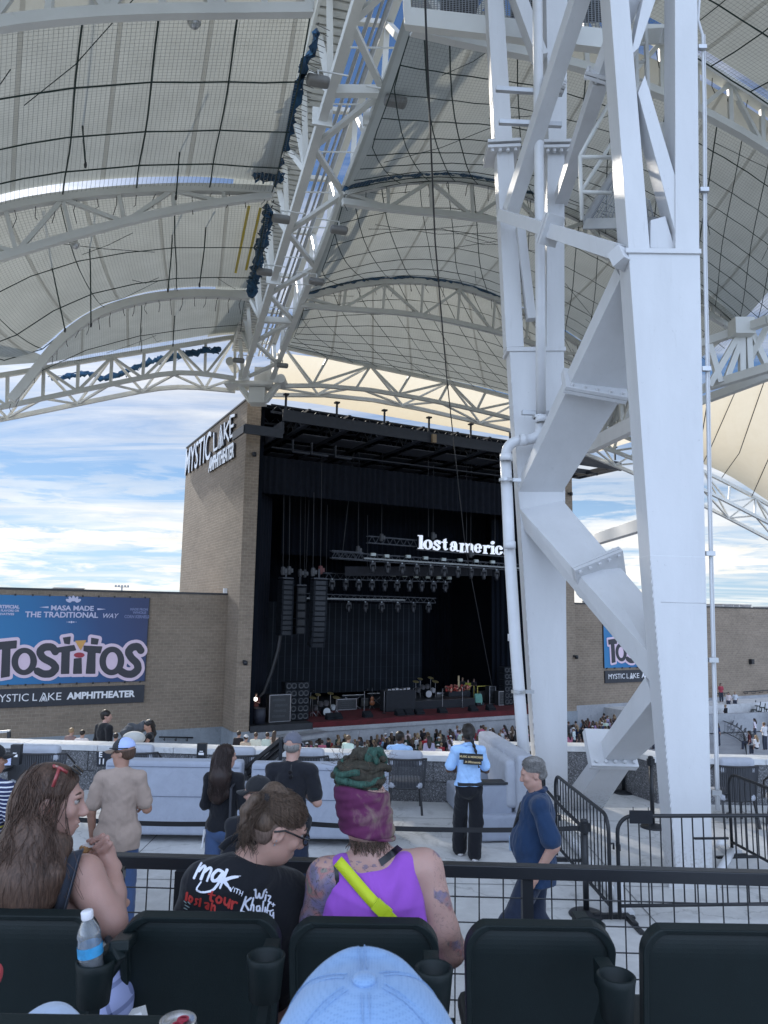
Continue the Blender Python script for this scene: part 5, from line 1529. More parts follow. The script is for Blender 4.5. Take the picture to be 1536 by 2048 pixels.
vw = thing('video_wall', 'unlit video wall with thin vertical lines at the back of the stage', 'video wall', S(27, 57, ZD))
m = MB(); a, b = S(18.6, 57, ZD + .6), S(34.3, 57, ZD + .6); L = np.linalg.norm(b - a)
m.quad(a, b, b + Z * 7.4, a + Z * 7.4, [(0, 0), (L, 0), (L, 7.4), (0, 7.4)]); m.build('tile_face', VID, vw)
m = MB(); m.box((a + b) / 2 + Z * 3.7 + V * .2, (L / 2, .18, 3.7), AX); m.build('frame', BST, vw)
cable('cable_loom', 'thick cable loom curving down beside the near tower', [onv(563, 1255, 47.8), onv(556, 1300, 47.8), onv(543, 1345, 47.9), onv(528, 1385, 48), onv(505, 1410, 48.3)], .13, BLACK)
 # ================================================================== things standing on the stage deck
CHR = mat('chrome_hardware', (.3, .3, .32), .3, .8, var=.1)
def dk(px, py, v): p = onv(px, py, v); return A_(p[0], p[1], ZD + .02)
def drum_kit(label, p, k=1.0, col=(.5, .5, .52)):
 t = thing('drum_kit', label, 'drum kit', p)
 dm = mat('drum_head_' + str(int(col[0] * 100)), col, .4); f = -V
 m = MB(); m.lathe([(0, 0), (.3, 0), (.3, .45), (0, .45)], p + Z * .32 + f * .1, f, 18); m.build('bass_drum', SPK, t)
 m = MB(); m.lathe([(0, 0), (.27, 0), (.27, .012), (0, .012)], p + Z * .32 + f * .555, f, 18); m.build('bass_head', dm, t)
 for du, dz in ((-.28, .82), (.12, .86), (.65, .55), (-.7, .6)):
  m = MB(); m.lathe([(0, 0), (.17, 0), (.17, .28), (0, .28)], p + U * du + f * .1 + Z * (dz - .14), Z + f * .3, 14); m.build('tom_drum', dm if du > .5 else CHR, t)
 for du, dz, r in ((-.85, 1.25, .25), (-.45, 1.45, .22), (.5, 1.5, .23), (.95, 1.2, .27)):
  m = MB(); q = p + U * du + Z * dz; m.lathe([(0, .03), (.05, .02), (r, 0), (r, -.01), (0, .01)], q, Z + f * .35, 16); c = m.build('cymbal', mat('cymbal_brass', (.5, .42, .2), .3, .8), t)
  m = MB(); m.tube([A_(q[0], q[1], ZD), q], .018, 5)
  for a in (0, 2.1, 4.2): m.tube([A_(q[0], q[1], ZD + .35), A_(q[0] + .3 * math.cos(a), q[1] + .3 * math.sin(a), ZD + .02)], .014, 5)
  m.build('cymbal_stand', CHR, t)
drum_kit('drum kit with pale bass drum on the red carpet left of centre', dk(647, 1437, 48.5), 1, (.4, .43, .45))
rz = thing('drum_riser', 'low black riser under the centre drum kit', 'riser', dk(855, 1418, 50.5))
c = dk(855, 1420, 50.5); m = MB(); m.box(c + Z * .3, (3.4, 1.6, .3), AX); m.build('riser_box', BLACKM, rz); m = MB(); m.box(c + Z * .62, (3.42, 1.62, .015), AX); m.build('riser_edge', DARKM, rz)
drum_kit('centre drum kit on the black riser', dk(850, 1420, 50.5) + Z * .66, 1, (.3, .3, .32))
def pa_stack(label, p, cols, rows, w=.85, h=.5):
 t = thing('speaker_stack', label, 'speaker stack', p)
 for i in range(cols):
  for j in range(rows):
   c = p + U * (i - (cols - 1) / 2) * (w + .02) + Z * (h * (j + .5))
   m = MB(); m.box(c, (w / 2, .4, h * .48), AX); o = m.build('cabinet', SPK, t, bevel=.02)
   m = MB(); m.lathe([(.12, 0), (.17, .01), (.2, 0)], c - V * .41 + U * .18, -V, 12); m.lathe([(.12, 0), (.17, .01), (.2, 0)], c - V * .41 - U * .18, -V, 12)
   g_ = m.build('cone_ring', mat('cone_ring', (.025, .028, .033), .4), o)
pa_stack('tall black speaker stack on the left of the stage deck', dk(589, 1438, 47.4), 2, 5)
pa_stack('speaker stack at the far right of the stage beside the leg', dk(1012, 1418, 49), 1, 6)
def road_case(label, p, w, d, h, open_=True, c=(.03, .032, .036)):
 t = thing('road_case', label, 'road case', p)
 m = MB(); m.box(p + Z * h / 2, (w / 2, d / 2, h / 2), AX); m.build('case_body', mat('case_black', (.02, .022, .026), .5, var=.2), t)
 m = MB()
 for a in (-1, 1):
  for z in (0.02, h - .02): m.beam(p + U * a * w / 2 - V * d / 2 * 1.01 + Z * z, p - U * a * w / 2 - V * d / 2 * 1.01 + Z * z, .05) if a > 0 else None
  m.beam(p + U * a * w / 2 - V * d / 2 * 1.01, p + U * a * w / 2 - V * d / 2 * 1.01 + Z * h, .05)
 m.build('metal_edge', CHR, t)
 m = MB()
 for i in range(4): m.box(p - V * (d / 2 + .012) + Z * h * (.2 + .2 * i) + U * .08 * ((i * 7) % 3 - 1), (w * .3, .01, h * .04), AX)
 m.build('rack_panel', mat('rack_panel', (.05, .055, .06), .4, .4), t)
road_case('big open equipment rack with silver edges by the near tower', dk(555, 1442, 47.2), 1.45, .8, 1.75)
road_case('silver edged road case at the right end of the stage', dk(1003, 1424, 49), .95, .6, 1.1)
road_case('upright silver edged case beside the green cloth', dk(981, 1420, 50), .6, .6, 1.4)
road_case('low dark case behind the left drum kit', dk(690, 1415, 51), 1.6, .6, .8)
def keyboard(label, p, w=1.5):
 t = thing('keyboard', label, 'keyboard', p)
 m = MB(); m.box(p + Z * .98, (w / 2, .2, .05), AX); m.build('keyboard_body', SPK, t)
 m = MB(); m.box(p + Z * 1.035 - V * .06, (w / 2 * .94, .1, .006), AX); m.build('keys', mat('key_white', (.75, .75, .74), .4), t)
 m = MB()
 for s_ in (-1, 1): m.beam(p + U * s_ * w * .35, p - U * s_ * w * .35 + Z * .93, .04)
 m.build('stand', CHR, t)
keyboard('keyboard on a crossed stand behind the centre left', dk(705, 1412, 51), 1.9)
keyboard('second keyboard with pale keys left of the dark box', dk(752, 1413, 51.5), 1.6)
def mic(label, p, h=1.55, boom=.5):
 t = thing('microphone_stand', label, 'microphone stand', p)
 m = MB(); m.tube([p, p + Z * h], .02, 6); m.tube([p + Z * h, p + Z * (h + .15) - V * boom], .016, 6); m.build('stand_tube', CHR, t)
 m = MB(); m.lathe([(0, 0), (.16, .0), (.16, .03), (0, .04)], p, Z, 12); m.build('base', BLACK, t)
 m = MB(); m.lathe([(0, -.06), (.03, -.05), (.04, .02), (.02, .06), (0, .06)], p + Z * (h + .16) - V * boom, Z, 8); m.build('microphone', DARKM, t)
for i, (x, y, v, l) in enumerate(((620, 1438, 49, 'microphone stand just left of the left drum kit'), (728, 1432, 48.5, 'microphone stand in front of the keyboards'), (768, 1430, 48, 'microphone stand beside the dark box'), (885, 1427, 48, 'microphone stand right of the centre drum kit'), (925, 1424, 48.5, 'microphone stand near the garlanded table'), (826, 1424, 49, 'microphone stand left of the centre drum kit'))):
 mic(l, dk(x, y, v))
def wedge(label, p):
 t = thing('stage_monitor', label, 'monitor speaker', p, 'floor monitors along the stage edge')
 m = MB(); a = U * .33; m.prism([p - a, p - a + V * .5, p - a + V * .42 + Z * .4, p - a + Z * .14], a * 2); m.build('cabinet', SPK, t)
 m = MB(); q = p - V * .012 + Z * .15; m.add([q - a * .85, q + a * .85, q + a * .85 + V * .38 + Z * .24, q - a * .85 + V * .38 + Z * .24], [[0, 1, 2, 3]]); m.build('grille', mat('speaker_grille', (.016, .019, .025), .5), t)
for x, y, l in ((664, 1447, 'leftmost floor monitor on the red carpet'), (677, 1446, 'second floor monitor from the left'), (738, 1442, 'floor monitor in front of the keyboards'), (803, 1438, 'left floor monitor of the centre pair'), (821, 1437, 'right floor monitor of the centre pair'), (842, 1436, 'floor monitor before the drum riser'), (888, 1433, 'floor monitor right of the drum riser'), (950, 1430, 'floor monitor near the garlanded table'), (985, 1428, 'rightmost floor monitor by the steel leg')):
 wedge(l, dk(x, y, 46.4))
bb = thing('equipment_box', 'plain black block draped in cloth in the middle of the stage', 'box', dk(795, 1424, 49))
m = MB(); m.box(dk(795, 1424, 49) + Z * .75, (1.25, .5, .75), AX); m.build('cloth_cover', BLACKM, bb, bevel=.04)
m = MB()
for i in range(6): m.box(dk(795, 1424, 49) + Z * 1.54 + U * (i - 2.5) * .33, (.12, .2, .04 + .03 * (i % 3)), AX)
m.build('gear_on_top', CHR, bb)
gt = thing('garlanded_table', 'table draped with a red and white flower garland, candle on top', 'table', dk(913, 1412, 51))
c = dk(913, 1412, 51); m = MB(); m.box(c + Z * .5, (1.0, .4, .5), AX); m.build('black_skirt', BLACKM, gt)
s_ = SDF(.06, .04); r2 = random.Random(2)
for i in range(60): s_.ell(U * r2.uniform(-1.1, 1.1) + V * r2.uniform(-.4, .3) + Z * (1.15 + r2.uniform(-.15, .3)), (.11, .11, .1))
v_, q_ = s_.mesh(); fl = mat('garland_flowers', (.3, .05, .035), .8, var=0)
t = NT(fl.node_tree); tc_ = t.new('ShaderNodeTexCoord'); vo = t.new('ShaderNodeTexVoronoi'); vo.inputs['Scale'].default_value = 5; t.link(tc_.outputs['Object'], vo.inputs['Vector'])
spc = t.new('ShaderNodeSeparateColor'); t.link(vo.outputs['Color'], spc.inputs[0]); t.link(t.ramp(spc.outputs[0], [(.3, (.32, .04, .03)), (.5, (.5, .28, .2)), (.8, (.2, .03, .03))]), t.n['Principled BSDF'].inputs['Base Color'])
np_mesh('garland', v_ + c, q_, fl, gt)
m = MB(); m.lathe([(0, 0), (.09, 0), (.07, .9), (0, .92)], c + Z * 1.3 + U * .2, Z, 10); m.build('candle', mat('candle_tan', (.45, .35, .2), .6), gt)
def amp(label, p, w=.75, h=.8, mt_=None):
 t = thing('guitar_amplifier', label, 'amplifier', p)
 m = MB(); m.box(p + Z * h / 2, (w / 2, .2, h / 2), AX); m.build('cabinet', mt_ or SPK, t, bevel=.02)
 m = MB(); m.box(p + Z * h * .42 - V * .208, (w * .42, .008, h * .34), AX); m.build('speaker_cloth', mat('amp_cloth', (.07, .07, .066), .9), t)
 m = MB(); m.box(p + Z * h * .88 - V * .208, (w * .42, .008, h * .07), AX); m.build('control_panel', CHR, t)
amp('amplifier right of the centre drums with a pale front', dk(879, 1413, 51.5), .9, .95)
amp('small amplifier beside the yellow framed rack', dk(958, 1414, 52)); amp('low amplifier between the keyboards', dk(727, 1413, 52), .7, .7)
yr = thing('guitar_rack', 'yellow framed equipment rack at the right of the stage', 'rack', dk(966, 1414, 51))
c = dk(967, 1414, 51); yl = mat('rack_yellow', (.35, .31, .06), .6); m = MB()
for a in (-.6, .6):
 m.beam(c + U * a, c + U * a + Z * 1.3, .08); m.beam(c + U * a + V * .5, c + U * a + V * .5 + Z * 1.3, .08)
m.beam(c - U * .6 + Z * 1.3, c + U * .6 + Z * 1.3, .08); m.beam(c - U * .6 + Z * .6, c + U * .6 + Z * .6, .06); m.build('rack_frame', yl, yr)
m = MB(); m.box(c + Z * .5 - U * .1, (.4, .2, .4), AX); m.build('rack_unit', CHR, yr)
gr = thing('draped_case', 'case under a pale green cloth on the red carpet', 'case', dk(956, 1416, 49.5))
c = dk(956, 1418, 49.5); s_ = SDF(.05, .1); s_.box(c + Z * .45, (.3, .3, .45), .1); s_.cone(c + Z * .5 + U * .2, c + U * .35 + Z * .05, .2, .1); v_, q_ = s_.mesh(); np_mesh('cloth', v_, q_, mat('green_cloth', (.12, .3, .25), .9), gr)
m = MB(); m.box(c + Z * .12, (.36, .36, .1), AX); m.build('case_base', BLACKM, gr)
gu = thing('guitar', 'orange brown guitar on a stand behind the keyboards', 'guitar', dk(744, 1412, 50.5))
c = dk(744, 1412, 50.5); s_ = SDF(.03, .05); s_.ell(c + Z * .45, (.2, .06, .22), None); s_.ell(c + Z * .75, (.15, .06, .16)); v_, q_ = s_.mesh(); np_mesh('guitar_body', v_, q_, mat('guitar_orange', (.28, .1, .04), .35), gu)
m = MB(); m.beam(c + Z * .9, c + Z * 1.55, .05, .03); m.build('neck', BLACK, gu); m = MB(); m.tube([c - U * .2, c + Z * .3 + V * .1, c + U * .2], .02, 5); m.build('stand', CHR, gu)
rp_ = thing('loading_ramp', 'low black ramp with a pale edge left of the stage front', 'ramp', onv(560, 1462, 45))
m = MB(); a, b = S(16.0, 45.6, -4.55), S(19.6, 45.6, -4.3); m.hexa([a, a - V * 1.4, a - V * 1.4 - Z * .3, a - Z * .3], [b, b - V * 1.4, b - V * 1.4 - Z * .3, b - Z * .3]); m.build('ramp_board', CONCD, rp_)
m = MB(); m.beam(a - V * 1.4 + Z * .04, b - V * 1.4 + Z * .04, .16, .08); m.build('pale_edge', CHR, rp_)
bn = thing('trash_barrel', 'dark barrel beside the near tower on the side stage', 'barrel', dk(518, 1440, 46.6))
m = MB(); m.lathe([(0, 0), (.36, 0), (.42, .5), (.4, .95), (.36, .98), (0, .96)], dk(518, 1440, 46.6), Z, 16); m.build('barrel_body', mat('barrel_navy', (.015, .018, .03), .6), bn, True)
m = MB(); m.lathe([(.38, .94), (.44, .96), (.44, 1.0), (.38, 1.0)], dk(518, 1440, 46.6), Z, 16); m.build('barrel_rim', DARKM, bn)
m = MB(); c = dk(506, 1420, 47); m.lathe([(0, 0), (.12, .0), (.12, .1), (0, .14)], onv(510.5, 1398, 47), -V, 10)
tag(m.build('work_light', mat('lit_work_lamp', (.9, .9, .9), .4, var=0, emit=((1, .95, .85), 4))), 'small bright work lamp beside the near tower', 'lamp')
 # ================================================================== lounge furniture on the plaza
def fabric(name, col, scale=260, rough=.9, bump=.15, objcol=False):
 if name in MATS: return MATS[name]
 m = mat(name, col, rough, var=.08, vscale=5, spec=.2, objcol=objcol)
 t = NT(m.node_tree); p = t.n['Principled BSDF']; tc = t.new('ShaderNodeTexCoord')
 b1 = t.new('ShaderNodeBump'); b1.inputs['Strength'].default_value = .55; b1.inputs['Distance'].default_value = .035
 t.link(t.noise(t.mapping(tc.outputs['Object'], (1, 1, .55), (.3, .2, .4)), 7, 3, .55, .9), b1.inputs['Height'])
 b2 = t.new('ShaderNodeBump'); b2.inputs['Strength'].default_value = bump; b2.inputs['Distance'].default_value = .002
 t.link(t.noise(tc.outputs['Object'], scale, 2), b2.inputs['Height']); t.link(b1.outputs[0], b2.inputs['Normal']); t.link(b2.outputs[0], p.inputs['Normal'])
 p.inputs['Sheen Weight'].default_value = .15
 return m
GREYC = fabric('lounge_cover_grey', (.33, .36, .43)); CUSH = fabric('cushion_grey', (.40, .42, .47)); WEAVE = mat('charcoal_rope_weave', (.055, .058, .066), .85, var=.15)
def cover_box(name, c, h, rd, mt, parent, ax=(X, Y, Z), vox=.02):
 s = SDF(vox, .02); s.box((0, 0, 0), h, rd); v, q = s.mesh()
 return np_mesh(name, np.asarray(c) + v @ np.array(ax), q, mt, parent)
def sofa(label, x0, x1, y, h=1.1):
 t = thing('lounge_sofa', label, 'sofa', A_((x0 + x1) / 2, y, 0))
 c = (x0 + x1) / 2; w = (x1 - x0) / 2
 cover_box('back_panel', A_(c, y + .14, .06 + h / 2), (w, .13, h / 2 - .05), .035, GREYC, t)
 cover_box('seat_base', A_(c, y + .62, .24), (w, .36, .18), .04, GREYC, t)
 for s_ in (-1, 1): cover_box('arm_rest', A_(c + s_ * (w - .1), y + .6, .36), (.1, .36, .3), .04, GREYC, t)
 for k in (-.5, .5): cover_box('seat_cushion', A_(c + k * w * .86, y + .6, .5), (w * .42, .33, .08), .05, CUSH, t)
 m = MB()
 m.box(A_(c, y + .008, .06 + h * .52), (w - .01, .006, .004)); m.box(A_(c, y + .008, h - .07), (w - .03, .006, .004))
 for k in (-.72, .68): m.box(A_(c + k * w, y + .006, h - .05), (.045, .008, .055));
 m.build('seam_and_tab', mat('seam_dark_grey', (.15, .17, .22), .9), t)
 m = MB()
 for sx in (-1, 1):
  for sy in (.1, .9): m.box(A_(c + sx * (w - .1), y + sy, .03), (.03, .03, .03))
 m.build('foot', BLACK, t)
sofa('left blue grey covered sofa seen from behind, past the man in the tan shirt', -3.87, -1.95, 10.7)
sofa('right blue grey covered sofa seen from behind, past the braided bun', -1.80, .12, 10.62)
t = thing('lounge_sofa', 'grey sofa seen end on beside the security guard', 'sofa', A_(1.75, 11.8, 0))
ang = R(7); ax_ = (A_(math.cos(ang), math.sin(ang), 0), A_(-math.sin(ang), math.cos(ang), 0), Z)
cover_box('back_panel', A_(1.98, 12.15, .62), (.14, 1.15, .58), .06, CUSH, t, ax_)
for k in (-1, 1): cover_box('back_cushion', A_(1.86, 12.15 + k * .55, .78), (.1, .53, .34), .06, CUSH, t, ax_)
cover_box('seat_base', A_(1.62, 12.1, .2), (.34, 1.15, .18), .04, GREYC, t, ax_)
for yy in (11.15, 12.35):
 cover_box('arm_panel', A_(1.60, yy, .42), (.32, .09, .36), .03, GREYC, t, ax_)
 m = MB(); m.box(A_(1.58, yy, .795), (.35, .11, .018), ax_); m.build('arm_top', mat('dark_arm_top', (.03, .032, .036), .5), t, bevel=.006)
def chair_at(label, x, y, w=.6, h=.86, first=[None]):
 t = thing('rope_chair', label, 'chair', A_(x, y, 0))
 m = MB(); n = 26
 for i in range(n + 1):
  a = -1 + 2 * i / n
  p = A_(x + a * w / 2, y + .06 * a * a * 2, .40); q = A_(x + a * w / 2 * 1.12, y - .05 + .06 * a * a * 2, h)
  m.beam(p, q, w / n * .82, .022, Y)
 m.build('woven_back', WEAVE, t)
 m = MB(); m.tube([A_(x + a * w / 2 * 1.12, y - .05 + .12 * a * a, h) for a in np.linspace(-1, 1, 9)], .018, 6)
 m.tube([A_(x + a * w / 2, y + .12 * a * a, .40) for a in np.linspace(-1, 1, 9)], .016, 6)
 for s_ in (-1, 1): m.tube([A_(x + s_ * w * .56, y + .07, h), A_(x + s_ * w * .55, y + .45, h * .76), A_(x + s_ * w * .52, y + .5, .42)], .016, 6)
 m.build('frame_rail', DARKM, t)
 cover_box('seat_cushion', A_(x, y + .3, .44), (w * .46, .27, .06), .05, CUSH, t)
 cover_box('back_cushion', A_(x, y + .07, h + .0), (w * .46, .075, .13), .07, CUSH, t)
 m = MB()
 for sx in (-1, 1):
  for sy in (0, 1): m.beam(A_(x + sx * w * .4, y + .05 + sy * .45, .4), A_(x + sx * w * .44, y - .05 + sy * .6, 0), .03)
 m.build('leg', DARKM, t)
chair_at('charcoal rope chair with grey cushion in front of the parapet by the security guard', .42, 12.4, .6)
chair_at('wide charcoal rope chair behind the long haired woman at the left', -5.55, 12.2, .85, .9)
chair_at('rope chair with grey cushion between the sofas and the parapet sign', -4.05, 12.6, .6)
chair_at('rope chair with grey cushion behind the dark haired woman', -2.35, 12.5, .62)
chair_at('rope chair with grey cushion beyond the man in the grey cap', -1.2, 12.5, .6)
chair_at('charcoal rope chair at the right edge beside the near steel leg', 5.6, 11.9, .62, .92)
chair_at('second charcoal rope chair at the right edge of the view', 6.45, 11.6, .7, .9)
tb = thing('side_table', 'dark round table at the left edge holding a menu stand', 'table', A_(-6.15, 11.9, 0))
m = MB(); m.lathe([(0, .70), (.42, .70), (.43, .72), (.42, .745), (0, .745)], A_(-6.2, 11.9, 0), Z, 24); m.build('table_top', BLACK, tb)
m = MB(); m.lathe([(0, 0), (.25, 0), (.25, .02), (.04, .04), (.04, .7), (0, .7)], A_(-6.2, 11.9, 0), Z, 16); m.build('pedestal', BLACK, tb)
def menu(label, p, card=True):
 t = thing('menu_stand', label, 'menu stand', p)
 m = MB(); m.box(p + Z * .15, (.075, .05, .15)); m.build('stand_block', BLACK, t)
 m = MB(); m.box(p + A_(0, -.052, .14), (.045, .003, .018)); m.box(p + A_(0, -.052, .18), (.028, .003, .006)); m.build('printed_mark', MATW, t)
 if card:
  m = MB(); m.box(p + A_(-.12, -.06, .07), (.075, .004, .07), (X, norm(A_(0, 1, .2)), Z)); m.build('card', mat('pale_card', (.45, .5, .7), .5, var=.25, vscale=16), t)
menu('black menu stand with a pale card on the table at the left edge', onY(31, 1529, 11.8), True)
menu('small black menu stand on the parapet shelf left of the dark haired woman', onY(403, 1524, 12.6), False)
bs = thing('box_sign', 'black sign reading BOX 11 fixed to the parapet beside the man in tan', 'sign', onY(235, 1512, 13.45))
def bsp(px, py, o=0): return onY(px, py, 13.5 - o)
m = MB(); a, b, c, d = bsp(193, 1503), bsp(304, 1503), bsp(304, 1517), bsp(193, 1517); m.hexa([d, c, b, a], [q + A_(0, .02, 0) for q in (d, c, b, a)])
a, b, c, d = bsp(193, 1516.8), bsp(215, 1516.8), bsp(215, 1533), bsp(193, 1533); m.hexa([d, c, b, a], [q + A_(0, .02, 0) for q in (d, c, b, a)])
m.build('board', SGNK, bs)
text('E', .125, bsp(201, 1509.5, .01), X, Z, MATW, bs, 'board_text', .004, .003); text('BOX', .125, bsp(261, 1508.5, .01), X, Z, MATW, bs, 'board_text', .004, .003); text('11', .13, bsp(203, 1523.5, .01), X, Z, MATW, bs, 'board_text', .004, .003)
hr = thing('stair_handrail', 'dark stepped handrail slanting behind the man in the grey cap', 'handrail', onY(520, 1515, 12.6))
m = MB()
for dx, dy in ((0, 0), (8, 9), (14, 18)): m.beam(onY(478 + dx, 1547 + dy, 12.7), onY(563 + dx, 1478 + dy * .6, 11.4), .05, .06)
m.build('rail_bar', BLACK, hr)
m = MB(); m.beam(onY(484, 1550, 12.7), onz(484, 1612, .0), .05); m.beam(onY(562, 1480, 11.4), A_(*onY(562, 1480, 11.4)[:2], 0), .05); m.build('post', BLACK, hr)
sr = thing('stair_handrail', 'short pale topped rail end on the parapet at the left edge', 'handrail', onY(5, 1466, 13.9))
m = MB(); m.beam(onY(-40, 1468, 14), onY(20, 1462, 13.9), .05, .04); m.build('rail_bar', GALV, sr); m = MB(); m.beam(onY(18, 1463, 13.9), onY(18, 1476, 13.9), .05); m.build('post', BLACK, sr)
 # ================================================================== queue posts and belts
BELT = mat('black_belt', (.014, .015, .018), .7, var=.1)
def post(label, x, y, h=.98, sign=False):
 t = thing('queue_post', label, 'queue post', A_(x, y, 0))
 c = A_(x, y, 0)
 m = MB(); m.lathe([(0, 0), (.185, 0), (.19, .012), (.175, .028), (.05, .045), (.033, .06), (0, .06)], c, Z, 28); m.build('base', BLACK, t, True)
 m = MB(); m.lathe([(0, .05), (.032, .05), (.032, h - .12), (0, h - .12)], c, Z, 14); m.build('pole', BLACK, t, True)
 m = MB(); m.lathe([(.03, h - .14), (.042, h - .13), (.042, h), (.03, h + .015), (0, h + .02)], c, Z, 14)
 for a in (0, 1, 2, 3): m.box(c + A_(math.cos(a * math.pi / 2) * .04, math.sin(a * math.pi / 2) * .04, h - .07), (.018, .018, .045))
 m.build('belt_head', BLACK, t)
PX, PY = 2.26, 8.47
P0 = A_(-5.6, 8.75, .9); P1 = A_(-3.75, 8.6, .9); P2 = A_(-1.12, 8.55, .9); P3 = A_(PX, PY, .9)
post('black queue post next to the man in the blue shirt', PX, PY)
post('black queue post hidden behind the seated pair', P2[0], P2[1]); post('black queue post behind the long haired woman', P1[0], P1[1])
P4 = onY(1082, 1553, 10.6); P5 = onY(1033, 1488, 13.0)
post('black queue post in the middle of the row going to the leg', P4[0], P4[1], .99); post('farthest black queue post beside the rain pipe', P5[0], P5[1], .99)
P6 = onz(1247, 1586, 0); P7 = onz(1306, 1655, 0)
post('black queue post under the lowest brace plate', P6[0], P6[1]); post('black queue post half behind the near steel leg', P7[0], P7[1], 1.05)
def belt(label, a, b, sag=.03):
 d = norm(b - a); n = 12
 m = MB(); m.grid([[a + (b - a) * i / n - Z * (sag * 4 * (i / n) * (1 - i / n)) + Z * z for i in range(n + 1)] for z in (-.026, .026)])
 o = m.build('queue_belt', BELT); s = o.modifiers.new('thickness', 'SOLIDIFY'); s.thickness = .003
 tag(o, label, 'belt')
belt('black belt left of the long haired woman', P0, P1); belt('black belt crossing in front of the left sofa', P1, P2, .05); belt('black belt crossing in front of the right sofa and the security guard', P2, P3, .05)
P4z, P5z = A_(P4[0], P4[1], .91), A_(P5[0], P5[1], .91)
belt('black belt running back from the near post beside the blue shirt', P3, P4z); belt('short far black belt by the rain pipe', P4z, P5z)
 # ================================================================== crowd barriers
def barrier(label, a, b, h=1.08, n=17, foot=(True, True), low=.17, plate=None):
 t = thing('crowd_barrier', label, 'barrier', A_((a[0] + b[0]) / 2, (a[1] + b[1]) / 2, 0))
 d = norm(A_(b[0] - a[0], b[1] - a[1], 0)); L = math.hypot(b[0] - a[0], b[1] - a[1]); r = .17
 a = A_(a[0], a[1], 0); b = A_(b[0], b[1], 0)
 arc = lambda c, s_, u0: [c + d * s_ * r * math.cos(u) + Z * r * math.sin(u) for u in np.linspace(u0, math.pi / 2, 7)]
 path = [a + Z * .04] + [a + d * r + Z * (h - r) - d * r * math.cos(u) + Z * r * math.sin(u) for u in np.linspace(0, math.pi / 2, 8)] + [b - d * r + Z * (h - r) + d * r * math.sin(u) + Z * r * math.cos(u) for u in np.linspace(0, math.pi / 2, 8)] + [b + Z * .04]
 m = MB(); m.tube(path, .021, 10); m.tube([a + Z * low, b + Z * low], .019, 8); m.build('tube_frame', BLACK, t, True)
 for i in range(1, n):
  p = a + d * L * i / n; e = min(L * i / n, L - L * i / n)
  top = h - r + math.sqrt(max(r * r - max(r - e, 0) ** 2, 0)) if e < r else h
  m = MB(); m.tube([p + Z * low, p + Z * top], .008, 6); m.build('bar', BLACK, t)
 s_ = np.cross(d, Z)
 for c in (a + d * .12, b - d * .12):
  m = MB(); m.box(c + Z * .012, (.03, .3, .012), (d, s_, Z)); m.box(c + Z * .03, (.025, .14, .02), (d, s_, Z)); m.build('foot', BLACK, t)
 if plate:
  f0, f1 = plate; m = MB()
  for z in (.5, .84): m.beam(a + d * L * f0 + Z * z - s_ * .02, a + d * L * f1 + Z * z - s_ * .02, .022)
  m.build('sign_holder', BLACK, t)
 m = MB()
 for c in (a, b):
  m.tube([c + Z * .55, c + Z * .55 + s_ * .05, c + Z * .48 + s_ * .05], .012, 6); m.tube([c + Z * .8, c + Z * .8 + s_ * .05, c + Z * .74 + s_ * .05], .012, 6)
 m.build('hook', BLACK, t)
barrier('black crowd barrier running away from us beside the blue shirted man', onz(1222, 1846, 0), onY(1110, 1531, 10.35), n=17)
barrier('black crowd barrier across the near steel leg', onz(1240, 1846, 0), A_(4.95, 8.45, 0), n=20, plate=(.36, .52))
barrier('black crowd barrier at the right edge behind the near leg', A_(4.85, 10.6, 0), A_(5.05, 8.6, 0), n=16)
fp = thing('barrier_placard', 'small dark placard hung on the barrier in front of the near leg', 'placard', onY(1282, 1634, 8.6))
m = MB(); a = onY(1282, 1634, 8.05); m.box(a, (.12, .008, .065)); m.build('placard_board', BLACKM, fp); m = MB(); m.tube([a + A_(-.08, 0, .065), a + A_(-.08, 0, .1)], .005, 5); m.tube([a + A_(.08, 0, .065), a + A_(.08, 0, .1)], .005, 5); m.build('tie', CABLE, fp)
gp = thing('ground_pipe', 'white plastic pipe lying along the floor beside the barrier', 'pipe', onz(1180, 1720, 0))
a = [onz(1108, 1636, .06), onz(1150, 1690, .06), onz(1200, 1752, .06), onz(1228, 1790, .06)]
m = MB(); m.tube(a, .055, 12); m.build('long_run', PIPE, gp, True)
m = MB(); m.tube([onz(1150, 1690, .06) - norm(a[1] - a[0]) * .06, onz(1150, 1690, .06) + norm(a[1] - a[0]) * .06], .066, 12); q = onz(1238, 1800, .05); m.tube([q, q + Z * .3], .05, 12); m.box(onz(1240, 1822, .0) + Z * .02, (.12, .12, .02)); m.build('fittings', PIPE, gp)
gp = thing('ground_pipe', 'short white pipe end on the floor right of the near leg', 'pipe', onz(1450, 1720, 0))
m = MB(); m.tube([onz(1440, 1742, .05), onz(1466, 1698, .05)], .05, 12); m.tube([onz(1436, 1690, .05), onz(1447, 1680, .05)], .05, 10); m.build('pipe_end', PIPE, gp, True)
m = MB(); m.box(onz(1460, 1700, .03), (.12, .1, .03)); m.build('rubble_block', CONC2, gp)
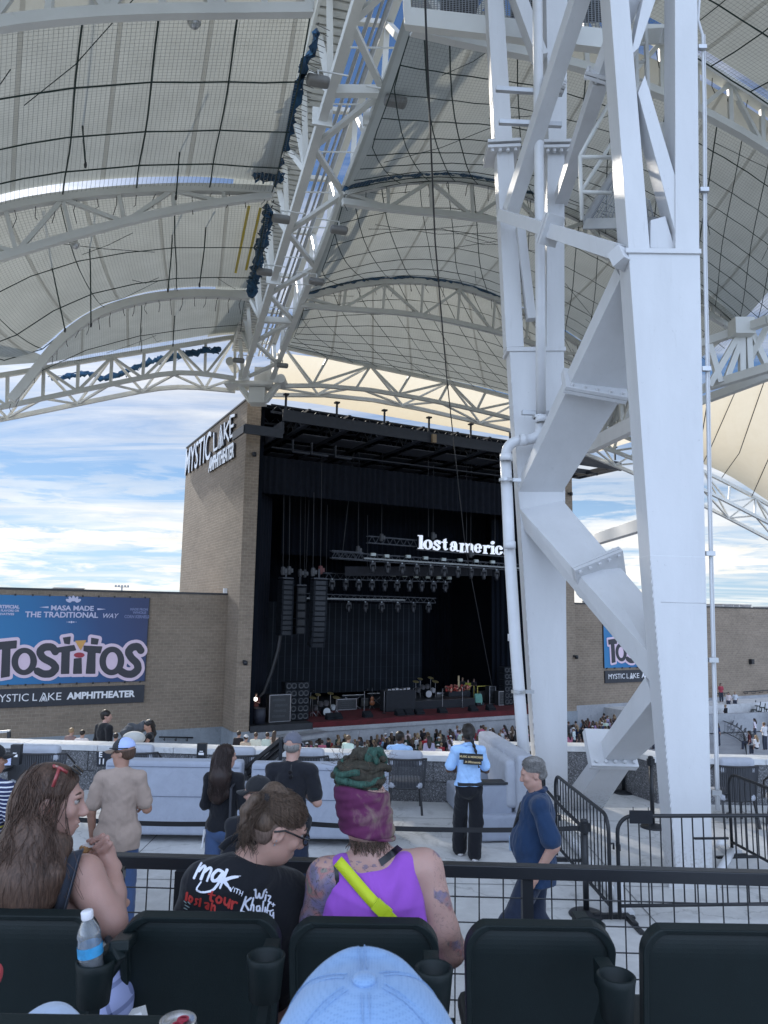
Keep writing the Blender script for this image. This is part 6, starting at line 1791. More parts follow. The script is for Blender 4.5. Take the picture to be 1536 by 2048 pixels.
 # ================================================================== front guard rail with welded mesh
RL, RR = A_(-1.152, 3.35, 0), A_(1.634, 3.25, 0)
rd = norm(RR - RL); RL = RL - rd * 1.6; RR = RR + rd * 1.0
gr = thing('guard_rail', 'long black guard rail with square wire mesh in front of the seats', 'railing', (RL + RR) / 2 + Z * 1.3)
m = MB(); m.beam(RL + Z * 2.13, RR + Z * 2.13, .055, .052); m.build('top_rail', BLACK, gr, bevel=.004)
m = MB(); m.beam(RL + Z * 1.36, RR + Z * 1.36, .05, .05); m.build('bottom_rail', BLACK, gr)
LL = np.linalg.norm(RR - RL)
m = MB(); k = int(LL / .1016)
for i in range(k + 1):
 p = RL + rd * (i * .1016 + .03) + Y * .0; m.tube([p + Z * 1.36, p + Z * 2.11], .0032, 5)
for i in range(8):
 z = 2.02 - i * .1016; m.tube([RL + Z * z + Y * .006, RR + Z * z + Y * .006], .0032, 5)
m.build('wire_mesh', BLACK, gr)
for px in (-330, 360, 1055, 1750):
 p = onY(px, 1780, 3.29); m = MB(); m.beam(A_(p[0], 3.30, 1.3), A_(p[0], 3.30, 2.11), .045); m.build('post', BLACK, gr)
 # ================================================================== stadium seats right in front
SEATM = mat('dark_green_seat_plastic', (.006, .012, .013), .5, spec=.28, var=.15, vscale=8, bump=.12, bscale=300)
def seat(label, xc, y, ztop, w=.5, tilt=R(9)):
 t = thing('stadium_seat', label, 'seat', A_(xc, y, ztop - .95))
 H = .62
 up = A_(0, -math.sin(tilt) * -1, math.cos(tilt)); up = A_(0, -math.sin(tilt), math.cos(tilt)); nr = np.cross(X, up)
 def outline(k):
  pts = []; r = .062
  hw = w / 2 - k
  for u in np.linspace(0, math.pi / 2, 8): pts.append((hw - r + r * math.sin(u) * 1.0, -r + r * math.cos(u)))
  pts = [(x, z - k) for x, z in pts]
  R_ = [(hw - r + r * math.sin(u), -k - r * 1.0 + r * math.cos(u)) for u in np.linspace(0, math.pi / 2, 8)]
  L_ = [(-x, z) for x, z in R_[::-1]]
  return L_ + R_ + [(hw - .02, -H), (-hw + .02, -H)]
 def crown(x, z): return z + .018 * (1 - (x / (w / 2)) ** 2)
 bow = lambda x: .045 * (x / (w / 2)) ** 2
 org = A_(xc, y, ztop)
 P3 = lambda x, z, o: org + X * x + up * crown(x, z) - nr * (bow(x) * -1 + o) * 1.0
 s = 1
 O = outline(0); I = outline(.02)
 m = MB(); n = len(O)
 outer_f = [P3(x, z, .0) for x, z in O]; inner_f = [P3(x, z, .0) for x, z in I]; inner_d = [P3(x, z, .016) for x, z in I]; outer_b = [P3(x, z, .045) for x, z in O]
 vs = outer_f + inner_f + inner_d + outer_b; fs = []
 for i in range(n):
  j = (i + 1) % n
  fs += [[i, j, n + j, n + i], [n + i, n + j, 2 * n + j, 2 * n + i], [i, 3 * n + i, 3 * n + j, j]]
 m.add(vs, fs)
 def fill(idx):
  L = idx[:8]; Rr = idx[8:16][::-1]
  out = [[L[i], L[i + 1], Rr[i + 1], Rr[i]] for i in range(7)]
  out.append([L[0] if False else L[-0] , L[0], Rr[0], Rr[0]][:0]) if False else None
  return [o for o in out if o]
 b2 = list(range(2 * n, 3 * n)); b3 = list(range(3 * n, 4 * n))
 for ids, fl in ((b2, 0), (b3, 1)):
  L = ids[:8]; Q = ids[8:16][::-1]
  for i in range(7):
   f = [L[i], L[i + 1], Q[i + 1], Q[i]]; m.add([], []); m.f.append(f[::-1] if fl else f); m.m.append(0); m.uv.append(None)
  f = [L[0], ids[17], ids[16], Q[0]]; m.f.append(f if fl else f[::-1]); m.m.append(0); m.uv.append(None)
 o = m.build('backrest', SEATM, t, False, .006)
 cover_box('seat_pan', A_(xc, y + .3, ztop - .47), (w / 2 - .03, .24, .04), .03, SEATM, t, vox=.02)
 m = MB()
 for sx in (-1, 1): m.prism([A_(xc + sx * (w / 2 + .012) - .012, y + .04, ztop - .95), A_(xc + sx * (w / 2 + .012) - .012, y + .4, ztop - .95), A_(xc + sx * (w / 2 + .012) - .012, y + .3, ztop - .42), A_(xc + sx * (w / 2 + .012) - .012, y + .06, ztop - .42)], A_(.024, 0, 0))
 m.build('stanchion', SEATM, t)
 m = MB(); m.box(org - nr * .0 + up * -.30 + X * .012 - A_(0, .002, 0), (.004, .002, .003)); m.build('number_rivet', GALV, t)
 return t, P3
def cup(label, px, py, y, r=.047, h=.11):
 p = onY(px, py, y); t = thing('cup_holder', label, 'cup holder', p - Z * h)
 m = MB(); m.lathe([(0, -h + .006), (r - .012, -h + .006), (r - .005, -.004), (r, 0), (r + .002, .004), (r + .007, 0), (r + .004, -.02), (r - .004, -h), (0, -h)], p, Z, 28); m.build('cup', SEATM, t, True)
 m = MB(); m.box(p + A_(.0, r + .05, -.05), (.022, .05, .035)); m.beam(p + A_(-.01, r - .01, -.1), p + A_(-.045, r + .06, -.3), .03, .05); m.build('bracket', SEATM, t)
 return p
seat('green plastic seat of the long haired woman at the left', (-.754 - .331) / 2 - .565, 2.43, 2.262)
seat('green plastic seat in front of the black tour shirt', (-.754 - .331) / 2, 2.43, 2.262, .43 + .06)
seat('green plastic seat in front of the purple top', -.042, 2.43, 2.252, .46)
seat('empty green plastic seat right of the purple top', .498, 2.43, 2.252, .46)
seat('rightmost green plastic seat at the edge of the view', 1.045, 2.43, 2.248, .47)
seat('closest green plastic seat along the bottom edge', -.56, 1.36, 2.498, .5)
pc1 = cup('black cup holder holding the water bottle', 192, 1921, 2.2)
cup('empty black cup holder behind the black tour shirt', 532, 1911, 2.2); cup('black cup holder half hidden by the pale blue cap', 868, 1936, 2.2); cup('empty black cup holder between the two right seats', 1232, 1951, 2.2)
cup('black cup holder showing just above the empty seat', 1180, 1848, 2.5, .042)
ar = thing('arm_rest', 'black armrest between the two left seats', 'armrest', onY(248, 1890, 2.3))
m = MB(); a, b = onY(262, 1868, 2.5), onY(238, 1893, 2.22); m.beam(a, b, .055, .03); m.beam(b - Z * .01, onY(205, 1945, 2.25), .03, .05); m.build('arm_pad', SEATM, ar, bevel=.006)
bt = thing('water_bottle', 'clear plastic water bottle with white cap and blue label', 'bottle', pc1 - Z * .08)
axb = norm(A_(-.14, -.05, 1)); cb_ = pc1 + A_(0, 0, -.085)
PLA = bpy.data.materials.new('clear_bottle_plastic'); PLA.use_nodes = True; t_ = NT(PLA.node_tree); t_.n.clear(); o_ = t_.new('ShaderNodeOutputMaterial'); x1 = t_.new('ShaderNodeMixShader'); x2 = t_.new('ShaderNodeMixShader'); tp = t_.new('ShaderNodeBsdfTransparent'); df = t_.new('ShaderNodeBsdfDiffuse'); gl = t_.new('ShaderNodeBsdfGlossy')
tp.inputs[0].default_value = (.93, .96, .98, 1); df.inputs[0].default_value = (.75, .8, .86, 1); gl.inputs['Roughness'].default_value = .06; fr_ = t_.new('ShaderNodeLayerWeight'); fr_.inputs[0].default_value = .35
x1.inputs[0].default_value = .16; t_.link(tp.outputs[0], x1.inputs[1]); t_.link(df.outputs[0], x1.inputs[2]); t_.link(fr_.outputs['Facing'], x2.inputs[0]); t_.link(x1.outputs[0], x2.inputs[1]); t_.link(gl.outputs[0], x2.inputs[2]); t_.link(x2.outputs[0], o_.inputs[0])
prof = [(0, 0), (.030, 0), (.033, .008)]
for i in range(5): prof += [(.033, .02 + i * .014), (.0305, .026 + i * .014)]
prof += [(.033, .10), (.033, .135), (.031, .15), (.033, .158), (.030, .168), (.026, .178), (.018, .192), (.0135, .2), (.0135, .206), (0, .206)]
m = MB(); m.lathe(prof, cb_, axb, 28); m.build('bottle_body', PLA, bt, True)
m = MB(); m.lathe([(.0338, .104), (.0338, .132)], cb_, axb, 28); m.build('paper_label', mat('bottle_label_blue', (.05, .32, .62), .4, var=.35, vscale=40), bt, True)
m = MB(); m.lathe([(.0155, .2), (.0165, .203), (.0165, .219), (.0145, .222), (0, .222)], cb_, axb, 24); m.build('screw_cap', mat('cap_white', (.75, .75, .8), .4), bt, True)
cn = thing('drink_can', 'silver drink can with a red pull tab at the bottom edge', 'can', onY(355, 2046, 1.22) - Z * .12)
c = onY(356, 2042, 1.22); m = MB(); m.lathe([(0, -.12), (.026, -.12), (.033, -.11), (.033, -.018), (.027, -.002), (.0275, .002), (.026, .003), (.024, -.005), (0, -.005)], c, Z, 30); m.build('can_body', mat('can_alu', (.6, .6, .62), .25, .9, var=.1), cn, True)
m = MB(); m.box(c + A_(.003, -.001, -.002), (.006, .012, .001)); m.lathe([(.005, -.001), (.009, -.0005), (.009, .001), (.005, .001)], c + A_(.006, .008, -.001), Z, 14); m.lathe([(.004, -.001), (.008, -.0005), (.008, .001), (.004, .001)], c + A_(.001, -.008, -.001), Z, 14); m.build('pull_tab', mat('tab_red', (.5, .04, .09), .3, .5), cn)
pdm = mat('plaid_cotton', (.3, .34, .55), .9, var=0); t = NT(pdm.node_tree); tc_ = t.new('ShaderNodeTexCoord'); sp = t.new('ShaderNodeSeparateXYZ'); t.link(t.mapping(tc_.outputs['Object'], (1, 1, 1), (0, R(28), 0)), sp.inputs[0])
k1 = t.math('LESS_THAN', t.math('FRACT', t.math('MULTIPLY', sp.outputs[0], 17)), .22); k2 = t.math('LESS_THAN', t.math('FRACT', t.math('MULTIPLY', sp.outputs[2], 15)), .2)
t.link(t.mix(t.math('MULTIPLY', t.math('ADD', k1, k2), .5), (.33, .37, .6), (.03, .045, .13)), t.n['Principled BSDF'].inputs['Base Color'])
s = SDF(.008, .03); P_ = lambda x, y, Y_=2.42: onY(x, y, Y_)
s.cone(P_(240, 1925, 2.5), P_(232, 2010), .045, .05); s.cone(P_(252, 1935, 2.5), P_(222, 2040), .04, .04); s.cone(P_(228, 1940), P_(215, 2050), .02, .03)
v, q = s.mesh(); o = np_mesh('plaid_shirt', v, q, pdm); tag(o, 'blue and white plaid shirt stuffed between the two left seats', 'shirt')
s = SDF(.008, .02); s.chain([P_(215, 1878, 2.45), P_(228, 1893, 2.4), P_(240, 1910, 2.45), P_(262, 1950, 2.5)], [.012, .012, .014, .02]); v, q = s.mesh(); o = np_mesh('bag_strap', v, q, BLACKM); tag(o, 'black strap looped beside the left cup holder', 'strap')
m = MB(); m.box(onY(276, 2034, 2.3), (.02, .02, .018), (norm(A_(1, 0, .3)), Y, norm(A_(-.3, 0, 1)))); tag(m.build('paper_scrap', mat('white_paper', (.75, .75, .75), .8)), 'scrap of white paper beside the plaid shirt', 'paper')
s = SDF(.006, .02); c = onY(99, 2066, 1.5); s.ell(c, (.062, .05, .045)); s.ell(c + A_(-.015, .04, -.01), (.05, .045, .04)); v, q = s.mesh(); o = np_mesh('cloth_bundle', v, q, fabric('pale_blue_cloth', (.45, .55, .72))); tag(o, 'pale blue rounded cloth showing above the closest seat', 'cloth')
s = SDF(.006, .02); s.ell(onY(-12, 1952, 2.0), (.018, .03, .03)); v, q = s.mesh(); o = np_mesh('cloth_bundle', v, q, mat('coral_red_cloth', (.45, .06, .07), .8)); tag(o, 'sliver of red cloth at the left edge by the seat', 'cloth')
 # ================================================================== people
def skin_mat(name, col):
 if name in MATS: return MATS[name]
 m = mat(name, col, .5, var=.10, vscale=9, bump=.12, bscale=160, spec=.4)
 t = NT(m.node_tree); p = t.n['Principled BSDF']
 p.inputs['Subsurface Weight'].default_value = .12; p.inputs['Subsurface Radius'].default_value = (1, .35, .2); p.inputs['Subsurface Scale'].default_value = .012
 return m
SK1 = skin_mat('skin_fair', (.42, .25, .20)); SK2 = skin_mat('skin_tanned', (.36, .20, .145)); SK3 = skin_mat('skin_deep', (.10, .055, .038))
def hair_mat(name, c1, c2, rough=.45):
 if name in MATS: return MATS[name]
 m = bpy.data.materials.new(name); m.use_nodes = True
 t = NT(m.node_tree); p = t.n['Principled BSDF']; tc = t.new('ShaderNodeTexCoord')
 n = t.noise(t.mapping(tc.outputs['Object'], (60, 60, 7)), 2.2, 5, .65, .6)
 t.link(t.ramp(n, [(.3, c1), (.7, c2)]), p.inputs['Base Color']); p.inputs['Roughness'].default_value = rough; p.inputs['Specular IOR Level'].default_value = .35
 b = t.new('ShaderNodeBump'); b.inputs['Strength'].default_value = .6; b.inputs['Distance'].default_value = .006; t.link(n, b.inputs['Height']); t.link(b.outputs[0], p.inputs['Normal'])
 MATS[name] = m; return m
HBRN = hair_mat('hair_dark_brown', (.032, .018, .013), (.125, .074, .052)); HBLK = hair_mat('hair_black', (.006, .005, .005), (.022, .016, .014)); HGRY = hair_mat('hair_grey', (.09, .087, .084), (.29, .28, .27)); HMID = hair_mat('hair_mid_brown', (.035, .023, .016), (.14, .094, .067))
def basis(yaw=0, pitch=0, roll=0):
 """head axes as columns: right, forward, up. yaw turns left (+) from +Y, pitch looks down (-) / up (+), roll leans right (+)"""
 M = Matrix.Rotation(yaw, 3, 'Z') @ Matrix.Rotation(pitch, 3, 'X') @ Matrix.Rotation(roll, 3, 'Y')
 return np.array(M)
def head_prims(s, c, M, k=1.0, ears=True, fine=False, jaw=1.0):
 w = lambda x, y, z: c + M @ (np.array((x, y, z)) * k)
 e = lambda p, r, kk=.02, sub=False: s.ell(w(*p), np.array(r) * k, M, kk * k, sub)
 e((0, -.012, .03), (.074, .096, .088)); e((0, .03, -.03), (.060, .064, .086), .03); e((0, .05, -.088), (.034 * jaw, .034, .028), .035)
 e((0, .018, -.07), (.052 * jaw, .055, .045), .03)
 for sx in (-1, 1):
  e((sx * .040, .066, -.022), (.024, .02, .022), .02)
  e((sx * .031, .092, .010), (.015, .012, .011), .012, True)
  if ears:
   e((sx * .073, -.012, -.012), (.009, .021, .032), .008); e((sx * .081, -.006, -.006), (.006, .010, .016), .005, True)
 e((0, .084, .026), (.048, .016, .012), .02)
 s.cone(w(0, .09, .012), w(0, .112, -.03), .009 * k, .014 * k, .012 * k); e((0, .104, -.036), (.017, .012, .009), .008)
 e((0, .090, -.064), (.023, .012, .008), .008); e((0, .089, -.076), (.019, .012, .007), .006)
 if fine: e((0, .1, -.0695), (.026, .012, .0022), .003, True)
def eyes_for(parent, c, M, k=1.0):
 w = lambda x, y, z: c + M @ (np.array((x, y, z)) * k)
 m = MB()
 for sx in (-1, 1): m.lathe([(0, .0125 * k)] + [(.0125 * k * math.sin(a), .0125 * k * math.cos(a)) for a in np.linspace(.5, 2.6, 6)] + [(0, -.0125 * k)], w(sx * .031, .079, .010), M[:, 1], 12)
 m.build('eyes', mat('eye_white', (.38, .35, .33), .2, var=0), parent, True)
 m = MB()
 for sx in (-1, 1): m.lathe([(.0062 * k, 0), (.004 * k, .0016 * k), (0, .002 * k)], w(sx * .031, .0915, .010), M[:, 1], 12)
 m.build('iris', mat('iris_brown', (.03, .02, .015), .2, var=0), parent, True)
 m = MB()
 for sx in (-1, 1):
  m.tube([w(sx * .012, .089, .033), w(sx * .030, .092, .037), w(sx * .048, .080, .032)], [.003 * k, .0042 * k, .002 * k], 5)
  m.tube([w(sx * .017, .0925, .016), w(sx * .031, .0955, .0195), w(sx * .046, .086, .0145)], [.0015 * k, .0022 * k, .0012 * k], 5)
 m.build('brows_and_lashes', HBRN, parent, True)
def limb_r(fat): return dict(ua=.046 * fat, el=.038 * fat, wr=.027, th=.078 * fat, kn=.055, ca=.055, an=.036)
def stand(h=1.75, fat=1.0, shw=.185, stride=0.0, step=(.0, .0), L=None, Rr=None, lean=0.0):
 """joints of a standing figure facing +Y; L / Rr: elbow and wrist offsets from the shoulder"""
 k = h / 1.75
 J = {}
 J['pel'] = A_(0, 0, .93); J['chest'] = A_(0, .0 + lean * .35, 1.24); J['neck'] = A_(0, -.02 + lean * .55, 1.47); J['head'] = A_(0, .015 + lean * .72, 1.625)
 L = L or ((-.05, -.01, -.29), (-.06, .06, -.54)); Rr = Rr or ((.05, -.01, -.29), (.06, .06, -.54))
 for sx, nm, off in ((-1, 'L', L), (1, 'R', Rr)):
  J['sh' + nm] = A_(sx * shw, -.015 + lean * .5, 1.405)
  J['el' + nm] = J['sh' + nm] + A_(*off[0]); J['wr' + nm] = J['sh' + nm] + A_(*off[1])
  st = stride * sx
  J['hip' + nm] = A_(sx * .092, 0, .92); J['kn' + nm] = A_(sx * .1, st * .55 + .025, .50); J['an' + nm] = A_(sx * .105, st, .085 + max(0, -st) * .15)
 return {a: b * k for a, b in J.items()}, k
def body(s, J, k, fat, M, hands=True, jaw=1.0, ears=True):
 r = limb_r(fat); c = J['chest']
 torso(s, J, k, fat, 0)
 s.cone(J['neck'] - A_(0, 0, .05) * k, J['head'] - A_(0, 0, .06) * k, .06 * k * (.8 + .2 * fat), .053 * k)
 for n in 'LR':
  s.cone(J['neck'] + A_(0, 0, -.03) * k, J['sh' + n], .05 * k, .053 * k * fat)
  s.chain([J['sh' + n], J['el' + n], J['wr' + n]], [r['ua'] * k, r['el'] * k, r['wr'] * k])
  s.chain([J['hip' + n], J['kn' + n]], [r['th'] * k, r['kn'] * k]); kn, an = J['kn' + n], J['an' + n]
  s.chain([kn, kn * .65 + an * .35 - A_(0, .02, 0) * k, an], [r['kn'] * .92 * k, r['ca'] * k, r['an'] * k])
  s.cone(an - A_(0, .03, .04) * k, an + A_(0, .13, -.052) * k, .038 * k, .03 * k)
  if hands: hand(s, J['wr' + n], J['wr' + n] - J['el' + n], k, n)
 head_prims(s, J['head'], M, k, ears, jaw=jaw)
def hand(s, w, d, k, n, spread=.35, curl=.5, palm_n=None, rr=.0095):
 d = norm(d); sx = 1 if n == 'R' else -1
 pn = norm(np.cross(d, Y) if palm_n is None else palm_n)
 if palm_n is None and abs(d @ Y) > .9: pn = X * -sx
 pn = norm(pn - d * (pn @ d)); sd_ = np.cross(d, pn)
 pc = w + d * .055 * k
 M = np.stack([sd_, d, pn], 1)
 s.ell(pc, A_(.040, .052, .017) * k, M, .012)
 for i, (o, l) in enumerate(((-.03, .068), (-.010, .078), (.010, .074), (.029, .058))):
  b = w + d * .095 * k + sd_ * o * k
  q = b + (d * math.cos(curl * .5) + pn * math.sin(curl * .5)) * l * .5 * k + sd_ * o * spread * .3 * k
  e = q + (d * math.cos(curl * 1.4) + pn * math.sin(curl * 1.4)) * l * .5 * k
  s.chain([b, q, e], [rr * k, rr * .92 * k, rr * .75 * k], .006)
 b = w + d * .03 * k - sd_ * .03 * k
 s.chain([b, b + (d * .6 - sd_ * .6 + pn * .3) * .04 * k, b + (d * .9 - sd_ * .45 + pn * .5) * .07 * k], [.014 * k, .011 * k, .009 * k], .01)
def torso(s, J, k, fat, d, belly=0.0):
 rt_ = norm(J['shR'] - J['shL']); up = norm(J['neck'] - J['pel']); fw = np.cross(up, rt_); fw = norm(fw); M = np.stack([rt_, fw, up], 1)
 w = np.linalg.norm(J['shR'] - J['shL']) / 2
 s.ell(J['chest'] + up * .04 * k, A_((w * .86 + d), .108 * k * fat + d, .21 * k + d), M)
 s.ell(J['pel'] * .55 + J['chest'] * .45 + fw * belly * .5, A_(.138 * k * fat + d, .102 * k * fat + d + belly, .19 * k + d), M)
 s.ell(J['pel'], A_(.158 * k * fat + d, .122 * k * fat + d, .135 * k + d), M)
def shirt(s, J, k, fat, d, sleeve=.75, hem=None, belly=0.0, neck=True, loose=.01):
 r = limb_r(fat); torso(s, J, k, fat, d, belly)
 for n in 'LR':
  s.cone(J['neck'] + A_(0, -.005, -.045) * k, J['sh' + n], (.064) * k + d * .4, .058 * k * fat + .014)
  if sleeve > 0:
   a, b, c = J['sh' + n], J['el' + n], J['wr' + n]
   if sleeve <= 1: s.cone(a, a + (b - a) * sleeve, r['ua'] * k + .014, r['ua'] * k + .012 + loose * .7, .014)
   else: s.chain([a, b, b + (c - b) * (sleeve - 1)], [r['ua'] * k + d, r['el'] * k + d, r['wr'] * k + d + .004])
 return s
def cut(vq, z0=None):
 return vq
def trousers(s, J, k, fat, d, wide=0.0, length=1.0):
 r = limb_r(fat)
 s.ell(J['pel'] - A_(0, 0, .02) * k, A_(.16 * k * fat + d, .122 * k * fat + d, .12 * k + d))
 for n in 'LR':
  kn, an = J['kn' + n], J['an' + n]
  s.chain([J['hip' + n], kn, kn + (an - kn) * length], [r['th'] * k + d, r['kn'] * k + d + .012 + wide * .6, r['an'] * k + d + .016 + wide])
 return s
def person(label, loc, rz, J, k, fat, skin, head=(0, 0, 0), vox=.011, jaw=1.0, group=None, ears=True, hands=True):
 """the body is one continuous mesh; clothing and hair become its siblings under the same Empty"""
 t = thing('person', label, 'person', (0, 0, 0), group)
 M = basis(*head); s = SDF(vox, .022 * k); body(s, J, k, fat, M, hands, jaw, ears); v, q = s.mesh()
 b = np_mesh('body', v, q, skin, t)
 t.location = tuple(map(float, loc)); t.rotation_euler = (0, 0, rz)
 return t, M
def add(t, name, s, mt, clip=None, wr=0.0, seed=0):
 v, q = s.mesh(clip)
 if wr:
  r2 = random.Random(seed); off = np.zeros(len(v))
  for _ in range(9):
   d = A_(r2.gauss(0, 1), r2.gauss(0, 1), r2.gauss(0, .6)); d = norm(d); f = r2.uniform(18, 55); off += np.sin(v @ d * f + r2.uniform(0, 6)) ** 3 / (f / 25)
  c = v.mean(0); n = v - c; n[:, 2] *= .15; n /= np.linalg.norm(n, axis=1)[:, None] + 1e-6
  v = v + n * (off * wr)[:, None]
 me_parent_loc = np.array(t.location); lr = t.rotation_euler[2]
 o = np_mesh(name, v, q, mt, None); o.parent = t
 return o
def loc_build(t, m, name, mt, smooth=False):
 o = m.build(name, mt, None, smooth); o.parent = t; return o
def cap_on(t, c, M, k, mt, brim_mt=None, mesh_mt=None, z=.03, vox=.008, brim=True, hole=False, back=False):
 w = lambda x, y, z_: c + M @ (np.array((x, y, z_)) * k)
 s = SDF(vox, .015); s.ell(w(0, -.008, .042), A_(.084, .106, .088) * k, M)
 pl = w(0, 0, z); clip = [(pl, -(M[:, 2] * 1.0 + M[:, 1] * .12))]
 if hole: s.ell(w(0, -.115, .035), A_(.034, .03, .026) * k, M, .004, True)
 o = add(t, 'cap', s, mt, clip)
 if mesh_mt is not None:
  s2 = SDF(vox, .01); s2.ell(w(0, -.010, .042), A_(.0865, .108, .0905) * k, M)
  o2 = add(t, 'mesh_back', s2, mesh_mt, clip + [(w(0, .0, 0), M[:, 1])])
 if brim:
  G = []
  for i, rr in enumerate((.0, .35, .7, 1.0)):
   row = []
   for a in np.linspace(-1.25, 1.25, 13):
    x = math.sin(a) * .078 * (1 + .0 * rr); y = .085 * math.cos(a) + .01
    row.append(w(x * (1 + .08 * rr), y + rr * .085 * max(math.cos(a), 0) ** .6, z + .005 - .012 * rr - .022 * (math.sin(a)) ** 2 * rr))
   G.append(row)
  m = MB().grid(G); o = loc_build(t, m, 'brim', brim_mt or mt, True); sd2 = o.modifiers.new('thickness', 'SOLIDIFY'); sd2.thickness = .005
 m = MB(); m.lathe([(.009 * k, 0), (.007 * k, .005 * k), (0, .007 * k)], w(0, -.008, .129), M[:, 2], 10); loc_build(t, m, 'button', mt, True)
def glasses(t, c, M, k, mt, lens=True, up=0.0):
 w = lambda x, y, z_: c + M @ (np.array((x, y, z_)) * k)
 m = MB()
 for sx in (-1, 1):
  ring = [w(sx * .032 + .022 * math.cos(a), .104 - .004 * abs(math.sin(a)), .008 + up + .016 * math.sin(a)) for a in np.linspace(0, 2 * math.pi, 17)]
  m.tube(ring, .0022, 5, False); m.tube([w(sx * .055, .102, .012 + up), w(sx * .076, .07, .012 + up), w(sx * .080, -.01, .010 + up), w(sx * .076, -.03, -.008 + up)], .0022, 5)
 m.tube([w(-.011, .106, .012 + up), w(.011, .106, .012 + up)], .002, 5)
 loc_build(t, m, 'glasses', mt, True)
def strands(t, name, vq, roots, ends, mt, n, r=.0016, seed=1, seg=14, lift=.006, jit=.02, side=3, avoid=()):
 """hair strands laid over a hair volume"""
 r2 = random.Random(seed); v, q = vq
 bvh = BVHTree.FromPolygons([tuple(p) for p in v], [tuple(map(int, f)) for f in q])
 m = MB()
 for i in range(n):
  a = roots(r2); P = [a]; b = ends(r2, a)
  mid = [(a * (1 - f) + b * f) + A_(r2.gauss(0, jit), r2.gauss(0, jit), 0) * math.sin(f * math.pi) for f in np.linspace(0, 1, seg)]
  out = []; lf = r2.uniform(.0, lift); ph = r2.uniform(0, 6); am = r2.uniform(0, .004)
  for j, p in enumerate(mid):
   h = bvh.find_nearest(Vector(tuple(p)))
   if h[0] is None: continue
   hp, hn = np.array(h[0]), np.array(h[1])
   out.append(hp + hn * (lf + am * math.sin(j * .9 + ph)))
  o2 = np.array(out)
  if any((np.linalg.norm(o2 - c_, axis=1) < r_).any() for c_, r_ in avoid): continue
  for _ in range(2): o2[1:-1] = (o2[:-2] + 2 * o2[1:-1] + o2[2:]) / 4
  rs = [r * (.6 + .4 * math.sin(math.pi * min(1, (j + 1) / (len(o2) * .7)))) if j < len(o2) - 1 else r * .15 for j in range(len(o2))]
  m.tube(list(o2), rs, side, False)
 return loc_build(t, m, name, mt, True)
TSH = lambda n, c: fabric(n, c, 300)
DENIM = fabric('blue_denim', (.055, .095, .20), 340); DENIMD = fabric('dark_denim', (.018, .026, .05), 340); BLKC = fabric('black_cotton', (.011, .012, .016), 300)
SHOE = mat('shoe_dark', (.04, .04, .045), .6); SHOEW = mat('shoe_white', (.62, .6, .6), .6)
def shoes(t, J, k, mt):
 s = SDF(.011, .02)
 for n in 'LR':
  an = J['an' + n]; s.cone(an - A_(0, .035, .048) * k, an + A_(0, .13, -.055) * k, .045 * k, .036 * k); s.cone(an - A_(0, .02, 0) * k, an - A_(0, .03, .05) * k, .046 * k, .044 * k)
 add(t, 'shoes', s, mt, [(A_(0, 0, .0), A_(0, 0, -1))])
def finish(t, J, k, fat, top, bottom, shoe=SHOE, sleeve=.75, hem=.86, d=.014, belly=0, wide=.0, wr=.0035, seed=1, length=1.0, loose=.012, vox=.011):
 s = SDF(vox, .03); shirt(s, J, k, fat, d, sleeve, None, belly, loose=loose)
 s.cone(J['pel'] + A_(-.07, 0, .0) * k, J['pel'] + A_(-.075, 0, -.12) * k, .105 * k * fat + d, .1 * k * fat + d); s.cone(J['pel'] + A_(.07, 0, .0) * k, J['pel'] + A_(.075, 0, -.12) * k, .105 * k * fat + d, .1 * k * fat + d)
 add(t, 'shirt', s, top, [(A_(0, 0, hem * k), A_(0, 0, -1)), (J['neck'] + A_(0, .02, .034) * k, norm(A_(0, .35, 1)))], wr, seed)
 s = SDF(vox, .02); trousers(s, J, k, fat, .012, wide, length); add(t, 'trousers', s, bottom, [(J['pel'] + A_(0, 0, .09) * k, A_(0, 0, 1))], wr * .8, seed + 3)
 if shoe: shoes(t, J, k, shoe)
def short_hair(t, c, M, k, mt, vox=.009, cap=False):
 w = lambda x, y, z_: c + M @ (np.array((x, y, z_)) * k)
 s = SDF(vox, .02); s.ell(w(0, -.016, .036), A_(.081, .101, .092) * k, M); s.ell(w(0, -.05, -.02), A_(.066, .06, .05) * k, M)
 s.ell(w(0, .095, -.02), A_(.075, .07, .075) * k, M, .02, True); s.ell(w(.095, .02, -.035), A_(.04, .045, .05) * k, M, .015, True); s.ell(w(-.095, .02, -.035), A_(.04, .045, .05) * k, M, .015, True)
 return add(t, 'hair', s, mt, [(w(0, 0, .025), M[:, 2])] if cap else None, .002 if cap else .004, 5)
def at_px(px, py, z, y): p = onY(px, py, y); return A_(p[0], y, 0)
y = 7.6; fat = 1.05
J, k = stand(1.93, fat, .165, .03, L=((-.075, .0, -.28), (-.06, .05, -.53)), Rr=((.075, .02, -.27), (-.02, .24, -.30)))
t, M = person('man in a tan tee shirt and blue and white mesh cap seen from behind', at_px(240, 1600, 0, y), R(6), J, k, fat, SK2, (R(72), R(-6), 0), jaw=1.1)
finish(t, J, k, fat, TSH('tan_cotton', (.36, .28, .235)), DENIM, hem=.80, d=.022, seed=11, loose=.022, wr=.005, belly=.02)
short_hair(t, J['head'], M, k, HBRN, cap=True)
cap_on(t, J['head'], M, k, fabric('cap_charcoal', (.035, .037, .042)), fabric('cap_tan_brim', (.22, .16, .12)), fabric('cap_mesh_blue_white', (.42, .52, .85), 90))
m = MB(); w = lambda a, b, c: J['head'] + M @ (A_(a, b, c) * k); m.tube([w(-.082, .085, .052), w(-.0905, .02, .05), w(-.088, -.04, .045), w(-.06, -.085, .04)], .006, 6); loc_build(t, m, 'sunglasses_temple', BLACK)
y = 8.15; fat = .95
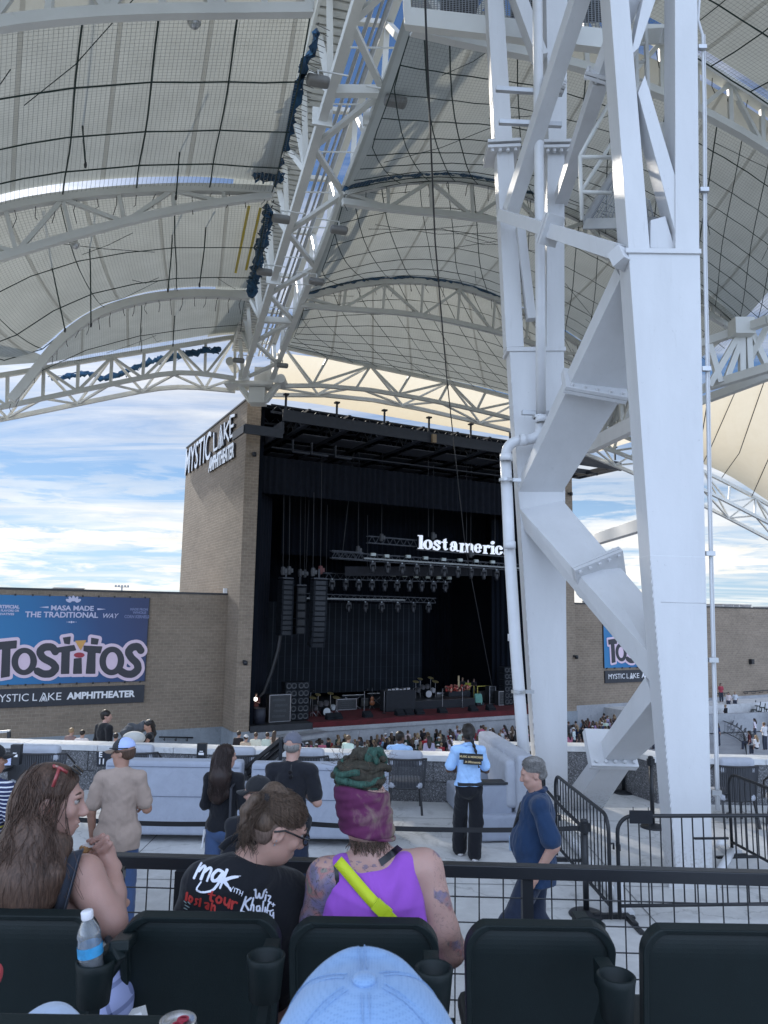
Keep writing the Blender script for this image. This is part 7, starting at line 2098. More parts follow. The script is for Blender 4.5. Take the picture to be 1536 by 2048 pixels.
J, k = stand(1.79, fat, .15, 0, L=((-.045, -.02, -.26), (.05, .2, -.24)), Rr=((.06, .0, -.26), (-.08, .2, -.26)))
t, M = person('woman with long dark hair in a black top and jeans standing behind the sofa', at_px(449, 1570, 0, y), R(-5), J, k, fat, SK1, (R(-48), R(-2), 0))
finish(t, J, k, fat, BLKC, DENIM, sleeve=1.75, hem=.90, d=.014, seed=21, loose=.01)
w = lambda a, b, c: J['head'] + M @ (A_(a, b, c) * k)
s = SDF(.011, .03); s.ell(w(0, -.016, .036), A_(.086, .106, .096) * k, M); s.chain([w(0, -.06, -.02), J['neck'] + A_(-.02, -.075, -.03), J['chest'] + A_(-.03, -.125, .02)], [.095 * k, .11 * k, .085 * k]); s.cone(J['chest'] + A_(-.09, -.11, .06), J['chest'] + A_(.05, -.11, .05), .06, .06); s.ell(w(0, .1, -.03), A_(.066, .07, .08) * k, M, .02, True)
vq = s.mesh(); hd = np_mesh('hair', *vq, hair_mat('hair_black_brown', (.008, .006, .006), (.04, .022, .018)), None); hd.parent = t
rt_ = lambda r2: w(r2.uniform(-.07, .07), r2.uniform(-.09, .06), r2.uniform(.02, .12)); en_ = lambda r2, a: J['chest'] + A_(r2.uniform(-.15, .1), -.16 - r2.uniform(0, .04), r2.uniform(-.06, .12))
strands(t, 'hair_strands', vq, rt_, en_, MATS['hair_black_brown'], 260, .0035, 3)
m = MB(); m.box(A_(.115, -.138, 1.12), (.012, .012, .26)); m.beam(A_(.115, -.13, 1.38), A_(.14, -.02, 1.43), .024, .01); loc_build(t, m, 'bag_strap', mat('strap_charcoal', (.03, .032, .04), .7))
m = MB(); m.beam(A_(-.165, -.05, .93), A_(-.2, -.07, .74), .014, .008); m.beam(A_(-.18, -.06, .93), A_(-.185, -.09, .76), .012, .008); loc_build(t, m, 'white_tie', mat('white_tape', (.7, .7, .72), .7))
y = 8.0; fat = 1.05
J, k = stand(1.95, fat, .178, 0, L=((-.05, -.01, -.27), (.08, .22, -.26)), Rr=((.075, .0, -.28), (-.08, .24, -.27)))
t, M = person('man in a faded grey cap and black tee standing with folded arms', at_px(583, 1560, 0, y), R(-4), J, k, fat, SK1, (R(-10), R(-3), 0), jaw=1.15)
finish(t, J, k, fat, fabric('black_tee', (.013, .014, .019)), DENIMD, hem=.84, d=.017, seed=31, loose=.016, wr=.0045)
s = SDF(.01, .02); w = lambda a, b, c: J['head'] + M @ (A_(a, b, c) * k)
s.ell(w(0, -.03, -.005), A_(.078, .078, .06) * k, M); add(t, 'hair', s, HGRY, [(w(0, .01, 0), M[:, 1])])
cap_on(t, J['head'], M, k, fabric('cap_faded_grey', (.13, .135, .17)), hole=True, brim=True, z=.022)
m = MB(); c = A_(.02, -.155, 1.455) * k
for sx in (-1, 1): m.lathe([(0, .004), (.018, .003), (.021, 0), (.018, -.003), (0, -.004)], c + A_(.004 * sx, -.004, -.04 - .024 * (sx + 1)), Y, 12)
m.tube([c + A_(.0, .02, .03), c + A_(0, -.006, -.03)], .004, 5); loc_build(t, m, 'sunglasses', mat('glossy_black', (.01, .01, .012), .1))
y = 6.3; fat = 1.05
J, k = stand(1.86, fat, .2, 0)
t, M = person('bearded man in a black cap and dark glasses, half hidden behind the tour shirt', at_px(517, 1600, 0, y), R(35), J, k, fat, SK1, (R(38), R(-4), 0))
finish(t, J, k, fat, fabric('black_tee', (.013, .014, .019)), DENIMD, hem=.84, seed=41)
short_hair(t, J['head'], M, k, HBRN, cap=True); cap_on(t, J['head'], M, k, fabric('cap_black', (.02, .021, .024)), z=.02)
glasses(t, J['head'], M, k, mat('glossy_black', (.01, .01, .012), .1))
s = SDF(.009, .02); w = lambda a, b, c: J['head'] + M @ (A_(a, b, c) * k); s.ell(w(0, .045, -.085), A_(.052, .055, .04) * k, M); s.ell(w(0, .1, -.06), A_(.03, .03, .012) * k, M, .01, True); add(t, 'beard', s, HMID)
y = 10.2; fat = .97
J, k = stand(1.75, fat, .165, .02, L=((-.10, .06, -.26), (-.03, .24, -.30)), Rr=((.08, .06, -.27), (.02, .24, -.30)))
J['anL'] = J['anL'] + A_(.02, .25, .0); J['knL'] = J['knL'] + A_(.01, .16, .0); J['anR'] = J['anR'] + A_(-.03, .0, 0)
t, M = person('security guard in a pale blue shirt and black trousers with a long braid', at_px(938, 1580, 0, y), R(3), J, k, fat, SK3, (R(-8), R(-12), 0))
PBS = fabric('pale_blue_shirt', (.36, .56, .86))
finish(t, J, k, fat, PBS, fabric('black_trouser', (.010, .011, .015)), SHOEW, hem=.96, d=.022, seed=51, loose=.026, wide=.03, wr=.006)
w = lambda a, b, c: J['head'] + M @ (A_(a, b, c) * k)
s = SDF(.01, .025); s.ell(w(0, -.016, .03), A_(.088, .108, .10) * k, M); s.ell(w(0, -.06, -.03), A_(.075, .06, .06) * k, M); s.ell(w(0, .11, -.02), A_(.07, .07, .09) * k, M, .02, True)
add(t, 'hair', s, HBLK, None, .004, 4)
m = MB(); pts = [w(.02, -.10, -.03), w(.04, -.13, -.10), J['neck'] + A_(.07, -.11, -.05), J['chest'] + A_(.085, -.145, .09), J['chest'] + A_(.10, -.15, .0), J['chest'] + A_(.11, -.15, -.03)]
P = resample(pts, 26); m.tube(list(P), [.024 + .006 * math.sin(i * 1.6) - .0006 * i for i in range(26)], 8); loc_build(t, m, 'braid', HBLK, True)
m = MB(); m.box(A_(0, -.004, .99) * k, (.165, .128, .018)); loc_build(t, m, 'belt', BLACK)
s = SDF(.01, .012); s.chain([J['neck'] + A_(-.06, .02, .01), J['neck'] + A_(-.05, -.05, .02), J['neck'] + A_(.05, -.05, .02), J['neck'] + A_(.06, .02, .01)], [.024] * 4); add(t, 'collar', s, PBS)
m = MB(); m.box(A_(0, 0, .006), (.155, .012, .042)); m.box(A_(.02, 0, -.058), (.12, .012, .032)); bo_ = loc_build(t, m, 'back_patch', mat('patch_black', (.012, .012, .014), .7)); bo_.location = (0, -.170, 1.345 * k); bo_.rotation_euler = (R(-6), R(3), 0)
for s_, z_, h_, it in (('MUSIC & MEMORIES', .006, .036, 0), ('in Minnesota', -.058, .04, .3)):
 tx_ = text(s_, h_, A_(.02 if it else 0, -.0145, z_), X, Z, mat('patch_gold', (.55, .42, .22), .6, var=0), None, 'patch_text', .0008, .001, shear=it); tx_.parent = bo_
y = 6.9; fat = 1.18
J, k = stand(1.93, fat, .17, .0, L=((-.095, -.09, -.27), (-.07, .035, -.48)), Rr=((.04, -.06, -.29), (-.01, .06, -.5)))
J['anL'] = J['anL'] + A_(0, .34, 0); J['knL'] = J['knL'] + A_(0, .22, .0); J['anR'] = J['anR'] + A_(0, -.30, .03); J['knR'] = J['knR'] + A_(0, -.02, 0)
RZ = R(84)
t, M = person('grey haired man in a dark blue short sleeved shirt walking left, badge on a lanyard', at_px(1072, 1640, 0, y), RZ, J, k, fat, SK1, (R(0), R(-14), 0), vox=.009, jaw=1.25)
BLS = fabric('dark_blue_shirt', (.016, .038, .09))
finish(t, J, k, fat, BLS, DENIMD, hem=.80, d=.02, belly=.05, seed=61, loose=.03, wr=.005, wide=.012, vox=.010, sleeve=.8)
w = lambda a, b, c: J['head'] + M @ (A_(a, b, c) * k); s = SDF(.008, .012); s.ell(w(0, -.014, .05), A_(.080, .099, .084) * k, M); s.ell(w(0, -.055, -.015), A_(.064, .058, .05) * k, M); s.ell(w(0, .112, .005), A_(.088, .070, .10) * k, M, .012, True); s.ell(w(0, .05, -.085), A_(.1, .075, .055) * k, M, .012, True)
for sx in (-1, 1): s.ell(w(sx * .085, .02, -.03), A_(.03, .032, .045) * k, M, .01, True)
vq = s.mesh(); hd = np_mesh('hair', *vq, HGRY, None); hd.parent = t
strands(t, 'hair_strands', vq, lambda r2: w(r2.uniform(-.07, .07), r2.uniform(.02, .085), r2.uniform(.06, .12)), lambda r2, a: w(r2.uniform(-.085, .085), r2.uniform(-.11, -.02), r2.uniform(-.03, .08)), HGRY, 420, r=.0022, seed=3, seg=9, lift=.008, jit=.012)
eyes_for(t, J['head'], M, k)
s = SDF(.009, .012); s.chain([J['neck'] + A_(.06, .05, .0), J['neck'] + A_(.075, -.03, .03), J['neck'] + A_(0, -.065, .04), J['neck'] + A_(-.075, -.03, .03), J['neck'] + A_(-.06, .05, .0)], [.022] * 5); add(t, 'collar', s, fabric('collar_blue', (.012, .028, .07)))
m = MB(); m.tube([J['neck'] + A_(.07, .03, .03), A_(.10, .115, 1.36) * k, A_(.07, .19, 1.12) * k], .011, 5); m.tube([J['neck'] + A_(-.06, .03, .03), A_(-.03, .135, 1.32) * k, A_(.06, .195, 1.12) * k], .011, 5); loc_build(t, m, 'lanyard', BLACK)
bd = MB(); bd.box(A_(.075, .205, 1.05) * k, (.035, .008, .055)); loc_build(t, bd, 'badge', mat('badge_print', (.35, .5, .7), .4, var=.5, vscale=40))
STR = bpy.data.materials.new('navy_striped_cotton'); STR.use_nodes = True
t_ = NT(STR.node_tree); tc_ = t_.new('ShaderNodeTexCoord'); sp = t_.new('ShaderNodeSeparateXYZ'); t_.link(tc_.outputs['Object'], sp.inputs[0])
f_ = t_.math('FRACT', t_.math('MULTIPLY', sp.outputs[2], 28)); k1 = t_.math('LESS_THAN', f_, .30); yb = t_.math('MULTIPLY', t_.math('GREATER_THAN', sp.outputs[2], 1.245), t_.math('LESS_THAN', sp.outputs[2], 1.262))
t_.link(t_.mix(yb, t_.mix(k1, (.02, .028, .085), (.62, .64, .70)), (.55, .5, .08)), t_.n['Principled BSDF'].inputs['Base Color']); t_.n['Principled BSDF'].inputs['Roughness'].default_value = .9
y = 7.0; fat = 1.08
J, k = stand(1.96, fat, .2, 0, Rr=((.06, .04, -.27), (-.06, .26, -.28)))
t, M = person('man in a navy and white striped shirt cut off by the left edge', at_px(-22, 1560, 0, y), R(-15), J, k, fat, SK2, (R(-30), 0, 0))
finish(t, J, k, fat, STR, DENIM, hem=.80, d=.02, seed=71, loose=.02); short_hair(t, J['head'], M, k, HBRN, cap=True); cap_on(t, J['head'], M, k, fabric('cap_black', (.02, .021, .024)))
y = 6.9; J, k = stand(1.66, .95, .17)
t, M = person('dark haired person with sunglasses on the head, just behind the long haired woman', at_px(84, 1560, 0, y), R(5), J, k, .95, SK1, (0, R(-10), 0), vox=.014)
finish(t, J, k, .95, fabric('black_tee', (.013, .014, .019)), DENIM, seed=81); s = SDF(.01, .02); w = lambda a, b, c: J['head'] + M @ (A_(a, b, c) * k); s.ell(w(0, -.016, .034), A_(.086, .105, .095) * k, M); s.cone(w(0, -.05, -.03), J['chest'] + A_(0, -.1, .15), .08, .07); add(t, 'hair', s, HBRN, None, .003, 2)
glasses(t, J['head'] + M @ A_(0, -.075, .125) * k, M, k, mat('glossy_black', (.01, .01, .012), .1))
y = 16.6; z0 = -.86; fat = 1.02
J, k = stand(1.88, fat, .2, 0); t, M = person('man in a black jacket beyond the parapet looking back over his shoulder', at_px(210, 1450, 0, y) + Z * z0, R(-40), J, k, fat, SK1, (R(-28), 0, 0), vox=.016)
finish(t, J, k, fat, fabric('black_jacket', (.012, .013, .016)), DENIMD, sleeve=1.9, hem=.78, d=.028, seed=91, vox=.016); short_hair(t, J['head'], M, k, HBLK, .014)
y = 16.4; J, k = stand(1.72, .92, .165, 0, L=((-.08, .1, -.2), (-.02, .32, -.16)), Rr=((.06, .06, -.25), (-.06, .26, -.16)))
t, M = person('woman in a black sleeveless top with sunglasses on her hair holding up a grey garment', at_px(299, 1450, 0, y) + Z * z0, R(108), J, k, .92, SK2, (R(8), R(-22), 0), vox=.014)
finish(t, J, k, .92, BLKC, DENIMD, sleeve=0, hem=.8, d=.014, seed=92, vox=.014); w = lambda a, b, c: J['head'] + M @ (A_(a, b, c) * k)
s = SDF(.014, .03); s.ell(w(0, -.016, .034), A_(.084, .104, .094) * k, M); s.chain([w(.03, -.05, -.02), J['neck'] + A_(.06, -.06, -.03), J['chest'] + A_(.09, -.06, .03)], [.075, .07, .04]); s.ell(w(0, .1, -.03), A_(.07, .07, .09), M, .02, True); add(t, 'hair', s, HBLK, None, .003, 3)
glasses(t, J['head'] + M @ A_(0, -.06, .10) * k, M, k, mat('pale_lens', (.5, .5, .52), .1))
g_ = SDF(.018, .03); P_ = lambda x, y_, d=16.7: onY(x, y_, d)
g_.chain([P_(305, 1452), P_(290, 1452), P_(272, 1462), P_(258, 1470)], [.06, .11, .09, .10]); g_.chain([P_(290, 1455), P_(262, 1460), P_(252, 1466, 16.5)], [.05, .14, .12]); v, q = g_.mesh(); r2 = random.Random(1); v = v + .012 * np.sin(v[:, [2, 0, 1]] * 40)
o = np_mesh('held_garment', v, q, fabric('grey_garment', (.075, .08, .09))); tag(o, 'dark grey garment held out by the woman beyond the parapet', 'clothes')
g_ = SDF(.02, .03); g_.ell(P_(268, 1476, 16), (.24, .14, .14)); v, q = g_.mesh(); o = np_mesh('cloth_bundle', v, q, fabric('pale_linen', (.5, .5, .48))); tag(o, 'pale bundle on the parapet under the grey garment', 'cloth')
y = 14.9; J, k = stand(1.70, 1.0, .2, 0); t, M = person('second guard in a pale blue shirt with short black hair beyond the parapet', at_px(800, 1480, 0, y) + Z * -.78, R(-15), J, k, 1, SK3, (R(-25), R(-8), 0), vox=.014)
finish(t, J, k, 1, PBS, BLKC, d=.02, seed=95, vox=.014); short_hair(t, J['head'], M, k, HBLK, .012)
 # ================================================================== the people seated right in front (world coordinates)
def pw(px, py, y): return onY(px, py, y)
def wadd(t, name, s, mt, clip=None, col=None):
 v, q = s.mesh(clip); return np_mesh(name, v, q, mt, t), (v, q)
def wst(t, m, name, mt, smooth=True): return m.build(name, mt, t, smooth)
def wstrands(t, name, vq, roots, ends, mt, n, **kw):
 o = strands(t, name, vq, roots, ends, mt, n, **kw)
 for v_ in o.data.vertices: v_.co = v_.co - Vector(t.location)
 return o
def px_text(t, vq, name, mt, segs, off=.0015):
 """brush lettering: strokes given in picture points, laid onto the cloth"""
 bvh = BVHTree.FromPolygons([tuple(p) for p in vq[0]], [tuple(map(int, f)) for f in vq[1]])
 def mp(x, y, l):
  d = ray(x, y); h = bvh.ray_cast(Vector(tuple(CAMP)), Vector(tuple(norm(d))))
  if h[0] is None: h = bvh.find_nearest(Vector(tuple(onY(x, y, 2.7))))
  return np.array(h[0]) - norm(d) * (off + .001 * l)
 xs = [p[0] for s_ in segs for p in s_[0]]; ys = [p[1] for s_ in segs for p in s_[0]]
 g = Glyph(min(xs) - 5, min(ys) - 5, max(xs) + 5, max(ys) + 5, .55)
 for s_ in segs: g.stroke(s_[0], s_[1], s_[2] if len(s_) > 2 else None)
 return g.plate(name, mp, mt, t)
def folds(v, dirs, amp, seed):
 r2 = random.Random(seed); o = np.zeros(len(v))
 for d, f_ in dirs: d = norm(A_(*d)); u_ = v @ d * f_ + .8 * np.sin(v @ A_(9, 3, 7) + seed); o += (1 - np.abs(np.sin(u_ + r2.uniform(0, 6)))) ** 3 * r2.uniform(.5, 1)
 v = v.copy(); v[:, 1] -= o * amp; return v
t = thing('person', 'woman with long brown hair and red sunglasses on her head eating a bite', 'person', A_(-1.3, 2.75, 1.3))
hc = pw(104, 1604, 2.66); M = basis(R(-76), R(-4), R(-4)); k = 1.0
S_ = SDF(.0055, .022)
head_prims(S_, hc, M, k, True, True)
nk = hc + A_(-.055, .03, -.215); shR = pw(166, 1752, 2.62); elR = pw(222, 1846, 2.60); wrR = pw(226, 1738, 2.76); shL = shR + A_(-.36, .16, .01)
S_.cone(nk, hc + A_(-.02, .0, -.07), .062, .056)
S_.cone(nk + A_(0, 0, -.03), shR + A_(0, 0, -.0), .06, .062); S_.cone(nk + A_(0, 0, -.03), shL, .06, .062)
rt_ = norm(shR - shL); fw = np.cross(Z, rt_); Mt = np.stack([rt_, fw, Z], 1); ch = (shR + shL) / 2 + A_(0, 0, -.16)
S_.ell(ch, A_(.195, .12, .2), Mt); S_.ell(ch + A_(0, .02, -.25), A_(.18, .13, .22), Mt)
S_.chain([shR, elR], [.066, .050]); S_.chain([elR, elR * .5 + wrR * .5, wrR], [.050, .044, .03])
S_.chain([shL, shL + A_(-.02, .12, -.27), shL + A_(.1, .32, -.2)], [.06, .05, .032])
fd = pw(176, 1694, 2.80)
pc = pw(208, 1704, 2.79); S_.cone(wrR, pc, .028, .033, .012); S_.ell(pc, (.038, .026, .036), None, .014)
food = pw(172, 1697, 2.8)
for i, (kx, ky, tx_, ty_, dy) in enumerate(((198, 1676, 176, 1682, .012), (205, 1672, 182, 1686, -.008), (214, 1676, 188, 1695, -.024), (220, 1688, 196, 1704, -.034))):
 b0 = pc + A_((i - 1.5) * .010, .02 - i * .017, .012); kn = pw(kx, ky, 2.79 + dy); tp_ = pw(tx_, ty_, 2.79 + dy)
 S_.chain([b0, kn, tp_], [.0105, .0098, .0078], .006)
th0 = pc + A_(-.012, .012, -.02); S_.chain([th0, pw(192, 1712, 2.80), pw(177, 1700, 2.80)], [.013, .011, .0085], .008)
S_.chain([A_(ch[0] - .08, 2.95, 1.72), A_(ch[0] + .05, 3.15, 1.76), A_(ch[0] + .05, 3.2, 1.36)], [.09, .07, .05]); S_.chain([A_(ch[0] + .1, 2.9, 1.72), A_(ch[0] + .2, 3.13, 1.76), A_(ch[0] + .2, 3.18, 1.36)], [.09, .07, .05]); S_.cone(ch + A_(0, .02, -.3), A_(ch[0] + .0, 2.92, 1.74), .15, .11)
wadd(t, 'body', S_, skin_mat('skin_freckled', (.43, .255, .21)))
for o_, c_ in ((None, None),): eyes_for(t, hc, M, k)
w = lambda a, b, c: hc + M @ A_(a, b, c)
m = MB(); m.tube([w(.0795, -.002, -.052), w(.081, -.002, -.056), w(.079, -.0, -.06)], .0028, 6); wst(t, m, 'ear_stud', GALV)
TOPM = fabric('dark_denim_top', (.022, .027, .04), 320)
s = SDF(.006, .02); s.ell(ch + A_(0, .0, -.22), A_(.202, .14, .2), Mt); s.ell(ch + A_(0, .02, -.36), A_(.19, .14, .2), Mt)
wadd(t, 'top', s, TOPM, [(ch + A_(0, 0, -.12), Z)])
m = MB(); st_ = [pw(152, 1700, 2.60), pw(146, 1712, 2.55), pw(138, 1745, 2.53), pw(128, 1780, 2.52), pw(117, 1818, 2.53), pw(108, 1850, 2.55)]
rr_ = resample(st_, 16); m.grid([[p + A_(-.024 - .003 * i / 16, 0.004, -.004) for i, p in enumerate(rr_)], [p + A_(0, -.008, 0) for p in rr_], [p + A_(.024 + .003 * i / 16, .004, .006) for i, p in enumerate(rr_)]])
o = wst(t, m, 'shoulder_strap', TOPM); sd2 = o.modifiers.new('thickness', 'SOLIDIFY'); sd2.thickness = .006
m = MB()
for e in (-.02, .021): m.tube([p + A_(e, -.009, 0) for p in rr_], .0016, 4)
wst(t, m, 'strap_stitching', mat('stitch_slate', (.06, .07, .095), .9))
HS = SDF(.008, .03)
HS.ell(w(0, -.018, .038), A_(.089, .108, .094), M); HS.ell(w(-.01, -.055, -.03), A_(.085, .075, .09), M)
HS.chain([w(0, -.05, -.02), pw(72, 1680, 2.60), pw(50, 1760, 2.55), pw(56, 1838, 2.50)], [.088, .098, .108, .06])
HS.chain([w(.03, -.04, -.05), pw(112, 1690, 2.585), pw(106, 1750, 2.54), pw(98, 1800, 2.52)], [.05, .045, .042, .022]); HS.chain([pw(40, 1700, 2.6), pw(8, 1790, 2.53), pw(10, 1868, 2.47)], [.08, .065, .025])
HS.ell(w(0, .105, -.03), A_(.085, .085, .098), M, .02, True); HS.ell(w(.082, .0, -.02), A_(.03, .03, .046), M, .008, True); HS.ell(w(.075, .05, -.04), A_(.035, .05, .06), M, .01, True)
o, vq = wadd(t, 'hair', HS, HBRN)
rts = lambda r2: w(r2.uniform(-.06, .085), r2.uniform(-.08, .07), r2.uniform(.03, .13))
def ens(r2, a): x = r2.uniform(-15, 128); return pw(x, 1800 + r2.uniform(-70, 60) - max(0, x - 70) * .5, 2.47 + r2.uniform(-.02, .06))
wstrands(t, 'hair_strands', vq, rts, ens, HBRN, 1700, r=.0017, seed=5, seg=17, lift=.010, jit=.03, avoid=((w(.082, -.004, -.014), .034), (w(.07, .05, -.04), .05), (w(.05, .09, -.02), .05)))
m = MB(); r2 = random.Random(4)
for i in range(26):
 a = w(r2.uniform(.0, .085), r2.uniform(-.05, .03), r2.uniform(-.1, .0)); b = pw(r2.uniform(100, 170), r2.uniform(1690, 1790), 2.52)
 c = (a + b) / 2 + A_(r2.uniform(-.05, .05), -.03, r2.uniform(-.03, .03)); m.tube(list(resample([a, c, b, b + A_(r2.uniform(-.02, .03), 0, -.03)], 12)), .0007, 3, False)
wst(t, m, 'loose_hair', HBRN)
RG = mat('red_plastic', (.30, .045, .05), .3, coat=.5)
m = MB(); m.tube([pw(112, 1534, 2.60), pw(122, 1537, 2.57), pw(134, 1545, 2.585)], .006, 8); m.beam(pw(119, 1537, 2.565), pw(106, 1574, 2.545), .015, .006, A_(1, 0, .3)); m.tube([pw(112, 1534, 2.60), pw(104, 1530, 2.68), pw(112, 1531, 2.76)], .006, 8); wst(t, m, 'red_sunglasses', RG)
m = MB()
for sx in (-1, 1): m.lathe([(0, 0), (.024, 0), (.024, .002), (0, .002)], w(sx * .032, .066, .108), M @ norm(A_(0, .6, .8)), 16)
wst(t, m, 'sunglass_lens', mat('glossy_black', (.01, .01, .012), .1))
m = MB(); ax_w = norm(pc - wrR); m.lathe([(.031, -.012), (.0335, -.012), (.0335, .012), (.031, .012)], wrR + A_(0, 0, -.012), ax_w, 20); wst(t, m, 'watch_band', BLACK)
m = MB(); m.box(wrR + A_(.036, -.006, -.012), (.007, .016, .017), (X, norm(A_(0, 1, .1)), norm(A_(0, -.1, 1)))); wst(t, m, 'watch_case', mat('glossy_black', (.01, .01, .012), .1), False)
s = SDF(.004, .008); s.ell(food + A_(0, -.004, .0), (.02, .014, .017)); s.ell(food + A_(-.012, 0, -.006), (.012, .012, .014)); v, q = s.mesh(); v = v + .0015 * np.sin(v[:, [1, 2, 0]] * 400); o = np_mesh('snack', v, q, mat('fried_crust', (.42, .24, .10), .7, var=.4, vscale=90)); tag(o, 'bite of food held to her mouth by the long haired woman', 'food')
m = MB(); m.box(food + A_(.012, -.008, .014), (.02, .006, .008), (norm(A_(1, 0, .2)), Y, norm(A_(-.2, 0, 1)))); tag(m.build('napkin', MATS['white_paper']), 'scrap of white napkin round the bite of food', 'napkin')
t = thing('person', 'person in a black tour shirt with ponytail and undercut leaning right, glasses on', 'person', A_(-.45, 2.75, 1.3))
hc = pw(556, 1652, 2.70); M = basis(R(-66), R(-26), R(6)); k = .98
w = lambda a, b, c: hc + M @ (A_(a, b, c) * k)
S_ = SDF(.0055, .022); head_prims(S_, hc, M, k, True, True)
nk = pw(500, 1722, 2.70); shL_ = pw(392, 1752, 2.68); shR_ = pw(590, 1768, 2.80)
S_.cone(nk, hc + A_(-.03, .0, -.06), .06, .056)
mid = (shL_ + shR_) / 2
S_.cone(nk + A_(0, 0, -.03), shL_ + A_(.02, 0, -.02), .05, .05); S_.cone(nk + A_(0, 0, -.03), shR_ + A_(-.02, 0, -.02), .05, .05)
S_.chain([shL_ + A_(.03, .03, -.03), pw(372, 1850, 2.80), A_(-.5, 3.08, 1.95)], [.055, .045, .03]); S_.chain([shR_ + A_(-.02, .03, -.03), pw(590, 1880, 2.84), A_(-.25, 3.12, 1.98)], [.055, .045, .03])
S_.ell(mid + A_(-.0, .02, -.18), A_(.17, .12, .2))
S_.ell(A_(-.45, 2.8, 1.78), (.17, .14, .14));
for dx in (-.1, .1): S_.chain([A_(-.45 + dx, 2.85, 1.74), A_(-.45 + dx, 3.12, 1.78), A_(-.45 + dx, 3.16, 1.38)], [.08, .06, .045])
wadd(t, 'body', S_, SK1); eyes_for(t, hc, M, k)
TS = fabric('tour_shirt_black', (.0095, .0105, .014), 320)
s = SDF(.008, .05)
s.cone(nk + A_(-.03, -.02, -.045), shL_ + A_(.03, 0, -.025), .07, .066); s.cone(nk + A_(.03, .0, -.05), shR_ + A_(-.02, 0, -.03), .07, .066)
s.cone(shL_ + A_(.03, 0, -.025), pw(388, 1850, 2.72), .066, .085); s.cone(shR_ + A_(-.02, 0, -.03), pw(592, 1868, 2.82), .066, .082)
s.ell(mid + A_(.0, .03, -.15), A_(.185, .145, .17)); s.ell(pw(490, 1840, 2.80), (.215, .16, .2)); s.ell(pw(490, 1920, 2.80), (.21, .16, .22)); s.cone(pw(470, 1760, 2.70), pw(470, 1880, 2.68), .085, .12)
v, q = s.mesh([(nk + A_(.02, .02, .0), norm(A_(.3, .25, 1)))]); r2 = random.Random(3)
off = np.zeros(len(v))
for _ in range(8): d = norm(A_(r2.gauss(0, 1), r2.gauss(0, .5), r2.gauss(0, 1))); off += np.sin(v @ d * r2.uniform(14, 34) + r2.uniform(0, 6)) ** 3
v[:, 1] += off * .0022
v = folds(v, (((1, 0, .7), 15), ((-.7, 0, 1), 12), ((.2, 0, 1), 21)), .008, 2); np_mesh('shirt', v, q, TS, t); vqS = (v, q)
m = MB(); m.tube(list(resample([pw(442, 1698, 2.66), pw(455, 1682, 2.68), pw(480, 1672, 2.68), pw(520, 1688, 2.66), pw(556, 1712, 2.70)], 18)), .013, 8); wst(t, m, 'collar_rib', TS)
s = SDF(.006, .012); s.ell(w(0, -.014, .03), A_(.0765, .099, .089) * k, M); s.ell(w(0, -.05, -.03), A_(.062, .06, .06) * k, M); s.ell(w(0, .11, -.03), A_(.09, .075, .1) * k, M, .012, True); s.ell(w(.078, .01, -.03), A_(.03, .036, .045) * k, M, .01, True)
wadd(t, 'shaved_hair', s, hair_mat('hair_shaved', (.085, .058, .046), (.19, .13, .105), .8), [(w(0, 0, -.065), -M[:, 2])])
s = SDF(.006, .02); s.ell(w(0, -.018, .050), A_(.0815, .104, .074) * k, M); s.ell(w(0, -.06, .0), A_(.068, .06, .05) * k, M); tie = pw(528, 1600, 2.63); s.cone(w(0, -.07, .09), tie, .045, .022)
s.ell(w(0, .1, -.01), A_(.07, .05, .06), M, .015, True)
o, vq = wadd(t, 'hair', s, HMID, None)
wstrands(t, 'hair_strands', vq, lambda r2: w(r2.uniform(-.07, .078), r2.uniform(-.03, .09), r2.uniform(.03, .10)), lambda r2, a: tie + A_(r2.uniform(-.02, .02), r2.uniform(-.02, .02), r2.uniform(-.02, .02)), HMID, 620, r=.0014, seed=8, seg=10, lift=.005, jit=.012)
s = SDF(.005, .008); s.chain([tie, tie + A_(-.03, -.015, .006), tie + A_(-.058, -.02, -.03), pw(488, 1650, 2.60), pw(486, 1690, 2.60)], [.013, .018, .020, .014, .003]); o, vq2 = wadd(t, 'ponytail', s, HMID)
wstrands(t, 'ponytail_strands', vq2, lambda r2: tie + A_(r2.uniform(-.02, .01), r2.uniform(-.02, .02), r2.uniform(-.01, .02)), lambda r2, a: pw(r2.uniform(468, 506), r2.uniform(1660, 1708), 2.585), HMID, 330, r=.0012, seed=9, seg=12, lift=.016, jit=.03)
m = MB(); r2 = random.Random(6)
for i in range(110):
 a = w(r2.uniform(-.05, .055), -.075 - r2.uniform(0, .03), r2.uniform(-.08, -.03)); b = a + A_(r2.uniform(-.05, .04), -.012, r2.uniform(-.07, -.01)); m.tube(list(resample([a, (a + b) / 2 + A_(r2.uniform(-.015, .015), -.012, .01), b], 7)), .0009, 3, False)
wst(t, m, 'nape_hair', HMID)
s = SDF(.005, .01); s.ell(tie, (.022, .02, .020)); s.ell(tie + A_(.008, -.004, .008), (.016, .016, .014)); wadd(t, 'hair_tie', s, BLACKM)
GB = mat('glossy_black', (.01, .01, .012), .1)
m = MB(); m.tube([w(.080, -.035, -.004), w(.081, .0, .014), w(.076, .07, .012), w(.058, .104, .010)], .0034, 6)
for sx in (-1, 1): m.tube([w(sx * .034 + .025 * math.cos(a), .108, .002 + .018 * math.sin(a)) for a in np.linspace(0, 2 * math.pi, 17)], .0026, 6, False)
m.tube([w(-.01, .110, .006), w(.01, .110, .006)], .0024, 5); wst(t, m, 'glasses', GB)
m = MB()
for dz in (-.04, -.026): m.tube([w(.079, -.012, dz), w(.083, -.012, dz - .002), w(.079, -.012, dz - .006)], .0022, 6)
wst(t, m, 'ear_ring', CHR)
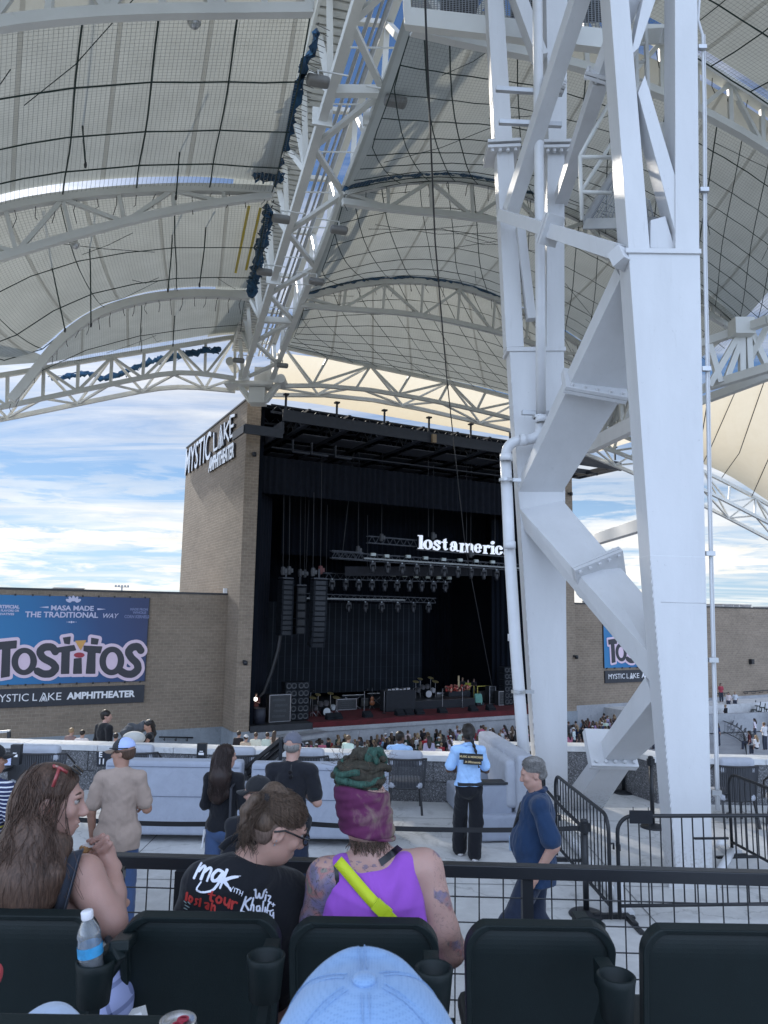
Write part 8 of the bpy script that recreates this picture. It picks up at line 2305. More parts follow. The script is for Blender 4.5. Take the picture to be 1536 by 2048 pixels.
INKW = mat('print_white', (.70, .72, .82), .7, var=.06); INKR = mat('print_red', (.45, .035, .03), .7, var=.1); INKG = mat('print_grey', (.22, .28, .28), .7, var=.1)
px_text(t, vqS, 'print_mgk', INKW, [([(388, 1756), (398, 1734), (403, 1726)], 5, 4), ([(398, 1742), (408, 1730), (412, 1734), (404, 1752), (402, 1758)], 5, 6), ([(408, 1744), (420, 1734), (424, 1738), (416, 1756), (414, 1762)], 6, 4),
 ([(446, 1744), (436, 1738), (424, 1750), (424, 1762), (434, 1762), (446, 1746)], 6, 7), ([(446, 1744), (438, 1766), (426, 1782), (404, 1786), (390, 1780), (402, 1764)], 6, 3),
 ([(454, 1740), (440, 1776)], 6, 4), ([(476, 1754), (456, 1758), (444, 1764)], 3, 7), ([(448, 1762), (456, 1772), (462, 1782)], 8, 3), ([(444, 1760), (468, 1752), (482, 1752)], 5, 1)])
px_text(t, vqS, 'print_with', INKW, [([(456, 1770), (457, 1778), (461, 1773), (462, 1781), (467, 1774)], 1.6), ([(470, 1776), (468, 1784)], 1.6), ([(472, 1777), (479, 1780)], 1.6), ([(475.5, 1778.5), (473, 1787)], 1.6), ([(481, 1781), (478, 1790)], 1.6), ([(486, 1783), (483, 1792)], 1.6), ([(479.5, 1785.5), (485, 1788)], 1.6)])
px_text(t, vqS, 'print_tour', INKR, [([(424, 1782), (420, 1800), (425, 1803)], 5), ([(417, 1788), (430, 1791)], 3), ([(438, 1793), (432, 1798), (434, 1806), (441, 1806), (444, 1798), (438, 1793)], 4.5), ([(450, 1796), (448, 1808), (455, 1812), (460, 1801)], 4.5), ([(460, 1800), (457, 1815)], 5), ([(465, 1803), (463, 1817)], 5), ([(465, 1808), (470, 1803), (474, 1806)], 4)])
px_text(t, vqS, 'print_title', INKR, [([(374, 1786), (372, 1800)], 5), ([(380, 1792), (377, 1800), (382, 1806), (386, 1797), (380, 1792)], 4), ([(396, 1799), (391, 1797), (392, 1803), (394, 1808), (389, 1809)], 3.5), ([(401, 1798), (399, 1812)], 4.5), ([(410, 1806), (418, 1806), (416, 1818)], 4), ([(415, 1811), (410, 1814), (414, 1818)], 3.5), ([(424, 1808), (422, 1822)], 4.5), ([(425, 1812), (430, 1810), (429, 1824)], 4), ([(540, 1844), (547, 1840), (547, 1850)], 5)])
px_text(t, vqS, 'print_small', INKG, [([(368, 1802), (372, 1806)], 2), ([(370, 1810), (378, 1815)], 2), ([(368, 1816), (374, 1819)], 2), ([(376, 1804), (380, 1808)], 2)])
px_text(t, vqS, 'print_guest', INKW, [([(509, 1780), (512, 1778), (511, 1796), (516, 1796), (519, 1784), (519, 1797), (525, 1796), (528, 1782), (532, 1779)], 3.6), ([(532, 1790), (530, 1801)], 3.6), ([(533, 1784), (533.5, 1785)], 3.6), ([(536, 1791), (543, 1792), (535, 1803), (542, 1805)], 3),
 ([(492, 1794), (486, 1812), (482, 1822)], 4), ([(502, 1796), (488, 1806), (497, 1820)], 4), ([(507, 1796), (501, 1820)], 3.5), ([(502, 1811), (508, 1808), (507, 1822)], 3.2), ([(519, 1812), (513, 1812), (513, 1823), (519, 1822), (520, 1812), (520, 1825)], 3.2), ([(527, 1803), (524, 1828)], 3.4), ([(531, 1815), (529, 1829)], 3.4), ([(540, 1806), (536, 1808), (533, 1832), (529, 1840)], 3.2), ([(531, 1820), (539, 1822)], 2.4), ([(546, 1820), (540, 1822), (540, 1832), (546, 1832), (547, 1822), (547, 1836)], 3), ([(543, 1808), (550, 1810)], 2), ([(547, 1806), (546, 1813)], 2), ([(482, 1822), (500, 1828), (522, 1834), (546, 1846)], 3, 5)])
t = thing('person', 'tattooed person in a purple tank top with green dreadlocks tied up in a wine scarf', 'person', A_(-.05, 2.75, 1.3))
hc = pw(731, 1622, 2.74); M = basis(R(-14), R(-6), R(4)); k = 1.02
w = lambda a, b, c: hc + M @ (A_(a, b, c) * k)
S_ = SDF(.006, .028); head_prims(S_, hc, M, k, True, False)
nk = pw(742, 1706, 2.72); sl, srr = pw(652, 1756, 2.71), pw(848, 1738, 2.73)
S_.cone(nk, hc + A_(.01, .0, -.07), .068, .058)
for a in (sl, srr): S_.cone(nk + A_(0, .0, -.04), a, .062, .06)
S_.ell((sl + srr) / 2 + A_(0, .02, -.14), (.185, .125, .2)); S_.ell((sl + srr) / 2 + A_(0, .03, -.38), (.185, .14, .24))
S_.chain([sl, pw(634, 1842, 2.72), A_(-.27, 3.02, 1.98)], [.066, .056, .036]); S_.chain([srr, pw(884, 1862, 2.70), pw(898, 1898, 2.72), A_(.22, 3.05, 1.98)], [.066, .056, .053, .036])
for dx in (-.1, .1): S_.chain([A_(-.05 + dx, 2.85, 1.74), A_(-.05 + dx, 3.12, 1.78), A_(-.05 + dx, 3.16, 1.38)], [.085, .064, .048])
v, q = S_.mesh()
tint = np.zeros((len(v), 4), np.float32)
dl = np.array([np.linalg.norm(p - sl) for p in v]); dR = np.array([np.linalg.norm(p - srr) for p in v])
arm_l = (v[:, 0] < sl[0] + .035) & (v[:, 2] < sl[2] + .05); arm_r = (v[:, 0] > srr[0] + .03) & (v[:, 2] < srr[2] + .07)
tint[:, 0] = np.where(arm_l, 1, 0); tint[:, 1] = np.where(arm_r, 1, 0); tint[:, 2] = ((np.abs(v[:, 2] - (nk[2] - .028)) < .02) & (v[:, 1] < nk[1] + .02) & (v[:, 0] < nk[0] + .05)).astype(float); tint[:, 3] = 1
SKT = skin_mat('skin_tattooed', (.44, .27, .23)); nt = NT(SKT.node_tree); p_ = nt.n['Principled BSDF']
base_l = [l for l in SKT.node_tree.links if l.to_node == p_ and l.to_socket.name == 'Base Color'][0].from_socket
at_ = nt.new('ShaderNodeAttribute', attribute_name='tint'); sc_ = nt.new('ShaderNodeSeparateColor'); nt.link(at_.outputs['Color'], sc_.inputs[0])
tc_ = nt.new('ShaderNodeTexCoord'); wv = nt.new('ShaderNodeVectorMath', operation='ADD'); nz = nt.noise(tc_.outputs['Object'], 9, 4, .6, 0, 1); sv_ = nt.new('ShaderNodeVectorMath', operation='SCALE'); nt.link(nz, sv_.inputs[0]); sv_.inputs['Scale'].default_value = .1; nt.link(tc_.outputs['Object'], wv.inputs[0]); nt.link(sv_.outputs[0], wv.inputs[1])
na = nt.noise(tc_.outputs['Object'], 15, 3, .55, 1.6); nb2 = nt.noise(nt.mapping(tc_.outputs['Object'], (1, 1, 1), (0, 0, 0), (5, 3, 1)), 11, 2, .5, .8)
pal = nt.ramp(nb2, [(.30, (.08, .10, .17)), (.42, (.12, .12, .25)), (.50, (.20, .15, .19)), (.57, (.34, .13, .13)), (.66, (.13, .17, .15)), (.75, (.38, .24, .20))])
ln = nt.ramp(nt.math('FRACT', nt.math('MULTIPLY', na, 7.0)), [(.0, 1), (.07, .9), (.15, 0), (.93, 0), (1, 1)])
ink = nt.mix(ln, pal, (.025, .03, .045))
mL = nt.math('MULTIPLY', sc_.outputs[0], .85)
sel = nt.ramp(nt.noise(nt.mapping(tc_.outputs['Object'], (1, 1, 1), (0, 0, 0), (2, 7, 4)), 13, 2), [(.52, 0), (.56, .75)]); mR = nt.math('MULTIPLY', sc_.outputs[1], nt.math('MAXIMUM', sel, nt.math('MULTIPLY', ln, .35)))
nk_n = nt.math('GREATER_THAN', nt.noise(nt.mapping(tc_.outputs['Object'], (1, 1, 2)), 42, 2), .56); mN = nt.math('MULTIPLY', sc_.outputs[2], nt.math('MULTIPLY', nk_n, .6))
nt.link(nt.mix(nt.math('MAXIMUM', nt.math('MAXIMUM', mL, mR), mN), base_l, ink), p_.inputs['Base Color'])
np_mesh('body', v, q, SKT, t, col=tint); vB, qB = v, q
PUR = fabric('purple_cotton', (.29, .085, .48), 320)
s = SDF(.0065, .035); c0 = (sl + srr) / 2
s.ell(c0 + A_(-.0, .0, -.15), (.172, .142, .205)); s.ell(c0 + A_(0, .0, -.38), (.20, .165, .26)); s.cone(nk + A_(-.095, -.015, -.06), c0 + A_(-.1, -.03, -.15), .062, .095); s.cone(nk + A_(.115, -.005, -.05), c0 + A_(.11, -.03, -.15), .062, .095); s.cone(nk + A_(-.05, -.03, -.1), nk + A_(.06, -.03, -.1), .06, .06)
s.cone(c0 + A_(-.205, -.06, .1), c0 + A_(-.235, -.05, -.16), .055, .05, .02, True); s.cone(c0 + A_(.205, -.06, .12), c0 + A_(.235, -.05, -.2), .052, .05, .02, True)
s.ell(nk + A_(.006, -.06, .035), (.072, .2, .062), None, .02, True)
v, q = s.mesh(); r2 = random.Random(9); off = np.zeros(len(v))
for _ in range(8): d = norm(A_(r2.gauss(0, .5), r2.gauss(0, .5), r2.gauss(0, 1))); off += np.sin(v @ d * r2.uniform(14, 40) + r2.uniform(0, 6)) ** 3
v[:, 1] += off * .0036
v = folds(v, (((1, 0, .9), 17), ((-.8, 0, 1), 13), ((.3, 0, 1), 26), ((1, 0, .2), 9)), .007, 4); np_mesh('tank_top', v, q, PUR, t); bvP = BVHTree.FromPolygons([tuple(p) for p in v], [tuple(map(int, f)) for f in q])
def on_bvh(bv, px, py, off=.004, fy=2.62):
 d = norm(ray(px, py)); h = bv.ray_cast(Vector(tuple(CAMP)), Vector(tuple(d)))
 return (np.array(h[0]) if h[0] is not None else onY(px, py, fy)) - d * off
NEON = mat('neon_yellow_webbing', (.52, .62, .015), .6, var=.06, bump=.3, bscale=220)
ce = [(676, 1722), (690, 1738), (705, 1756), (722, 1776), (740, 1797), (758, 1815), (774, 1830), (790, 1846)]
m = MB(); wv_ = A_(.62, 0, .78)
P = resample([on_bvh(bvP, x, y, .006) for x, y in ce], 24); nrm = norm(A_(0, -1, .15)); dd = [norm(np.cross(P[min(i + 1, 23)] - P[max(i - 1, 0)], nrm)) for i in range(24)]
m.grid([[P[i] - dd[i] * .019 for i in range(24)], [P[i] + dd[i] * .019 for i in range(24)]]); o = wst(t, m, 'neon_strap', NEON); sd2 = o.modifiers.new('thickness', 'SOLIDIFY'); sd2.thickness = .004
b = on_bvh(bvP, 760, 1816, .012); dr = norm(P[20] - P[15]); sdv = norm(np.cross(dr, nrm)); m = MB()
m.box(b, (.021, .022, .006), (sdv, dr, nrm)); m.box(b + dr * .03, (.017, .014, .004), (sdv, dr, nrm))
for sx in (-1, 1): m.box(b + dr * .024 + sdv * sx * .019, (.004, .012, .005), (sdv, dr, nrm))
wst(t, m, 'strap_buckle', mat('neon_plastic', (.45, .56, .02), .3), False)
m = MB(); bvB = BVHTree.FromPolygons([tuple(p) for p in vB], [tuple(map(int, f_)) for f_ in qB]);
def ribbon(m, pts, w_):
 P = resample(pts, 14); dd = [norm(np.cross(P[min(i + 1, 13)] - P[max(i - 1, 0)], nrm)) for i in range(14)]; m.grid([[P[i] - dd[i] * w_ for i in range(14)], [P[i] + dd[i] * w_ for i in range(14)]])
ribbon(m, [on_bvh(bvB, x, y, .004) for x, y in ((800, 1694), (788, 1704), (774, 1716), (760, 1726))], .012); ribbon(m, [on_bvh(bvB, x, y, .005) for x, y in ((671, 1730), (674, 1750), (674, 1780))], .007)
wst(t, m, 'bra_strap', BLACK)
SCF = mat('wine_tie_dye', (.16, .018, .10), .9, var=0); t2_ = NT(SCF.node_tree); tc_ = t2_.new('ShaderNodeTexCoord'); n_s = t2_.noise(tc_.outputs['Object'], 8.5, 5, .6, 1.2); sp_ = t2_.new('ShaderNodeSeparateXYZ'); t2_.link(tc_.outputs['Object'], sp_.inputs[0])
f_ = t2_.math('ADD', n_s, t2_.math('MULTIPLY', t2_.math('SUBTRACT', sp_.outputs[0], hc[0] + .015), 1.9))
t2_.link(t2_.ramp(f_, [(.34, (.075, .008, .05)), (.56, (.10, .014, .066)), (.68, (.16, .085, .10)), (.82, (.20, .17, .12))]), t2_.n['Principled BSDF'].inputs['Base Color'])
s = SDF(.006, .02); ax0 = pw(735, 1662, 2.74); ax1 = pw(722, 1578, 2.74)
for f in np.linspace(0, 1, 7): c = ax0 * (1 - f) + ax1 * f; s.ell(c, A_(.099 - .006 * abs(f - .5), .116, .034), M)
v, q = s.mesh([(pw(735, 1668, 2.74), -norm(M[:, 2] + A_(.1, 0, 0))), (ax1 + A_(0, 0, .012), norm(M[:, 2] + A_(.12, 0, 0)))])
lu = (v - ax0) @ norm(ax1 - ax0); th = np.arctan2(v[:, 0] - ax0[0], -(v[:, 1] - ax0[1])); rad = norm(A_(1, 1, 0)); nv = v - (ax0 + np.outer(lu, norm(ax1 - ax0))); nv /= np.linalg.norm(nv, axis=1)[:, None] + 1e-6
v = v + nv * (.0022 * np.sin(lu * 110 + th * 1.6) + .0013 * np.sin(lu * 210 - th * 2.3 + 1))[:, None]
np_mesh('head_scarf', v, q, SCF, t)
m = MB(); m.lathe([(.094, -.006), (.103, -.004), (.103, .004), (.094, .006)], pw(735, 1664, 2.74), norm(M[:, 2] + A_(.1, 0, 0)), 28);
o = wst(t, m, 'scarf_hem', SCF)
DR = hair_mat('dread_dark', (.018, .016, .012), (.06, .055, .04), .8); DG = hair_mat('dread_green', (.012, .032, .026), (.045, .12, .092), .8)
top = pw(722, 1545, 2.72); r2 = random.Random(12)
for i in range(17):
 a0 = r2.uniform(0, 6.28); dz = (i - 8) * .0062; turn = r2.uniform(2.2, 3.6); rr0 = .078 - .0035 * abs(i - 8) * .9
 P = []
 for j in range(16):
  f = j / 15; a = a0 + turn * f; rr = rr0 * (1 + .08 * math.sin(f * 7 + i)); P.append(top + M @ A_(rr * 1.18 * math.cos(a), rr * math.sin(a), dz + .018 * math.sin(a + .8) + .006 * math.sin(f * 11 + i)))
 m = MB(); m.tube(P, [.0118 + .0012 * math.sin(j * 2.1 + i) for j in range(16)], 9); wst(t, m, 'dreadlock', DG if i % 5 in (0, 2) else DR)
s = SDF(.008, .02); s.ell(top, A_(.086, .072, .052), M); wadd(t, 'dread_core', s, DR)
for i in range(7):
 bx, tx_ = 702 + i * 9, 706 + i * 6; P = resample([pw(bx, 1530, 2.70 + .02 * (i % 2)), pw(tx_ + 2, 1503 + 3 * (i % 3), 2.69), pw(tx_ + 16, 1496 + 2 * (i % 2), 2.71), pw(tx_ + 26, 1512, 2.72), pw(bx + 14, 1536, 2.73)], 14)
 m = MB(); m.tube(list(P), [.0115 + .002 * math.sin(j * 2 + i) for j in range(14)], 8); wst(t, m, 'dreadlock', DG if i > 3 else DR)
m = MB()
for i in range(120):
 a = r2.uniform(0, 6.28); p = top + M @ A_(.085 * math.cos(a) * 1.1, .08 * math.sin(a), r2.uniform(-.05, .08)); m.tube([p, p + A_(r2.gauss(0, .012), r2.gauss(0, .01), r2.gauss(.006, .01)), p + A_(r2.gauss(0, .022), r2.gauss(0, .015), r2.gauss(.012, .018))], .0006, 3, False)
for i in range(150):
 a = r2.uniform(-.9, .9); p = pw(737, 1668, 2.74) + A_(.082 * math.sin(a), -.09 * math.cos(a), -.002); e = p + A_(r2.gauss(0, .012), r2.uniform(-.012, .01), -r2.uniform(.015, .05)); m.tube([p, (p + e) / 2 + A_(r2.gauss(0, .006), -.006, 0), e], .0009, 3, False)
wst(t, m, 'loose_hair', HMID)
t = thing('person', 'person in a pale blue mesh cap directly before the camera, seen from above', 'person', A_(0, .8, 1.6))
hc = A_(-.009, .790, 2.714); M = basis(R(4), R(4), R(-2)); k = 1.0; w = lambda a, b, c: hc + M @ A_(a, b, c)
S_ = SDF(.007, .03); head_prims(S_, hc, M, 1.0, True, False); nk = hc + A_(0, -.03, -.2); S_.cone(nk, hc + A_(0, 0, -.07), .062, .055)
for sx in (-1, 1): S_.cone(nk + A_(0, 0, -.03), nk + A_(sx * .18, 0, -.06), .06, .06); S_.chain([nk + A_(sx * .19, 0, -.07), nk + A_(sx * .23, .03, -.34), nk + A_(sx * .12, .26, -.42)], [.055, .045, .032])
S_.ell(nk + A_(0, .02, -.25), (.17, .12, .25)); S_.ell(nk + A_(0, .05, -.48), (.17, .14, .14))
for dx in (-.1, .1): S_.chain([A_(dx, .9, 1.98), A_(dx, 1.16, 2.04), A_(dx, 1.19, 1.68)], [.08, .06, .045])
wadd(t, 'body', S_, SK1)
s = SDF(.009, .03); torso_c = nk + A_(0, .02, -.25); s.ell(torso_c, (.185, .135, .26)); s.ell(torso_c + A_(0, .02, -.25), (.185, .15, .15))
for sx in (-1, 1): s.cone(nk + A_(0, 0, -.05), nk + A_(sx * .18, 0, -.07), .06, .068); s.cone(nk + A_(sx * .18, 0, -.07), nk + A_(sx * .215, .02, -.25), .068, .075)
wadd(t, 'shirt', s, fabric('grey_marl', (.2, .21, .23)), [(nk + A_(0, .02, -.01), Z)])
BC = bpy.data.materials.new('pale_blue_cap_cloth'); BC.use_nodes = True; c_ = NT(BC.node_tree); p_ = c_.n['Principled BSDF']; uvn = c_.new('ShaderNodeTexCoord').outputs['Object']
vo = c_.new('ShaderNodeTexVoronoi'); vo.inputs['Scale'].default_value = 330; vo.inputs['Randomness'].default_value = .2; c_.link(uvn, vo.inputs['Vector'])
n1 = c_.noise(uvn, 16, 4, .6)
c_.link(c_.mix(1.0, c_.mix(c_.ramp(vo.outputs['Distance'], [(.2, 0), (.45, 1)]), (.16, .29, .53), (.225, .375, .62)), c_.ramp(n1, [(.3, .93), (.7, 1.07)]), 'MULTIPLY'), p_.inputs['Base Color']); p_.inputs['Roughness'].default_value = .85; p_.inputs['Sheen Weight'].default_value = .2
b_ = c_.new('ShaderNodeBump'); b_.inputs['Strength'].default_value = .5; b_.inputs['Distance'].default_value = .001; c_.link(vo.outputs['Distance'], b_.inputs['Height']); c_.link(b_.outputs[0], p_.inputs['Normal'])
G = []; nb_ = 97
for i in range(26):
 f = i / 25; r = math.sin(f * math.pi / 2) ** .78; z = .115 * max(0, 1 - r ** 2.5) ** .62; row = []
 for j in range(nb_):
  a = 2 * math.pi * j / (nb_ - 1)
  fr = max(0, math.cos(a)); peak = (.032 * fr ** 2.2 * math.exp(-((r - .80) / .30) ** 2)) * min(1, f * 3)
  seam = -.0030 * max(0, 1 - abs(((a / (math.pi / 3)) + .5) % 1 - .5) * 14) * min(1, f * 4) + .0045 * math.sin(a * 3) ** 2 * f
  wr = .0015 * math.sin(a * 9 + f * 6) * f
  row.append(w((.106 + seam + wr) * r * math.sin(a), (.103 + seam + wr) * r * math.cos(a) - .004, .015 + z + peak))
 G.append(row)
o = wst(t, MB().grid(G), 'cap_crown', BC); sd2 = o.modifiers.new('thickness', 'SOLIDIFY'); sd2.thickness = .002
m = MB()
for q_ in range(6):
 a = math.pi / 3 * q_; ii = int(round(a / (2 * math.pi) * (nb_ - 1)))
 for e in (-.0035, .0035):
  P = [G[i][ii] + norm(G[i][min(ii + 1, nb_ - 1)] - G[i][ii]) * e + norm(G[i][ii] - hc) * .0012 for i in range(2, 26)]; m.tube(P, .0006, 4, False)
wst(t, m, 'seam_stitching', BC)
s = SDF(.002, .004); s.ell(w(0, -.004, .131), A_(.012, .012, .005), M); wadd(t, 'cap_button', s, BC)
Gb = [[w(math.sin(a) * (.082 + .01 * r_), .10 * math.cos(a) * 1.0 + r_ * .07 * max(math.cos(a), 0) ** .5, .028 - .02 * r_ - .02 * math.sin(a) ** 2 * r_) for a in np.linspace(-1.2, 1.2, 17)] for r_ in (0, .4, .8, 1)]
o = wst(t, MB().grid(Gb), 'brim', BC); sd2 = o.modifiers.new('thickness', 'SOLIDIFY'); sd2.thickness = .005
 # ================================================================== the audience in front of the stage, one mesh per figure, many copies
TOPC = mat('crowd_top', (.5, .5, .5), .9, var=.08, vscale=6, objcol=True); PANTC = mat('crowd_bottoms', (.035, .04, .06), .9, var=.3)
HRC = bpy.data.materials.new('crowd_hair'); HRC.use_nodes = True; h_ = NT(HRC.node_tree); oi = h_.new('ShaderNodeObjectInfo')
h_.link(h_.ramp(oi.outputs['Random'], [(0, (.012, .009, .008)), (.35, (.03, .018, .012)), (.6, (.075, .042, .024)), (.8, (.2, .13, .07)), (1, (.32, .23, .13))]), h_.n['Principled BSDF'].inputs['Base Color']); h_.n['Principled BSDF'].inputs['Roughness'].default_value = .6
CAPC = mat('crowd_cap', (.62, .62, .62), .8, var=.1); SKC = mat('crowd_skin', (.36, .22, .17), .6, var=.1)
def crowd_proto(nm, long_hair=True, cap=False, seated=False, arms=0, fat=1.0, h=1.66, vest=False):
 J, k = stand(h, fat, .165 if long_hair else .18, 0)
 if arms == 1: J['elR'] = J['shR'] + A_(.06, .14, -.12); J['wrR'] = J['shR'] + A_(.0, .26, .08)
 if arms == 2:
  for n, sx in (('L', -1), ('R', 1)): J['el' + n] = J['sh' + n] + A_(sx * .04, .05, -.26); J['wr' + n] = J['sh' + n] + A_(-sx * .08, .2, -.22)
 if seated:
  for n in 'LR':
   J['kn' + n] = J['hip' + n] + A_(0, .42, -.02); J['an' + n] = J['kn' + n] + A_(0, .03, -.42)
  for a in J: J[a] = J[a] - A_(0, 0, .45 * k)
 parts = []
 M = basis(0, R(-8)); s = SDF(.034, .03); body(s, J, k, fat, M, True); parts.append((s, 0, None))
 s = SDF(.036, .03); shirt(s, J, k, fat, .016, 0 if vest else .8); parts.append((s, 1, [(J['pel'] - A_(0, 0, .06), A_(0, 0, -1)), (J['neck'] + A_(0, .02, .01), norm(A_(0, .3, 1)))]))
 s = SDF(.036, .02); trousers(s, J, k, fat, .014, .01); parts.append((s, 2, [(J['pel'] + A_(0, 0, .05), Z)]))
 w = lambda a, b, c: J['head'] + M @ (A_(a, b, c) * k)
 s = SDF(.028, .02); s.ell(w(0, -.02, .036), A_(.088, .106, .098) * k, M); s.ell(w(0, .12, -.04), A_(.08, .08, .1), M, .02, True)
 if long_hair: s.chain([w(0, -.06, -.02), J['neck'] + A_(0, -.08, -.02), J['chest'] + A_(0, -.12, .08)], [.085, .085, .06])
 parts.append((s, 3, None))
 if cap:
  s = SDF(.026, .01); s.ell(w(0, -.01, .05), A_(.096, .115, .09) * k, M); s.cone(w(-.04, .11, .04), w(.04, .11, .04), .03, .03); parts.append((s, 4, [(w(0, 0, .035), -Z)]))
 VS, QS, MI = [], [], []; n0 = 0
 for s, mi, cl in parts:
  v, q = s.mesh(cl); VS.append(v); QS.append(q + n0); MI.append(np.full(len(q), mi)); n0 += len(v)
 return np_mesh('person', np.concatenate(VS), np.concatenate(QS), [SKC, TOPC, PANTC, HRC, CAPC], None, np.concatenate(MI))
PROT = [crowd_proto('a'), crowd_proto('b', arms=2), crowd_proto('c', False), crowd_proto('d', False, True), crowd_proto('e', True, False, False, 1), crowd_proto('f', True, vest=True, fat=.95), crowd_proto('g', False, False, False, 2, 1.1, 1.76)]
KIND = ['long haired person', 'long haired arm folding person', 'short haired person', 'pale capped person', 'person raising an arm', 'long haired bare armed person', 'tall short haired person']
SIT = crowd_proto('h', True, seated=True)
PALET = [('black', (.012, .012, .015)), ('black', (.012, .012, .015)), ('black', (.016, .016, .02)), ('grey', (.06, .06, .065)), ('white', (.62, .62, .64)), ('white', (.6, .6, .62)), ('red', (.30, .02, .03)), ('pink', (.48, .13, .22)), ('pale blue', (.26, .38, .56)), ('navy', (.02, .03, .08)), ('cream', (.46, .40, .32)), ('tan', (.3, .22, .15)), ('dark green', (.03, .06, .045)), ('lilac', (.36, .3, .48))]
used = set(); rc = random.Random(21)
def place(p, rz, pi=None, colr=None, where=', in the crowd before the stage', grp='audience standing before the stage', sc_=None, label=None):
 pi = rc.randrange(len(PROT)) if pi is None else pi
 nm, c = rc.choice(PALET) if colr is None else colr
 src = PROT[pi] if isinstance(pi, int) else pi
 if src.name in used: o = src.copy(); COL.objects.link(o)
 else: o = src; used.add(src.name)
 o.location = tuple(map(float, p)); o.rotation_euler = (0, 0, rz); f = sc_ or rc.uniform(.94, 1.06); o.scale = (f, f, f)
 o.color = (*[x * rc.uniform(.85, 1.15) for x in c], 1)
 kd = KIND[pi] if isinstance(pi, int) else 'seated person'
 tag(o, label or f'{kd} in a {nm} top{where}', 'person', grp if not label else None); return o
n = 0
def zone(u, v):
 a = 'left end' if u < 20.5 else 'left half' if u < 26 else 'middle' if u < 32 else 'right end'
 b = 'front' if v > 42.6 else 'middle' if v > 39.8 else 'back'
 return f', {b} rows, {a} of crowd'
for iv in range(13):
 v = 44.6 - iv * .62
 u = 16.4 + rc.uniform(0, .5) + max(0, (v - 43.5)) * .6
 while u < 44.5:
  if rc.random() < (.93 if v < 44 else .6) and n < 255:
   p = S(u + rc.uniform(-.16, .16), v + rc.uniform(-.2, .2)); d = pixel = None
   place(A_(p[0], p[1], ZC), SA + rc.gauss(0, .35), None, None, zone(u, v)); n += 1
  u += rc.uniform(.62, 1.15) * (1 + .28 * (iv / 13))
def near(px, pytop, y, colr, pi, rz, label, h=1.66):
 p = onY(px, pytop, y); place(A_(p[0], y, p[2] - h), rz, pi, colr, label=label, sc_=h / 1.66)
W_, K_, C_ = ('white', (.6, .6, .62)), ('black', (.012, .012, .015)), ('cream', (.46, .40, .32))
for i, (px, py, y, c, pi, l) in enumerate(((478, 1462, 30, K_, 2, 'man in dark clothes beside the foot of the near tower'), (492, 1470, 29, C_, 3, 'person in a pale cap and cream top left of the white shirts'), (512, 1465, 30, W_, 2, 'first person in a white shirt just over the parapet'), (535, 1465, 31, W_, 2, 'second person in a white shirt just over the parapet'),
 (549, 1462, 31, C_, 0, 'long haired person between the white shirts and the grey cap'), (143, 1456, 26, ('tan', (.2, .15, .12)), 2, 'distant person in a brown top below the banner'), (165, 1460, 25, W_, 2, 'distant person in a white top below the banner'), (232, 1466, 24, K_, 2, 'distant dark person between the couple beyond the parapet'),
 (697, 1470, 26, W_, 2, 'person in a white shirt close behind the parapet at the middle'), (858, 1472, 30, ('lilac', (.36, .3, .48)), 0, 'fair haired person close behind the parapet by the guard'))):
 near(px, py, y, c, pi, R(rc.uniform(-30, 10)), l)
for i in range(46):
 u, v = rc.uniform(43.5, 50), rc.uniform(38, 45.5); p = S(u, v); place(A_(p[0], p[1], ZC), SA + rc.gauss(0, .6), None, None, ', in the group beyond the legs', 'audience beyond the white legs')
WKZ = float(onv(1443, 1404, 47.2)[2])
m = MB(); a, b = S(47.5, 45.6, WKZ), S(78, 45.6, WKZ); m.prism([a, b, b + V * 2.8, a + V * 2.8], Z * -1.6); structure(m.build('side_walkway', CONC2))
m = MB(); m.prism([S(50.5, 43.3, -6.2), S(78, 38.5, -6.2), S(78, 38.9, -6.2), S(50.5, 43.7, -6.2)], Z * 1.5); tag(m.build('low_wall', CONCD), 'low concrete wall behind the dark seats at the right', 'wall')
def px_floor(px, py, z): return onz(px, py, z)
place(onv(1443, 1404, 47.2), R(170), 0, ('red', (.34, .05, .06)), label='person in a red and white top standing by the brick wall at the right'); place(onv(1458, 1412, 46), R(150), SIT, W_, label='left one of two white shirts sitting on the low wall'); place(onv(1471, 1411, 46), R(150), SIT, W_, label='right one of two white shirts sitting on the low wall')
place(px_floor(1433, 1447, -6.2), R(-20), 2, K_, label='person in black beside the right edge of the near leg'); place(px_floor(1453, 1452, -6.2), R(40), 6, K_, label='person in black standing before the folding chairs'); place(px_floor(1440, 1444, -6.2), R(60), 5, C_, label='small pale figure between the two people in black')
place(px_floor(1511, 1478, -6.0), R(50), 0, W_, label='long haired person in a white shirt at the folding chairs'); place(px_floor(1531, 1500, -5.2), R(30), 6, W_, label='person in a white jacket at the right edge over the parapet'); place(px_floor(1514, 1508, -5.2), R(20), SIT, W_, label='fair person in white lowest at the right over the parapet'); place(px_floor(1500, 1498, -5.6), R(60), SIT, ('dark red', (.1, .02, .02)), label='seated person in dark red by the folding chairs')
def fchair(label, p, rz):
 t = thing('folding_chair', label, 'chair', p, 'white folding chairs in a curved row')
 fm = mat('folding_chair_frame', (.06, .062, .07), .4); m = MB(); m.box(A_(0, .0, .44), (.21, .2, .018)); o = m.build('seat', mat('folding_chair_pad', (.5, .5, .53), .6)); o.parent = t
 m = MB(); m.box(A_(0, -.24, .74), (.21, .015, .16), (X, norm(A_(0, 1, .2)), norm(A_(0, -.2, 1)))); o = m.build('backrest', fm); o.parent = t
 for sx in (-1, 1): m = MB(); m.tube([A_(sx * .21, -.28, .9), A_(sx * .21, .2, 0)], .013, 5); m.tube([A_(sx * .21, .18, .44), A_(sx * .21, -.22, 0)], .013, 5); o = m.build('leg', fm); o.parent = t
 t.rotation_euler = (0, 0, rz); return t
fc = None
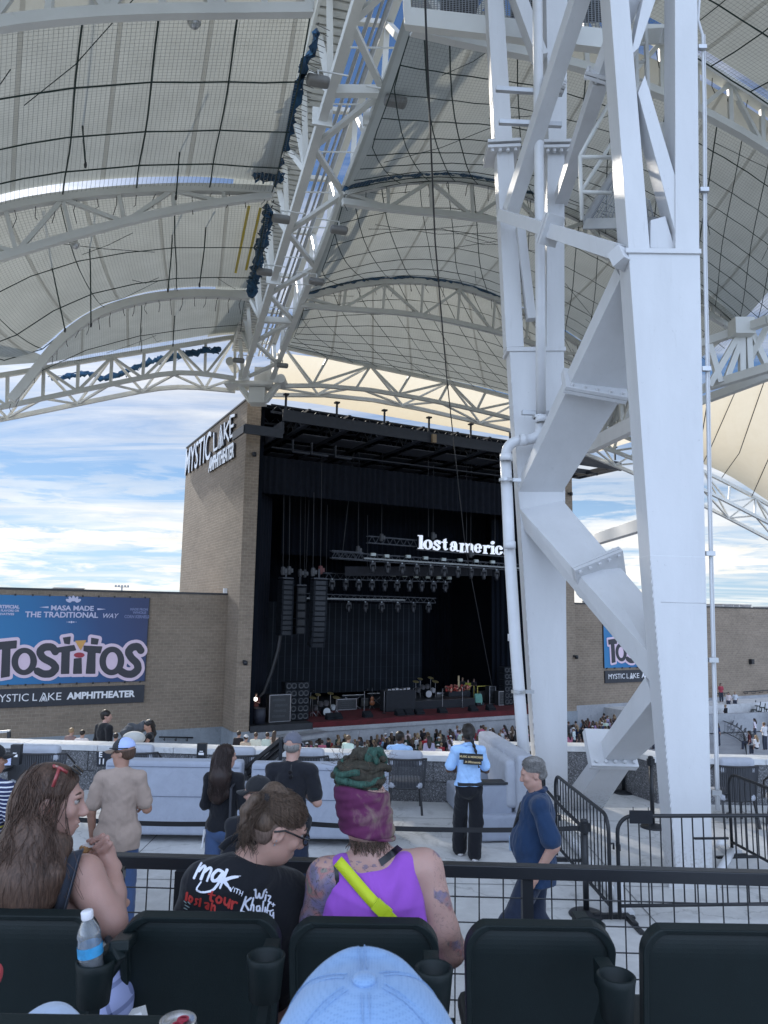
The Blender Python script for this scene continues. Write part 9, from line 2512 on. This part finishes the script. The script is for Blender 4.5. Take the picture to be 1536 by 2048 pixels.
for i in range(9):
 px, py = 1437 + i * 8.0, 1448 + i * 4.4 + .12 * i * i; lb = f'{ordinal(i)} white folding chair of the curved row, counted from the near leg'
 p = px_floor(px, py, -6.1)
 if fc is None: fc = fchair(lb, A_(0, 0, 0), 0); fc.location = tuple(p); fc.rotation_euler = (0, 0, R(70))
 else: dup(fc, lb, p, R(70 - i * 4))
rail = thing('guard_rail', 'curved dark guard rail before the white folding chairs', 'railing', px_floor(1470, 1480, -6.3))
c_ = [px_floor(x, y, -6.3) for x, y in ((1428, 1460), (1445, 1466), (1462, 1474), (1478, 1482), (1488, 1492), (1492, 1504), (1494, 1520))]
m = MB(); m.tube([p + Z * 1.05 for p in resample(c_, 20)], .035, 6); m.tube([p + Z * .15 for p in resample(c_, 20)], .03, 6); m.build('rail', BLACK, rail)
m = MB()
for p in resample(c_, 40): m.tube([p + Z * .15, p + Z * 1.05], .012, 4)
m.build('baluster', BLACK, rail)
def tip_seat(label, p, rz):
 t = thing('stadium_seat', label, 'seat', p, 'dark seats in rows at the right edge'); gm = mat('bowl_seat_green', (.018, .03, .03), .5)
 m = MB(); m.box(A_(0, -.2, .62), (.23, .03, .24), (X, norm(A_(0, 1, .18)), norm(A_(0, -.18, 1)))); o = m.build('backrest', gm, None, False, .03); o.parent = t
 m = MB(); m.box(A_(0, .05, .45), (.22, .22, .03)); o = m.build('seat_pan', gm, None, False, .02); o.parent = t
 m = MB(); m.box(A_(0, -.12, .2), (.04, .04, .2)); o = m.build('pedestal', GALV); o.parent = t
 return t
ts = None; nrow = ['lowest', 'second', 'third', 'top']
for r_ in range(4):
 for i in range(7):
  px, py = 1486 + i * 9.5 + r_ * 7, 1441 + i * 3.4 - r_ * 7.5
  p = px_floor(px, py, -6.2 + r_ * .35); lb = f'dark green seat, {ordinal(i)} from the left in the {nrow[r_]} row at the right edge'
  if ts is None: ts = tip_seat(lb, A_(0, 0, 0), 0); ts.location = tuple(p); ts.rotation_euler = (0, 0, R(65))
  else: dup(ts, lb, p, R(65))
for px, py, v, c, l in ((511, 1430, 47.5, ('dark red', (.08, .025, .02)), 'stage hand standing in the dark beside the near tower'), (936, 1424, 52, ('yellow', (.28, .27, .04)), 'stage hand in a yellow vest at the right rear of the stage'), (948, 1420, 53, K_, 'stage hand behind the yellow framed rack'), (925, 1420, 53, K_, 'stage hand behind the garlanded table')):
 place(dk(px, py, v), SA + R(150), 6, c, label=l)
